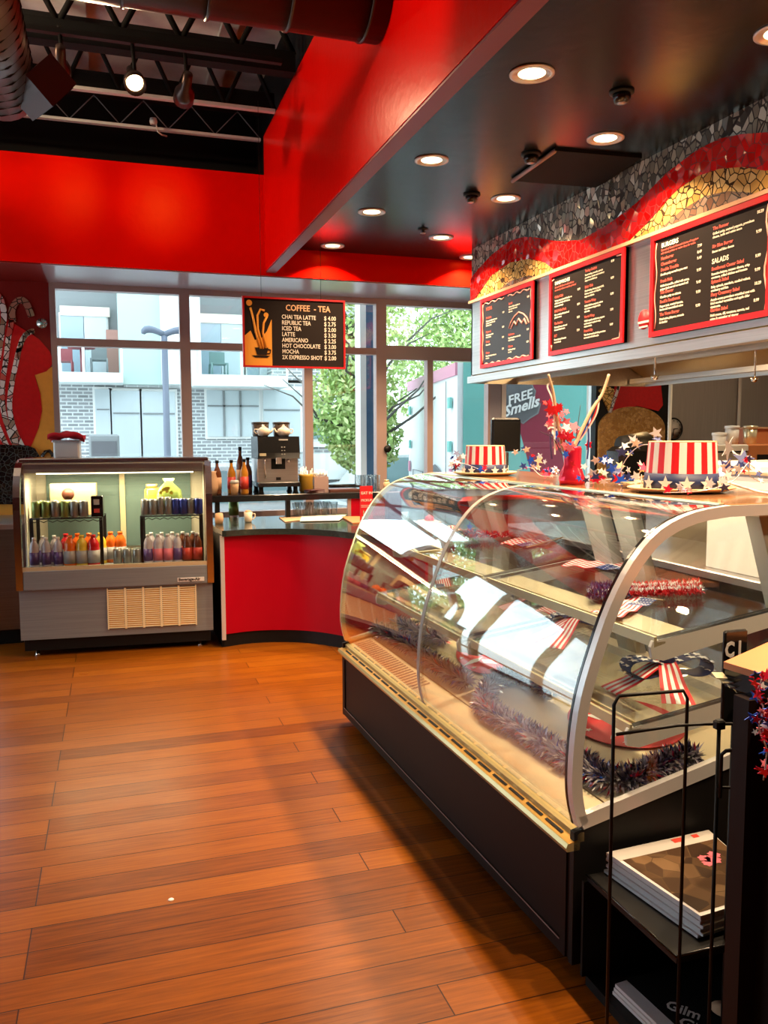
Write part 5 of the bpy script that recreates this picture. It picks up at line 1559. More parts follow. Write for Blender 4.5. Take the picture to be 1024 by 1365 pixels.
for i, (pts, m, lab) in enumerate(((((372, 690), (392, 687), (440, 685), (415, 692), (380, 696)), 'kraft', 'brown paper sheet on the counter, left of the two'), (((402, 688), (463, 686), (452, 694), (400, 695)), 'white_card', 'white paper sheet on the counter overlapping the brown one'))):
    mb = MB(); e = 0.003 + 0.004 * i; mb.prism([atz(*q, ZT + e) for q in pts], (0, 0, 0.004)); tag(obj('paper_sheet', mb, m), lab, 'paper')
mb = MB(); mb.prism([atz(*q, ZT + 0.001) for q in ((455, 690), (484, 690), (500, 697), (470, 699))], (0, 0, 0.012)); tag(obj('wooden_board', mb, 'wood_top'), 'light wooden board on the counter behind the red sign', 'board')
# EAT IN / PICKUP sign
pz_ = atz(491, 703, ZT)
sy_ = pz_.y
a = aty(480, 648, sy_); b = aty(497, 705, sy_)
t = thing('tabletop_sign', 'narrow red EAT IN PICKUP sign standing on the counter', 'sign', ((a.x + b.x) / 2, sy_, ZT))
w = b.x - a.x; h = a.z - ZT
obj('sign_card', MB().box(-w / 2, w / 2, 0, 0.008, 0.0, h), 'red_sat', t)
obj('sign_stand', MB().box(-w / 2, w / 2, -0.01, 0.05, 0, 0.01), 'red_sat', t)
mb = MB()
text_mb(mb, 'EAT IN', (-w * .42, -0.001, h * .80), (1, 0, 0), (0, 0, 1), w * .30, 0.001, bold=0.0006)
text_mb(mb, 'PICKUP', (-w * .42, -0.001, h * .63), (1, 0, 0), (0, 0, 1), w * .26, 0.001, bold=0.0003)
mb.box(-w * .42, w * .25, -0.001, 0, h * .53, h * .54); mb.box(-w * .42, w * .35, -0.001, 0, h * .49, h * .50)
obj('sign_lettering', mb, 'chalk_txt', t)
mb = MB(); text_mb(mb, '10', (-w * .35, -0.001, h * .30), (1, 0, 0), (0, 0, 1), w * .5, 0.001, bold=0.001); mb.box(-w * .38, w * .12, -0.001, 0, h * .12, h * .27)
obj('orange_print', mb, 'gold_hi', t)
p = aty(520, 655, 6.9)
t = thing('purple_dispenser', 'purple box with blue top at the end of the counter', 'dispenser', (2.23, 6.6, ZT))
obj('dispenser_body', MB().bevbox(-0.06, 0.06, -0.05, 0.05, 0, 0.24, 0.01), 'purple', t)
obj('dispenser_cap', MB().bevbox(-0.03, 0.03, -0.03, 0.03, 0.24, 0.28, 0.01), 'blue', t)

# ================================================================== DISPLAY CASE (local: x = customer->staff, y = along, z up)
CO = Vector((1.233, 2.024, 0)); CA = math.radians(1.3)
CS = thing('pastry_case', 'long curved-glass display case with brown base and Fourth of July decor', 'display case', CO, CA)
CMW = W[CS]; CMI = CMW.inverted()
CL = 2.36      # length
CD = 0.98      # depth
SL = 0.215     # slope of the deck and end rails
def cpx(px, py, z0, s, v0=0.0):
    # pixel on the sloping plane z = z0 + s*(v-v0) in case coordinates -> local point
    n_w = CMW.to_3x3() @ Vector((-s, 0, 1)); p0 = CMW @ Vector((v0, 0, z0))
    return CMI @ atp(px, py, p0, n_w)
P_ = [(0.012, .47), (-0.004, .53), (-.012, .60), (-.008, .72), (.012, .855), (.055, .99), (.107, 1.12), (.18, 1.24), (.27, 1.325), (.39, 1.372), (.52, 1.388)]
P_ = [(p.x, p.y) for p in spline([(a, b, 0) for a, b in P_], 3)]
# base
obj('front_panel', MB().box(0.0, 0.03, 0.02, CL - 0.02, 0.06, 0.40), 'case_brown', CS)
mb = MB()
mb.box(-0.006, 0.0, 0.03, CL - 0.03, 0.375, 0.40); mb.box(-0.006, 0.0, 0.03, 0.06, 0.10, 0.375); mb.box(-0.006, 0.0, CL - 0.06, CL - 0.03, 0.10, 0.375); mb.box(-0.006, 0.0, 0.03, CL - 0.03, 0.06, 0.10)
obj('panel_border', mb, 'case_brown', CS)
obj('border_highlight', MB().box(-0.008, -0.006, 0.06, CL - 0.05, 0.098, 0.101), 'frame', CS)
obj('kick_recess', MB().box(0.08, CD - 0.05, 0.06, CL - 0.03, 0.0, 0.06), 'wood_dk', CS)
obj('cabinet_box', MB().box(0.03, CD, 0.02, CL - 0.02, 0.05, 0.44), 'black_matte', CS)
mb = MB(); mb.prism([(0.0, 0, 0.05), (CD, 0, 0.05), (CD, 0, 0.455 + SL * CD), (0.0, 0, 0.455)], (0, 0.02, 0))
obj('end_panel', mb, 'black', CS)
mb = MB(); mb.prism([(0.0, CL - .02, 0.05), (CD, CL - .02, 0.05), (CD, CL - .02, 0.455 + SL * CD), (0.0, CL - .02, 0.455)], (0, 0.02, 0))
obj('end_panel', mb, 'case_brown', CS)
# gold strip: stepped profile
mb = MB(); mb.sweep([(-0.022, .400), (-0.026, .412), (-0.020, .424), (-0.004, .424), (0.02, .424), (0.02, .400)], 0.0, CL, lambda a, b, u: (a, u, b)); obj('gold_sill', mb, 'gold', CS)
mb = MB(); mb.sweep([(-0.016, .424), (0.012, .432), (0.012, .424)], 0.0, CL, lambda a, b, u: (a, u, b)); am = obj('amber_strip', mb, 'orange_strip', CS)
mb = MB()
k = 0
yy = 0.06
while yy < CL - 0.1:
    mb.prism([(-0.006, yy, .4285), (0.003, yy, .4310), (0.003, yy + .095, .4310), (-0.006, yy + .095, .4285)], (0, 0, 0.0012)); yy += 0.118
obj('drain_slots', mb, 'black', am)
mb = MB(); mb.sweep([(0.012, .424), (0.012, .447), (0.022, .452), (0.034, .452), (0.034, .424)], 0.0, CL, lambda a, b, u: (a, u, b)); obj('upper_sill', mb, 'gold', CS)
# deck
def deckz(v): return 0.452 + SL * max(v - 0.03, 0)
mb = MB(); mb.sweep([(0.034, deckz(.034) - .02), (0.034, deckz(.034)), (0.16, deckz(.16)), (0.16, deckz(.16) - .02)], 0.03, CL - .03, lambda a, b, u: (a, u, b)); dk = obj('front_deck', mb, 'beige', CS)
mb = MB(); mb.sweep([(0.17, deckz(.17) - .03), (0.17, deckz(.17) - .004), (CD - .03, deckz(CD) - .004), (CD - .03, deckz(CD) - .03)], 0.03, CL - .03, lambda a, b, u: (a, u, b)); obj('rear_deck', mb, 'beige', CS)
obj('deck_gap', MB().box(0.155, 0.175, 0.03, CL - .03, 0.44, 0.470), 'wood_dk', CS)
mb = MB(); yy = 1.42
while yy < CL - 0.08:
    mb.prism([(0.05, yy, deckz(.05) + .0008), (0.14, yy, deckz(.14) + .0008), (0.14, yy + .016, deckz(.14) + .0008), (0.05, yy + .016, deckz(.05) + .0008)], (0, 0, 0.0006)); yy += 0.034
obj('grille_slots', mb, 'wood_dk', dk)


def arch(y0, y1, w, name, m, prof=P_, out_=0.0, parent=CS):
    n = len(prof); inner = []
    for i in range(n):
        a = Vector(prof[max(i - 1, 0)]); b = Vector(prof[min(i + 1, n - 1)]); t_ = (b - a).normalized(); nn = Vector((t_.y, -t_.x))
        inner.append((prof[i][0] + nn.x * w, prof[i][1] + nn.y * w))
    outp = []
    for i in range(n):
        a = Vector(prof[max(i - 1, 0)]); b = Vector(prof[min(i + 1, n - 1)]); t_ = (b - a).normalized(); nn = Vector((t_.y, -t_.x))
        outp.append((prof[i][0] - nn.x * out_, prof[i][1] - nn.y * out_))
    mb = MB(); vs = []; fs = []
    for y in (y0, y1): vs += [(a, y, b) for a, b in outp] + [(a, y, b) for a, b in inner]
    for i in range(n - 1):
        fs += [(i, i + 1, n + i + 1, n + i), (2 * n + i, 3 * n + i, 3 * n + i + 1, 2 * n + i + 1), (i, 2 * n + i, 2 * n + i + 1, i + 1), (n + i, n + i + 1, 3 * n + i + 1, 3 * n + i)]
    fs += [(0, n, 3 * n, 2 * n), (n - 1, 3 * n - 1, 4 * n - 1, 2 * n - 1)]
    mb.add(vs, fs)
    return obj(name, mb, m, parent)


def curved_glass(y0, y1, name):
    mb = MB(); n = len(P_); mb.smooth = True; vs = []; fs = []
    for e in (0.0, 0.006):
        for y in (y0, y1): vs += [(a + e, y, b - e * 0.5) for a, b in P_]
    for L in (0, 2 * n):
        for i in range(n - 1): fs.append((L + i, L + i + 1, L + n + i + 1, L + n + i))
    mb.add(vs, fs)
    return obj(name, mb, 'front_glass', CS)
YD = 1.19
g1_ = curved_glass(0.035, YD - 0.012, 'curved_front_glass')
g2_ = curved_glass(YD + 0.012, CL - 0.03, 'curved_front_glass')
# near end frame: outer pale frame with black gasket; top tail continues to the back
PE = P_ + [(.66, 1.388), (CD, 1.385)]
ef = arch(-0.004, 0.022, 0.034, 'near_end_frame', 'white_metal', PE)
obj('black_gasket', MB().xf(Matrix.Identity(4)), 'black') if False else None
arch(0.024, 0.034, 0.008, 'black_gasket', 'black_gloss', PE, 0.001)
obj('end_rail', MB().prism([(0.03, -0.004, 0.455 + .03 * SL), (CD, -0.004, 0.455 + CD * SL), (CD, -0.004, 0.500 + CD * SL), (0.012, -0.004, 0.500)], (0, 0.022, 0)), 'white_metal', CS)
arch(YD - 0.010, YD + 0.010, 0.022, 'divider_frame', 'clear_plastic')
arch(YD - 0.014, YD + 0.014, 0.004, 'divider_joint', 'grey_plastic')
arch(CL - 0.028, CL - 0.002, 0.022, 'far_end_frame', 'gold_hi', PE)
obj('end_rail', MB().prism([(0.03, CL - .02, 0.45), (CD, CL - .02, 0.45 + CD * SL), (CD, CL - .02, 0.475 + CD * SL), (0.012, CL - .02, 0.475)], (0, 0.018, 0)), 'gold_hi', CS)
# end glass + divider glass
def side_glass(y, name, mat_='glass', vb=CD - 0.06):
    pts = [(a + .01, b - .006) for a, b in P_ if b > 0.49] + [(vb, 1.375), (vb, 0.46 + vb * SL), (0.02, 0.475)]
    mb = MB(); mb.prism([(a, y, b) for a, b in pts], (0, 0.005, 0)); return obj(name, mb, mat_, CS)
side_glass(0.006, 'end_glass'); side_glass(CL - 0.014, 'end_glass'); side_glass(YD - 0.002, 'divider_glass')
# top board and front edge
obj('top_board', MB().bevbox(0.52, CD + 0.10, 0.0, CL, 1.372, 1.392, 0.004), 'top_wood', CS)
obj('top_edge', MB().box(0.505, 0.522, 0.03, CL - .03, 1.378, 1.392), 'gold_hi', CS)
# rear posts (leaning) and rear doors
def rear(z): return 0.66 + (1.36 - z) * 0.33
for y, w_ in ((0.04, .06), (0.72, .12), (0.93, .13), (1.93, .10), (2.10, .14)):
    mb = MB(); mb.prism([(rear(1.36), y, 1.37), (rear(1.36) + .05, y, 1.37), (rear(.66) + .05, y, .66), (rear(.66), y, .66)], (0, w_, 0)); obj('rear_post', mb, 'post_grey', CS)
for (a, b) in ((0.11, 0.71), (1.07, 1.92)):
    mb = MB(); mb.prism([(rear(1.34) + .02, a, 1.35), (rear(1.34) + .03, a, 1.35), (rear(.66) + .03, a, .66), (rear(.66) + .02, a, .66)], (0, b - a, 0)); obj('rear_door_glass', mb, 'glass', CS)
obj('rear_rail', MB().box(rear(1.36), rear(1.36) + .06, 0.03, CL - .03, 1.345, 1.372), 'cream', CS)
obj('rear_rail', MB().box(rear(.66) - 0.02, rear(.66) + .06, 0.03, CL - .03, 0.62, 0.67), 'cream', CS)
lt2 = obj('case_light_tube', MB().tube([(0.60, 0.10, 1.352), (0.60, CL - 0.1, 1.352)], 0.011, 10), 'tube', CS)
pz = CMW @ Vector((0.59, CL / 2, 1.335))
area('case_tube_light', pz, 0.04, CASE_P, (1.0, 0.86, 0.62), rot=(0, 0, CA), size_y=CL - 0.3, shape='RECTANGLE')
# shelves
SS = 0.13
def shelf(z0, v0, v1, y0, y1, nm):
    def z(v): return z0 + SS * (v - v0)
    mb = MB(); mb.sweep([(v0 + .002, z(v0)), (v1, z(v1)), (v1, z(v1) + .006), (v0 + .002, z(v0) + .006)], y0, y1, lambda a, b, u: (a, u, b)); s = obj('glass_shelf', mb, 'glass', CS)
    mb = MB(); mb.sweep([(v0 - .006, z(v0) - .022), (v0 - .006, z(v0) + .01), (v0 + .004, z(v0) + .01), (v0 + .004, z(v0) - .006), (v0 + .035, z(v0) - .006), (v0 + .035, z(v0) - .012)], y0, y1, lambda a, b, u: (a, u, b)); obj('shelf_nosing', mb, 'gold_hi', s)
    for y in (y0, y1 - .012):
        mb = MB(); mb.prism([(v0 - .01, y, z(v0) - .002), (v0 - .018, y, z(v0) - .02), (v0 - .012, y, z(v0) - .055), (v0 + .03, y, z(v0) - .065), (v1, y, z(v1) - .05), (v1, y, z(v1) - .002)], (0, 0.012, 0)); obj('shelf_bracket', mb, 'white', s)
        mb = MB(); mb.prism([(v0 + .01, y, z(v0) - .001), (v1, y, z(v1) - .001), (v1, y, z(v1) + .0), (v0 + .01, y, z(v0) + .0)], (0, 0.014, 0.008)); obj('bracket_seal', mb, 'black', s)
    # beige price/lamp rail below the front edge
    mb = MB(); mb.sweep([(v0 + .04, z(v0 + .04) - .012), (v0 + .14, z(v0 + .14) - .012), (v0 + .14, z(v0 + .14) - .004), (v0 + .04, z(v0 + .04) - .004)], y0 + .02, y1 - .02, lambda a, b, u: (a, u, b)); obj('shelf_liner', mb, 'beige', s)
    return z
U0, U1v = 0.30, 0.74
zu = shelf(0.985, 0.30, rear(1.0) - .01, 0.045, YD - .02, 'u')
shelf(0.985, 0.30, rear(1.0) - .01, YD + .03, CL - .04, 'u')
shelf(0.725, 0.22, rear(.75) - .01, 0.045, YD - .02, 'l')
shelf(0.725, 0.20, rear(.75) - .01, YD + .03, CL - .04, 'l')
def us(v): return 0.985 + SS * (v - .30) + .008
def ls(v): return 0.725 + SS * (v - .22) + .008
def CT(name, label, cat, p, group=None):
    wp = CMW @ Vector(p)
    return thing(name, label, cat, wp, CA, group)


# --- small flags
def flag(label, p, ang, Lw, Lh, tilt_z=0.02, sticklen=None, surf=us, fold=0.0):
    # flag lies on a shelf: p = hoist corner (local v,u), ang = direction of the stripes in the local plane
    v, u = p
    t = CT('stick_flag', label, 'flag', (v, u, surf(v)))
    s_ = SS
    Mx = Matrix.Rotation(-math.atan(s_), 4, 'Y') @ Matrix.Rotation(ang, 4, 'Z')
    mb = MB(); NX = 26; ny = 13
    def pt(i, j, e):
        x = Lw * i / NX; y = -Lh * j / ny
        return (x, y, 0.004 + e + 0.004 * math.sin(i * 0.7 + j * .25) + fold * x)
    for j in range(ny):
        for i in range(NX):
            mb.cur = 0 if j % 2 == 0 else 1
            if j < 7 and i < NX * 0.4: mb.cur = 2
            mb.add([pt(i, j, 0.0015), pt(i + 1, j, 0.0015), pt(i + 1, j + 1, 0.0015), pt(i, j + 1, 0.0015)], [(0, 1, 2, 3)])
            mb.add([pt(i, j, 0), pt(i + 1, j, 0), pt(i + 1, j + 1, 0), pt(i, j + 1, 0)], [(3, 2, 1, 0)])
    mb.cur = 1
    for r in range(5):
        for c in range(6):
            x = Lw * .4 * (c + .5) / 6; y = -Lh * (7 / 13) * (r + .5) / 5
            i_ = x / Lw * NX; j_ = -y / Lh * ny
            mb.star((x, y, 0.0065 + 0.004 * math.sin(i_ * .7 + j_ * .25) + fold * x), Lh * .035, (1, 0, 0), (0, 1, 0), 0.0006)
    mb.xf(Mx); obj('flag_cloth', mb, ['red_sat', 'white_card', 'blue'], t)
    sl = sticklen or Lh * 1.8
    mb = MB().tube([(-0.003, 0.02, 0.006), (-0.003, -sl + .02, 0.006)], 0.003, 6); mb.lathe([(0.0, 0), (0.005, 0.004), (0, 0.01)], (-0.003, 0.02, 0.003), 8)
    mb.xf(Mx); obj('stick', mb, 'twig', t)
    return t


def on(px, py, z0, s, v0): p = cpx(px, py, z0, s, v0); return (p.x, p.y)
US = (0.993, SS, .30); LS = (0.733, SS, .22); DK = (0.458, SL, .03)
p = on(706, 730, *US); flag('small stars and stripes flag at the back of the upper shelf, left', p, math.radians(105), 0.22, 0.14, surf=us)
p = on(829, 762, *US); flag('small stars and stripes flag lying on the upper shelf beside the tinsel flag', p, math.radians(112), 0.30, 0.12, surf=us)
p = on(1018, 708, *US); flag('upright-looking striped flag at the near back corner of the upper shelf', (0.55, 0.36), math.radians(200), 0.22, 0.12, surf=us)
p = on(760, 838, *LS); flag('stripes-only looking flag hanging from the lower shelf middle', (p[0] + .08, p[1] + .05), math.radians(100), 0.30, 0.09, surf=ls)
p = on(560, 790, *LS); flag('small flag on the lower shelf at the far end', (p[0] + .10, p[1]), math.radians(70), 0.20, 0.08, surf=ls)
p = on(590, 712, *US); flag('small flag on the far upper shelf behind the price card', (p[0], p[1]), math.radians(80), 0.20, 0.12, surf=us)


# --- tinsel flag (wire shape covered in tinsel)
def tinsel(mb, path, r, n, w=0.003, mats=None, seed=1, zmin=None):
    rnd = random.Random(seed)
    P = [Vector(p) for p in path]
    segs = [(P[i + 1] - P[i]).length for i in range(len(P) - 1)]; tot = sum(segs)
    for _ in range(n):
        q = rnd.uniform(0, tot); i = 0
        while i < len(segs) - 1 and q > segs[i]: q -= segs[i]; i += 1
        p = P[i].lerp(P[i + 1], min(1, q / max(segs[i], 1e-6)))
        t_ = (P[i + 1] - P[i]).normalized()
        d = Vector((rnd.gauss(0, 1), rnd.gauss(0, 1), rnd.gauss(0, 1))); d -= t_ * d.dot(t_) * 0.6; d.normalize()
        L = r * rnd.uniform(0.75, 1.25)
        e = p + d * L
        if zmin is not None and e.z < zmin(e.x) + .002: e.z = zmin(e.x) + .002 + rnd.uniform(0, .006)
        mid = p.lerp(e, .55) + Vector((rnd.uniform(-1, 1), rnd.uniform(-1, 1), rnd.uniform(-.3, 1))) * r * .12
        sdv = d.cross(Vector((rnd.gauss(0, 1), rnd.gauss(0, 1), rnd.gauss(0, 1)))).normalized() * w
        if mats: mb.cur = rnd.choices(range(len(mats)), mats)[0]
        mb.add([p - sdv, p + sdv, mid + sdv, mid - sdv, e], [(0, 1, 2, 3), (3, 2, 4)])


c = on(805, 795, *US)
t = CT('tinsel_flag', 'flag shape of red, white and blue tinsel on the upper shelf', 'decoration', (c[0], c[1], us(c[0])))
e_ = on(935, 790, *US); dx, dy = e_[0] - c[0], e_[1] - c[1]
def loc(a, b):  # along, across
    Lx = math.hypot(dx, dy); ux, uy = dx / Lx, dy / Lx
    x = ux * a - uy * b; y = uy * a + ux * b
    return Vector((x, y, SS * x + .018))
Lx = math.hypot(dx, dy)
mb = MB()
for k in range(5): tinsel(mb, [loc(-.05, -.05 + .03 * k), loc(.09, -.05 + .03 * k)], 0.026, 420, 0.0018, [.75, .1, .15], 10 + k, lambda x: SS * x)
obj('blue_canton', mb, ['blue', 'silver_foil', 'case_brown'], t)
for k in range(5):
    mb = MB(); tinsel(mb, [loc(.08, -.05 + .032 * k), loc(Lx, -.05 + .032 * k)], 0.018, 620, 0.0018, None, 20 + k, lambda x: SS * x)
    obj('tinsel_stripe', mb, 'red_sat' if k % 2 == 0 else 'white_card', t)
p = on(650, 718, *US)
t = CT('tinsel_bunch', 'loose red and blue tinsel on the far upper shelf', 'decoration', (p[0], p[1], us(p[0])))
mb = MB(); tinsel(mb, [(-.08, .12, .02), (.0, 0, .02), (.08, -.1, .025)], 0.03, 900, 0.002, [.6, .25, .15], 31, lambda x: SS * x)
obj('tinsel_strands', mb, ['red_sat', 'blue', 'white_card'], t)

# --- tinsel garlands on the deck
GM = ['lilac_foil', 'purple_foil', 'red_foil', 'blue_hi', 'silver_foil']
def garland(label, pix, seed, n, r=0.055):
    pts = []
    for (px, py) in pix:
        q = cpx(px, py, DK[0] + .03, SL, .03); pts.append(Vector((q.x, q.y, deckz(q.x) + .03)))
    pts = spline(pts, 5)
    org = pts[0].copy(); org.z = deckz(org.x)
    wp = CMW @ org
    mb = MB(); tinsel(mb, pts, r, int(n * .62), 0.0048, [.32, .26, .05, .04, .33], seed, lambda x: deckz(x) + .001)
    mb.v = [tuple(Vector(v) - org) for v in mb.v]
    mb.cur = 4
    mb.tube([p - org for p in pts], 0.004, 5)
    o = obj('tinsel_garland', mb, GM)
    o.location = wp; o.rotation_euler = (0, 0, CA)
    return tag(o, label, 'garland')
garland('silver and purple tinsel garland on the deck in the far half of the case', [(502, 836), (520, 846), (548, 862), (575, 880), (600, 895), (622, 908)], 41, 3600)
garland('second tinsel strand lying behind the first at the far end', [(525, 828), (545, 836), (570, 845), (592, 852)], 42, 1500)
garland('long silver and purple tinsel garland curling along the near front deck', [(735, 918), (715, 905), (690, 898), (664, 905), (650, 920), (646, 938), (665, 955), (690, 968), (716, 984), (745, 1002), (765, 1016)], 43, 6200)
garland('tinsel garland at the near end of the case beside the end glass', [(775, 1012), (792, 1028), (815, 1038), (845, 1036), (872, 1024), (900, 1014), (928, 1006)], 44, 3800)

# --- red die-cut hat papers on the deck
def deco_disc(label, px, py, rv, ru, ang):
    q = cpx(px, py, DK[0], SL, .03)
    t = CT('paper_hat_cutout', label, 'decoration', (q.x, q.y, deckz(q.x)))
    rot = Matrix.Rotation(-math.atan(SL), 4, 'Y') @ Matrix.Rotation(ang, 4, 'Z')
    n = 40
    mb = MB(); mb.prism([(rv * math.cos(2 * PI * k / n), ru * math.sin(2 * PI * k / n), 0.006) for k in range(n)], (0, 0, .002)); mb.xf(rot); obj('red_brim', mb, 'red_sat', t)
    mb = MB()
    for (a, r) in ((0.2, .016), (1.1, .014), (2.0, .016), (2.9, .014), (3.8, .016), (4.7, .014), (5.5, .016)):
        mb.star((rv * .80 * math.cos(a), ru * .80 * math.sin(a), .0085), r, (1, 0, 0), (0, 1, 0), .001)
    for k in range(4):
        a = k * PI / 2 + .4; c_ = Vector((rv * .38 * math.cos(a), ru * .38 * math.sin(a), .0085)); d1 = Vector((math.cos(a), math.sin(a), 0)); d2 = Vector((-d1.y, d1.x, 0))
        mb.prism([c_ + d1 * ru * .3, c_ + d2 * ru * .10, c_ - d1 * ru * .2, c_ - d2 * ru * .10], (0, 0, .001))
    mb.xf(rot); obj('white_cutouts', mb, 'white_card', t)
deco_disc('red paper hat cutout with white stars near the end glass', 832, 962, 0.16, 0.25, math.radians(8))
deco_disc('smaller red paper cutout on the deck in the far half of the case', 640, 876, 0.10, 0.24, math.radians(-10))


# --- bows
def bow(label, p3, s, tails, turn=0.0):
    wp_ = CMW @ Vector(p3); t = thing('ribbon_bow', label, 'bow', wp_, CA + turn); zk = 0.72
    rm = Matrix.Rotation(-turn, 3, 'Z'); tails = [tuple(rm @ Vector((a_, b_, 0)))[:2] + (c_,) for a_, b_, c_ in tails]
    for sg in (-1, 1):
        mb = MB(); mb.smooth = True; n = 22; w = 0.032 * s; vs = []
        for k in range(n + 1):
            a = 2 * PI * k / n
            r = 0.075 * s * (1 - math.cos(a)) * .62
            y = sg * r * 1.25; z = zk * (0.045 * s + 0.03 * s * math.sin(a) * (0.4 + r / (0.1 * s)))
            for e in (-w, w): vs.append((e + 0.01 * math.sin(a) * s, y, z))
        fs = [(2 * k, 2 * k + 1, 2 * k + 3, 2 * k + 2) for k in range(n)]
        nv = len(vs); vs += [(a_, b_ * .985, c_ - .0015) for a_, b_, c_ in vs]; fs += [tuple(i + nv for i in reversed(f)) for f in fs]
        mb.add(vs, fs); lo = obj('bow_loop', mb, 'blue_cloth', t)
        mb = MB()
        for k in range(2, n - 1, 2):
            a = 2 * PI * k / n; r = 0.075 * s * (1 - math.cos(a)) * .62; y = sg * r * 1.25; z = zk * (0.045 * s + 0.03 * s * math.sin(a) * (0.4 + r / (0.1 * s)))
            nn = Vector((0, -sg * math.sin(a) * .2 * 0, 1 if math.sin(a) > 0 else -1))
            for e in (-.5, .45):
                mb.star((e * w + 0.01 * math.sin(a) * s, y, z + (0.002 if math.sin(a) > 0 else -.004)), 0.015 * s, (0, 1, 0), (1, 0, 0), .0012)
        obj('ribbon_stars', mb, 'white_card', lo)
    mb = MB(); mb.lathe([(0.0, 0.02 * s), (0.018 * s, 0.025 * s), (0.022 * s, 0.045 * s), (0.018 * s, 0.065 * s), (0, 0.07 * s)], n=12); obj('knot', mb, 'blue_cloth', t)
    for (ex, ey, ez) in tails:
        mb = MB(); n = 12; w = 0.036 * s; d = Vector((ex, ey, 0)).normalized(); sdv = Vector((-d.y, d.x, 0))
        for c_ in range(7):
            mb.cur = c_ % 2
            for k in range(n):
                q = []
                for (kk, cc) in ((k, c_), (k + 1, c_), (k + 1, c_ + 1), (k, c_ + 1)):
                    f_ = kk / n; zz = 0.045 * s * (1 - f_) + ez * f_ + .008 * math.sin(f_ * 7) * (1 - f_)
                    if kk == n: zz += 0
                    q.append(Vector((ex * f_, ey * f_, zz)) + sdv * (w * (cc / 3.5 - 1)) * (0.6 + .5 * f_))
                mb.add(q, [(0, 1, 2, 3)]); mb.add([v_ - Vector((0, 0, .0012)) for v_ in q], [(3, 2, 1, 0)])
        obj('striped_tail', mb, ['red_sat', 'white_card'], t)
    return t


M['blue_cloth'] = mat('star_ribbon_blue', (0.009, 0.022, 0.09), 0.5)
def tl(q, px, py):
    e = cpx(px, py, *LS); d = Vector((e.x - q.x, e.y - q.y)); L_ = min(d.length, .30); d = d.normalized() * L_
    return (d.x, d.y, SS * d.x + .004)
q = cpx(888, 903, *LS); bow('large blue star-print bow with striped tails on the lower shelf, near end', (q.x - .0, q.y, ls(q.x)), 1.3, [tl(q, 812, 922), tl(q, 905, 940)], math.radians(80))
q = cpx(770, 835, *LS); bow('blue star-print bow on the lower shelf in the middle', (q.x, q.y, ls(q.x)), 1.0, [tl(q, 690, 862), tl(q, 735, 868)], math.radians(70))
q = cpx(715, 803, *LS); bow('purple-blue star-print bow behind the middle bow', (q.x, q.y, ls(q.x)), 1.0, [tl(q, 668, 812)], math.radians(70))
q = cpx(565, 712, *US); 
# price card and star on the far upper shelf
a = [cpx(*z, *US) for z in ((545, 729), (575, 727), (592, 733), (556, 737))]
q0 = Vector((sum(v.x for v in a) / 4, sum(v.y for v in a) / 4, 0)); q0.z = us(q0.x)
t = CT('price_card', 'dark price card with a gold border lying on the far upper shelf', 'card', q0)
mb = MB(); mb.prism([(v.x - q0.x, v.y - q0.y, us(v.x) - q0.z + .001) for v in a], (0, 0, .003)); obj('gold_border', mb, 'gold_hi', t)
ctr_ = Vector((0, 0, 0)); mb = MB(); mb.prism([((v.x - q0.x) * .78, (v.y - q0.y) * .78, (us(v.x) - q0.z) * .78 + .004) for v in a], (0, 0, .001)); obj('dark_face', mb, 'case_brown', t)
for (px, py, lab, m) in ((597, 676, 'silver star standing on the far upper shelf', 'silver_foil'), (607, 694, 'purple foil star behind the silver star on the far upper shelf', 'blue_hi'), (588, 700, 'red foil star on the far upper shelf', 'red_foil')):
    q = cpx(px, py + 14, *US); q.x = max(q.x, .40); q.y = min(max(q.y, 1.35), 2.2)
    t = CT('foil_star', lab, 'star', (q.x, q.y, us(q.x)))
    obj('star_face', MB().star((0, 0, .045), .03, (0.3, -1, 0), (0, 0, 1), .002), m, t)
    obj('star_stem', MB().tube([(0, 0, 0), (0, 0, .03)], .002, 5), m, t)
q = cpx(560, 712, *US)
t = CT('fruit_box', 'small box with a red fruit picture on the far upper shelf', 'box', (q.x + .05, q.y + .1, us(q.x + .05)))
obj('box_body', MB().bevbox(0, .10, -.07, .07, 0.0, .06, .004), 'cream', t); obj('fruit_picture', MB().lathe([(0.03, .06), (.025, .085), (0, .095)], (.05, 0, 0), 14), 'red_sat', t)

# ================================================================== ON TOP OF THE CASE
ZTOP = 1.392


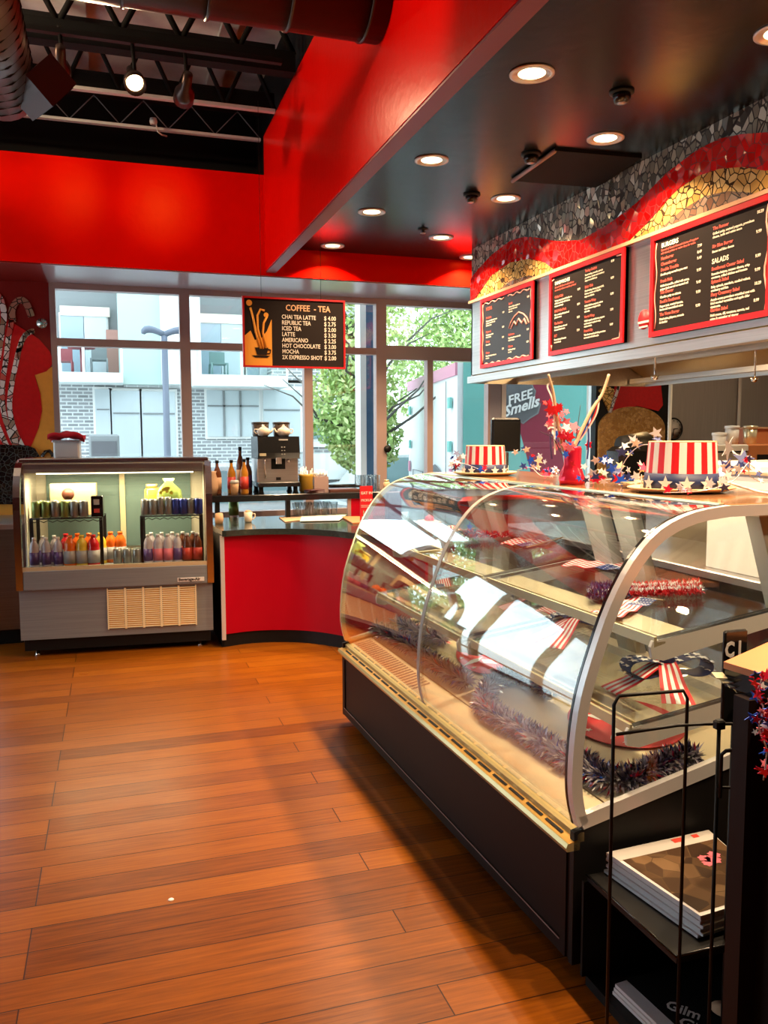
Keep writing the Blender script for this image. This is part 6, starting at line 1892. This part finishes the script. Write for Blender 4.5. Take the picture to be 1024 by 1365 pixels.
def starhat(label, x, y, s, z=ZTOP):
    t = thing('star_hat', label, 'hat', (x, y, z))
    rt, rb, h = 0.118 * s, 0.130 * s, 0.180 * s
    n = 60; hb = 0.070 * s
    def R(zz): return rb + (rt - rb) * zz / h
    mb = MB(); mb.smooth = True
    for k in range(n):
        a0, a1 = 2 * PI * k / n, 2 * PI * (k + 1) / n
        mb.cur = (k // 2) % 2
        mb.add([(R(hb) * math.cos(a0), R(hb) * math.sin(a0), hb), (R(hb) * math.cos(a1), R(hb) * math.sin(a1), hb), (rt * math.cos(a1), rt * math.sin(a1), h), (rt * math.cos(a0), rt * math.sin(a0), h)], [(0, 1, 2, 3)])
    obj('striped_crown', mb, ['red_sat', 'white_card'], t)
    mb = MB().lathe([(rt, h - .001), (rt * .985, h + .004), (0, h + .002)], n=40); obj('crown_top', mb, 'straw', t)
    mb = MB().lathe([(rb + .003, 0.004), (R(hb) + .003, hb)], n=48); hb_o = obj('blue_band', mb, 'blue_cloth', t)
    mb = MB()
    for k in range(12):
        a = 2 * PI * k / 12; d = Vector((math.cos(a), math.sin(a), 0)); mb.star(d * (rb + .008) + Vector((0, 0, hb * .5)), hb * .40, Vector((-d.y, d.x, 0)), (0, 0, 1), .002)
    obj('band_stars', mb, 'white_card', hb_o)
    br = rb * 1.5
    obj('brim', MB().lathe([(rb * .9, 0.004), (br * .8, 0.003), (br, 0.014), (br + .004, .018), (br, .020), (br * .8, .009), (rb * .9, .009)], n=44, sy=.86), 'straw', t)
    return t


starhat('straw patriotic top hat with red stripes on the near part of the case top', 1.965, 2.54, 1.0)
starhat('straw patriotic top hat with red stripes on the far end of the case top', 1.83, 3.93, 0.84)


def star_garland(label, path, n, seed, r=0.022, spread=0.05, mats=(('silver_foil', .34), ('red_foil', .24), ('blue_hi', .14), ('blue', .18), ('gold_hi', .1)), wire='silver_foil', zmin=ZTOP):
    rnd = random.Random(seed)
    P = spline(path, 6); o0 = P[0].copy()
    t = thing('star_garland', label, 'garland', o0)
    obj('wire', MB().tube([p - o0 for p in P], 0.0016, 5), wire, t)
    for i in range(n):
        p = P[min(len(P) - 1, int(rnd.uniform(0, len(P))))] + Vector((rnd.gauss(0, 1), rnd.gauss(0, 1), abs(rnd.gauss(0, 1)))) * spread * .5
        rr = r * rnd.uniform(.6, 1.35)
        p.z = max(p.z, zmin + rr)
        d = Vector((rnd.uniform(-1, .3), rnd.uniform(-1, -.1), rnd.uniform(-.5, .6))).normalized()
        rt_ = d.cross(Vector((0, 0, 1))).normalized(); up = rt_.cross(d)
        m = rnd.choices([a for a, b in mats], [b for a, b in mats])[0]
        obj('star', MB().star(p - o0, rr, rt_, up, .0015, .42, rnd.uniform(0, 1)), m, t)
    return t


star_garland('star garland draped round the front of the near hat and trailing right', [(1.80, 2.42, 1.40), (1.90, 2.34, 1.41), (2.02, 2.34, 1.44), (2.12, 2.38, 1.50), (2.20, 2.46, 1.45), (2.30, 2.50, 1.42)], 22, 61, .017, .03)
star_garland('large silver and dark stars strung to the right of the near hat', [(2.10, 2.50, 1.43), (2.16, 2.46, 1.50), (2.24, 2.44, 1.46), (2.34, 2.40, 1.45)], 14, 66, .036, .05, mats=(('silver_foil', .6), ('blue', .25), ('pot_white', .15)))
star_garland('star garland tangled on the case top right of the red vase', [(1.86, 2.98, 1.40), (1.92, 2.92, 1.42), (1.94, 2.84, 1.41), (1.98, 2.78, 1.42)], 40, 62, .022, .08)
star_garland('star garland between the far hat and the red vase', [(1.98, 3.86, 1.42), (1.96, 3.68, 1.44), (1.90, 3.46, 1.41), (1.86, 3.24, 1.42)], 26, 63, .020, .07)
star_garland('star garland curling left of the far hat', [(1.66, 4.00, 1.42), (1.68, 3.92, 1.46), (1.74, 3.80, 1.43)], 14, 64, .020, .05)
star_garland('wire spray of stars arching above the case between vase and near hat', [(1.98, 2.98, 1.42), (1.99, 2.90, 1.52), (2.00, 2.82, 1.56), (2.01, 2.74, 1.55)], 14, 65, .024, .04)
# vase with branches
VX, VY = 1.835, 3.08
t = thing('red_vase', 'pink-red foil-wrapped vase of branches on the case top', 'vase', (VX, VY, ZTOP))
mb = MB(); n = 18
prof_v = [(0.052, 0), (0.058, .02), (0.045, .055), (0.034, .08), (0.038, .15), (0.036, .16)]
mb.lathe(prof_v, n=14)
mb.v = [(x * (1 + .08 * math.sin(i * 2.1)), y * (1 + .08 * math.cos(i * 1.7)), z) for i, (x, y, z) in enumerate(mb.v)]
obj('vase_body', mb, 'red_foil', t)
def tgt(px, py, y=VY): q = aty(px, py, y); return (q.x - VX, q.y - VY, q.z - ZTOP)
def twig(name, pix, r0, r1, m, dy=0.0):
    P = [(0.0, 0, .12)] + [tgt(*q, y=VY + dy * (i + 1) / len(pix)) for i, q in enumerate(pix)]
    P = spline(P, 5); n = len(P)
    return obj(name, MB().tube(P, [r0 + (r1 - r0) * i / (n - 1) for i in range(n)], 7), m, t)
twig('driftwood_branch', [(764, 600), (775, 575), (790, 545), (803, 525), (812, 499)], .009, .006, 'twig')
twig('driftwood_branch', [(752, 600), (745, 570), (740, 540), (737, 520), (731, 499)], .009, .005, 'twig')
twig('dark_twig', [(766, 600), (770, 570), (774, 540)], .003, .001, 'bark')
twig('dark_twig', [(750, 606), (738, 585), (720, 575)], .003, .001, 'bark')
for i, (pix, m) in enumerate(((((762, 600), (778, 580), (792, 555), (800, 530)), 'red_sat'), (((764, 600), (772, 590), (785, 560), (798, 530)), 'blue_hi'), (((760, 605), (782, 575), (796, 550), (799, 528)), 'white_card'), (((736, 612), (734, 590), (735, 570)), 'purple_foil'), (((740, 606), (738, 540), (730, 515), (738, 508)), 'white_card'), (((783, 612), (785, 590), (784, 560)), 'blue'))):
    P = spline([tgt(*q) for q in pix], 5)
    mb = MB()
    for k in range(len(P) - 1):
        a, b = P[k], P[k + 1]; w_ = Vector((.005, .002, 0))
        mb.prism([a - w_, a + w_, b + w_, b - w_], (0, .001, 0))
    obj('ribbon', mb, m, t)
rnd = random.Random(5)
for i in range(46):
    k = i / 46; px = 735 + 27 * k + rnd.gauss(0, 7); py = 545 + 55 * k + rnd.gauss(0, 7)
    x, y, z = tgt(px, py, VY + rnd.uniform(-.05, .04))
    m = rnd.choices(['red_foil', 'pink', 'white_card', 'blue_hi', 'red_sat'], [.25, .3, .2, .1, .15])[0]
    d = Vector((rnd.uniform(-.7, .4), -1, rnd.uniform(-.3, .6))).normalized(); rt_ = d.cross(Vector((0, 0, 1))).normalized()
    obj('flower_star', MB().star((x, y, z), rnd.uniform(.014, .028), rt_, rt_.cross(d), .003, .5, rnd.uniform(0, 1)), m, t)
# yellow napkin, white cable
q = atz(845, 654, ZTOP)
t = thing('yellow_napkin', 'crumpled pale yellow napkin on the case top left of the near hat', 'napkin', (1.93, 2.78, ZTOP))
mb = MB()
for k in range(5):
    a = k * 1.3; mb.prism([(.06 * math.cos(a), .05 * math.sin(a), .004 + .004 * k), (.06 * math.cos(a + 1.8), .05 * math.sin(a + 1.8), .01 + .004 * k), (.05 * math.cos(a + 3.6), .05 * math.sin(a + 3.6), .02)], (0, 0, .004))
obj('napkin_folds', mb, 'gold_hi', t)
pts = [(2.16, 2.62, 1.44), (2.16, 2.45, 1.41), (2.14, 2.32, 1.398), (2.16, 2.20, 1.398), (2.24, 2.12, 1.398)]
P = spline(pts, 6); t = thing('white_cable', 'white cable curling on the case top at the right', 'cable', P[0]); obj('cord', MB().tube([p - P[0] for p in P], .005, 6), 'white', t)

# ================================================================== KITCHEN
q1 = aty(795, 515, YW - .1); q2 = aty(888, 640, YW - .1)
t = thing('mosaic_column', 'golden mosaic column with dark red top at the end of the window wall', 'column', (5.28, YW - .12, 0))
def kp(px, py, y=YW - .12): return aty(px, py, y)
mb = MB(); mb.box(q1.x, q2.x, YW - .10, YW - .01, 0.9, 2.9); obj('backing', mb, 'black', t, world=True)
cx_ = 5.28
mb = MB(); P = []
for k in range(24): 
    a = PI * k / 23
    P.append(kp(843 - 44 * math.cos(a), 560 - 18 * math.sin(a) if 0 else 572 - 30 * math.sin(a), YW - .13))
mb.prism(P + [kp(885, 660, YW - .13), kp(797, 660, YW - .13)], (0, .03, 0)); obj('amber_mosaic_field', mb, 'amber_mos', t, world=True)
mb = MB(); mb.prism([kp(823, 500), kp(880, 500), kp(884, 540), kp(878, 548), kp(850, 541), kp(815, 550)], (0, .03, 0)); obj('dark_red_field', mb, 'mural_red', t, world=True)
mb = MB(); mb.tube([kp(828, 505), kp(820, 530), kp(813, 550)], .018, 6); obj('white_tile_line', mb, 'tile_white', t, world=True)
mb = MB(); mb.prism([kp(799, 520), kp(808, 512), kp(820, 520), kp(812, 548)], (0, .02, 0)); obj('cream_shape', mb, 'gold_mos', t, world=True)
# clock
c = aty(897, 572, YW - .02)
t = thing('wall_clock', 'round dark-rimmed clock on the grey kitchen wall', 'clock', (c.x, YW, c.z))
def faceY(mb, y): mb.xf(Matrix.Translation((0, y, 0)) @ Matrix.Rotation(PI / 2, 4, 'X')); return mb
obj('clock_case', faceY(MB().lathe([(.125, 0), (.125, .03), (.115, .04), (.108, .03)], n=30), 0), 'black', t)
obj('clock_face', faceY(MB().lathe([(.107, 0.031), (0, .033)], n=30), 0), 'chalk_txt', t)
mb = MB(); mb.tube([(0, -.038, 0), (.05, -.038, .005)], .004, 5); mb.tube([(0, -.038, 0), (-.01, -.038, -.08)], .004, 5)
for k in range(12): mb.box(.09 * math.cos(k * PI / 6) - .003, .09 * math.cos(k * PI / 6) + .003, -.038, -.033, .09 * math.sin(k * PI / 6) - .006, .09 * math.sin(k * PI / 6) + .006)
obj('clock_hands', mb, 'black', t)
for px, lab, m in ((893, 'thin pale pole standing before the kitchen clock', 'cream'), (985, 'pale metal seam pole on the grey kitchen wall', 'cream')):
    c = aty(px, 560, YW - .06 if px > 900 else 7.0)
    tag(obj('wall_pole', MB().lathe([(.018, 0.0), (.018, 2.6)], (c.x, c.y, 0.0), 12), m), lab, 'pole')
# white prep cooler
a = aty(893, 660, 6.0); b = aty(997, 590, 6.0)
t = thing('prep_cooler', 'white prep cooler with a flat lid in the kitchen', 'cooler', (a.x, 6.0, 0))
w = b.x - a.x; OVX = b.x + .006
obj('cooler_body', MB().box(0, w, 0, .7, 0.0, 1.44), 'white_metal', t)
obj('cooler_lid', MB().bevbox(0.02, w, -.02, .7, 1.455, 1.51, .01), 'white', t)
obj('lid_gap', MB().box(0.01, w - .01, 0.0, .69, 1.44, 1.455), 'black', t)
for i, (px0, px1, yt, m, lab) in enumerate(((951, 967, 576, 'white', 'smallest white tub on the white prep cooler'), (968, 984, 567, 'white', 'round white tub in the middle of the prep cooler top'), (992, 1008, 567, 'gold_hi', 'pale tub at the right end of the prep cooler top'))):
    a = aty(px0, 588, 6.3); b = aty(px1, yt, 6.3); r = (b.x - a.x) / 2
    tt = thing('food_tub', lab, 'tub', ((a.x + b.x) / 2, 6.3, 1.512))
    obj('tub_body', MB().lathe([(r * .85, 0), (r * .95, b.z - 1.512 - .03)], n=20), m, tt)
    obj('tub_lid', MB().lathe([(r * 1.02, b.z - 1.512 - .03), (r * 1.02, b.z - 1.512 - .005), (0, b.z - 1.512)], n=20), m, tt)
a = aty(1010, 590, 6.3); b = aty(1060, 566, 6.3)
t = thing('tan_crate', 'tan wooden crate at the right edge on the oven', 'crate', (b.x - .25, 6.5, 1.512)); obj('crate_body', MB().bevbox(-.1, .6, 0, .3, 0, .14), 'wood_top', t); obj('crate_lid', MB().box(-.12, .62, -.02, .32, .14, .155), 'kraft', t)
t = thing('pizza_oven', 'tan-framed oven with a dark window at the right edge of the kitchen', 'oven', (OVX, 6.0, 0))
obj('oven_body', MB().bevbox(0, 1.0, 0, .9, 0, 1.51, .01), 'wood_top', t)
obj('oven_window', MB().box(.10, .9, -.006, 0, .95, 1.42), 'black_gloss', t)
# staff-side counter behind the case
t = thing('staff_counter', 'low dark steel work counter behind the display case', 'counter', (3.3, 3.8, 0))
obj('counter_body', MB().box(2.95, 3.6, 1.0, 5.9, 0.1, .86), 'black', t, world=True); obj('worktop', MB().bevbox(2.9, 3.65, .95, 5.95, .86, .90), 'steel', t, world=True)
obj('counter_plinth', MB().box(3.0, 3.55, 1.05, 5.85, 0.0, .1), 'black', t, world=True)
a = aty(985, 675, 3.3); b = aty(1030, 640, 3.3)
t = thing('white_appliance_box', 'pale box on the staff counter at the right edge', 'box', (3.28, 3.4, .902))
obj('box_body', MB().bevbox(-.3, .3, -.25, .25, 0, .56, .02), 'white', t); obj('box_edge', MB().box(-.31, .31, -.26, .26, .50, .515), 'kraft', t)
# POS monitor
Ym = 5.2
a = aty(655, 602, Ym); b = aty(694, 557, Ym)
t = thing('register_monitor', 'black register monitor on a stand seen above the far hat', 'monitor', ((a.x + b.x) / 2, Ym, ZT))
w = b.x - a.x
mb = MB().bevbox(-w / 2, w / 2, -.015, .025, a.z - ZT, b.z - ZT, .012); obj('screen_back', mb, 'black_gloss', t)
obj('screen_bezel', MB().box(-w / 2 + .01, w / 2 - .01, -.018, -.015, a.z - .89, b.z - .92), 'black', t)
obj('stand_neck', MB().lathe([(.02, 0.02), (.02, a.z - .90)], n=12), 'black', t); obj('stand_base', MB().lathe([(.11, 0), (.11, .015), (.02, .025)], n=24), 'black', t)
# dark mixer behind vase
t = thing('stand_mixer', 'dark stand mixer behind the vase and near hat', 'mixer', (3.25, 4.75, .902))
obj('mixer_body', MB().bevbox(-.12, .10, -.1, .1, .0, .62, .03), 'black_gloss', t); obj('mixer_head', MB().tube([(-.05, 0, .60), (.12, 0, .62), (.24, 0, .58)], [.09, .1, .05], 14), 'black', t)
kt = thing('added_kitchen_light', 'unseen square fill light added over the kitchen, behind the menu wall', 'ceiling light', (5.7, 5.6, ZC)); obj('diffuser', MB().box(-.28, .28, -.28, .28, -.02, -.001), 'lamp', kt); area('added_kitchen_lamp', (5.7, 5.6, ZC - .03), .5, 16, (1.0, .80, .58), spread=3.0)  # unseen lamp added to lift the dark back of the kitchen
# hood interior lamps, hanging ladle
for i, (x, y) in enumerate(((3.7, 5.2), (3.7, 3.6), (3.7, 2.0))):
    area('hood_lamp', (x, y, 2.34), .25, KITCHEN_P, (1.0, .62, .26), spread=3.0)
    tt = thing('hood_light', 'warm lamp set in the hood filters, %s' % ('far end', 'middle', 'near end')[i], 'light', (x, y, 2.352)); obj('lens', MB().lathe([(.10, 0), (.08, -.01), (0, -.012)], n=18), 'lamp', tt)
for px, lab in ((1006, 'metal ladle hanging from the hood at the right edge'), (873, 'dark utensil hanging under the hood')):
    c = aty(px, 505, 4.4)
    tt = thing('hanging_utensil', lab, 'utensil', (c.x, 4.4, 2.06))
    obj('utensil_handle', MB().tube([(0, 0, .34), (0, 0, -.10)], .006, 6), 'steel_lt', tt); obj('utensil_bowl', MB().lathe([(0, -.13), (.02, -.12), (.025, -.10)], n=12), 'steel_lt', tt)

# ================================================================== NEAR RIGHT: newspaper rack, stand
t = thing('newspaper_shelf', 'black shelf unit with newspapers against the near end of the case', 'shelf', (1.5, 1.8, 0))
def shelfb(name, z, th): return obj(name, MB().box(1.265, 1.90, 1.60, 2.0, z - th, z), 'black', t, world=True)
shelfb('upper_shelf', 0.335, .018)
shelfb('lower_shelf', 0.03, .03)
obj('side_panel', MB().box(1.88, 1.90, 1.60, 2.0, .03, .6), 'black', t, world=True)
obj('back_panel', MB().box(1.25, 1.9, 1.995, 2.005, .03, .317), 'black', t, world=True)
obj('edge_strip', MB().tube([(1.262, 2.0, .337), (1.262, 1.60, .337), (1.88, 1.60, .337)], .004, 5), 'black_gloss', t, world=True)
# newspapers
ZN = 0.337
c = [atz(809, 1137, ZN + .06), atz(935, 1222, ZN + .06), atz(1040, 1190, ZN + .06), atz(945, 1107, ZN + .06)]
for k in range(7):
    tt = thing('newspaper', ('topmost newspaper of the stack, with a brown cover photo' if k == 6 else 'folded newspaper in the stack, %s from the bottom' % orders[k]), 'newspaper', (c[0].x, c[0].y, ZN + k * .0088), group='newspapers stacked on the black shelf')
    z0 = 0.0; mb = MB(); j = Vector((random.uniform(-.006, .006), random.uniform(-.006, .006), 0))
    pp = [Vector((p_.x, p_.y, c[0].z * 0 + ZN + k * .0088)) + j for p_ in c]
    mb.prism(pp, (0, 0, .008)); obj('pages', mb, 'news', tt, world=True)
    if k == 6:
        zt2 = ZN + k * .0088 + .0082
        def NP(u, v, e=0): q = c[0].lerp(c[1], u).lerp(c[3].lerp(c[2], u), v); return Vector((q.x, q.y, zt2 + e))
        # u = from far-left toward near; v = toward right
        def quad(u0, u1, v0, v1, e=0): return [NP(u0, v0, e), NP(u1, v0, e), NP(u1, v1, e), NP(u0, v1, e)]
        mb = MB(); mb.prism(quad(.0, .16, .0, 1), (0, 0, .0004)); obj('masthead', mb, 'grey_plastic', tt, world=True)
        mb = MB(); mb.prism(quad(.15, .96, .03, .99, .0005), (0, 0, .0004)); obj('cover_photo', mb, 'news_photo', tt, world=True)
        mb = MB()
        for (cc, rr) in (((.38, .68), .02), ((.42, .74), .025), ((.45, .66), .018), ((.36, .80), .02)):
            mb.star(NP(cc[0], cc[1], .001), rr, (1, 0, 0), (0, 1, 0), .0005, .75, pts=7)
        obj('pink_flower_picture', mb, 'pink', tt, world=True)
        mb = MB(); mb.prism(quad(.02, .08, .60, .70, .001), (0, 0, .0004)); mb.prism(quad(.02, .07, .80, .86, .001), (0, 0, .0004)); obj('masthead_blocks', mb, 'label_red', tt, world=True)
# magazine on the lower shelf
ZG = 0.032
c = [atz(828, 1364, ZG + .03), atz(846, 1420, ZG + .03), atz(1040, 1400, ZG + .03), atz(975, 1322, ZG + .03)]
c[0] = Vector((1.29, 1.90, 0)); c[3] = Vector((1.62, 1.93, 0)); c[1] = Vector((1.31, 1.62, 0)); c[2] = Vector((1.66, 1.63, 0))
for k in range(3):
    tt = thing('magazine', 'dark magazine with a girl on the cover on the lower shelf' if k == 2 else 'magazine under the dark one on the lower shelf, %s' % ('bottom', 'middle')[k], 'magazine', (c[0].x, c[0].y, ZG + .01 * k))
    mb = MB(); mb.prism([Vector((p_.x + k * .004, p_.y, ZG + .01 * k)) for p_ in c], (0, 0, .009)); obj('pages', mb, 'news', tt, world=True)
    if k == 2:
        zt2 = ZG + .0292
        mb = MB(); mb.prism([Vector((p_.x + .008, p_.y, zt2)) for p_ in [c[0].lerp(c[3], .12), c[1].lerp(c[2], .12), c[2], c[3]]], (0, 0, .0006)); cv = obj('black_cover', mb, 'black_matte', tt, world=True)
        q = atz(886, 1343, zt2 + .001); dirx = (atz(952, 1367, zt2) - q).normalized(); upx = Vector((0, 0, 1)).cross(dirx)
        mb = MB(); text_mb(mb, 'Gilmore', q, dirx, upx, .052, .0006, bold=.0012, xs=.9); text_mb(mb, 'Girls', q + dirx * .045 - upx * .048, dirx, upx, .052, .0006, bold=.0012); obj('cover_title', mb, 'white_card', cv, world=True)
        mb = MB(); q2_ = atz(965, 1345, zt2 + .001); mb.lathe([(.035, 0), (0, .001)], q2_, 16); obj('cover_face', mb, 'kraft', cv, world=True)

# wire rack
t = thing('wire_rack', 'black wire magazine rack standing before the case end', 'rack', (1.2, 1.56, 0))
Yr = 1.57
def wp(px, py, y=Yr): return aty(px, py, y)
a = wp(819, 928); b = wp(917, 920)
L = Vector((a.x, Yr, 0.0)); 
pts = [Vector((a.x, Yr, 0.0)), Vector((a.x, Yr, a.z - .02)), Vector((a.x + .012, Yr, a.z)), Vector((b.x - .012, Yr, b.z)), Vector((b.x, Yr, b.z - .02)), Vector((b.x, Yr, 0.0))]
obj('front_hoop', MB().tube(pts, .0042, 7), 'black', t, world=True)
c1 = wp(822, 979); c2 = wp(903, 967); c3 = wp(975, 965)
obj('cross_wire', MB().tube([c1, c2, wp(940, 965, 1.56), wp(975, 965, 1.52), wp(1000, 980, 1.50)], .004, 7), 'black', t, world=True)
d1 = wp(959, 965, 1.50)
obj('upright_wire', MB().tube([Vector((d1.x, 1.50, 0)), Vector((d1.x, 1.50, d1.z))], .0045, 7), 'black', t, world=True)
e1 = wp(962, 1006, 1.49)
obj('hook_wire', MB().tube([Vector((e1.x, 1.49, e1.z - .1)), e1, wp(968, 1001, 1.48), wp(990, 998, 1.46), wp(1010, 1000, 1.45)], .0045, 7), 'black', t, world=True)
obj('lower_wire', MB().tube([wp(955, 1050, 1.50), wp(985, 1050, 1.47)], .0035, 7), 'black', t, world=True)
obj('clip', MB().bevbox(d1.x - .012, d1.x + .012, 1.49, 1.51, d1.z - .01, d1.z + .01, .004), 'black', t, world=True)

# wooden topped stand
t = thing('maple_top_stand', 'black stand with a maple top at the right edge, nearest the camera', 'stand', (1.6, 1.35, 0))
tip = atz(965, 882, 1.10)
r1 = atz(1024, 856, 1.10); r2 = atz(1024, 900, 1.10)
d1_ = (r1 - tip).normalized(); d2_ = (r2 - tip).normalized()
poly = [tip, tip + d1_ * .75, tip + d1_ * .75 + Vector((.05, -.8, 0)), tip + d2_ * .42]
mb = MB(); mb.prism([Vector((p_.x, p_.y, 1.085)) for p_ in poly], (0, 0, .015)); obj('maple_top', mb, 'wood_top', t, world=True)
mb = MB(); mb.prism([Vector((p_.x + .004, p_.y, 1.045)) for p_ in poly], (0, 0, .04)); obj('black_apron', mb, 'black_gloss', t, world=True)
pl0 = aty(981, 1100, 1.40)
obj('corner_post', MB().box(pl0.x, pl0.x + .045, 1.375, 1.42, 0, 1.045), 'case_brown', t, world=True)
obj('side_body', MB().prism([(pl0.x + .045, 1.40, 0), (pl0.x + .62, 1.56, 0), (pl0.x + .62, 1.10, 0), (pl0.x + .045, 1.12, 0)], (0, 0, 1.045)), 'black_matte', t, world=True)
# thin pale strips at the tip
t = thing('pale_strip_stack', 'small stack of thin pale strips at the tip of the maple top', 'cards', (tip.x - .01, tip.y - .01, 1.045))
for k in range(4):
    q = wp(955 + k * 9, 905 + k * 6.2, tip.y - .02 - .005 * k)
    mb = MB(); mb.prism([q, q + Vector((.03, .0, -.003)), q + Vector((.05, .04, -.003)), q + Vector((.02, .04, 0))], (0, 0, .0022)); obj('card', mb, 'gold_hi', t, world=True)
# black sign with letters
Ysn = 1.62
a = aty(963, 965, Ysn); b = aty(985, 840, Ysn)
t = thing('black_sign', 'black upright sign with white letters behind the maple top', 'sign', ((a.x + b.x) / 2, Ysn, a.z))
w = b.x - a.x + .03
obj('sign_panel', MB().bevbox(a.x, a.x + w, Ysn, Ysn + .012, a.z, b.z, .004), 'black_gloss', t, world=True)
mb = MB(); q = aty(966, 876, Ysn); text_mb(mb, 'C I', Vector((q.x, Ysn - .001, q.z)), (1, 0, 0), (0, 0, 1), .052, .001, bold=.002, xs=.75); obj('sign_lettering', mb, 'white', t, world=True)
obj('sign_post', MB().lathe([(.006, 0), (.006, a.z)], ((a.x + b.x) / 2 + .02, Ysn + .006, 0), 8), 'black', t, world=True)
# foil star garland hanging on the stand
g0 = aty(1010, 905, 1.33)
P0 = [aty(1016, 905, 1.30), aty(1010, 925, 1.30), aty(1018, 945, 1.30), aty(1012, 970, 1.30), aty(1022, 1000, 1.30), aty(1018, 1040, 1.30)]
star_garland('red and blue foil star garland hanging from the maple top stand', P0, 44, 71, .012, .022, mats=(('red_foil', .35), ('blue_hi', .3), ('silver_foil', .15), ('pink', .2)), zmin=.5)
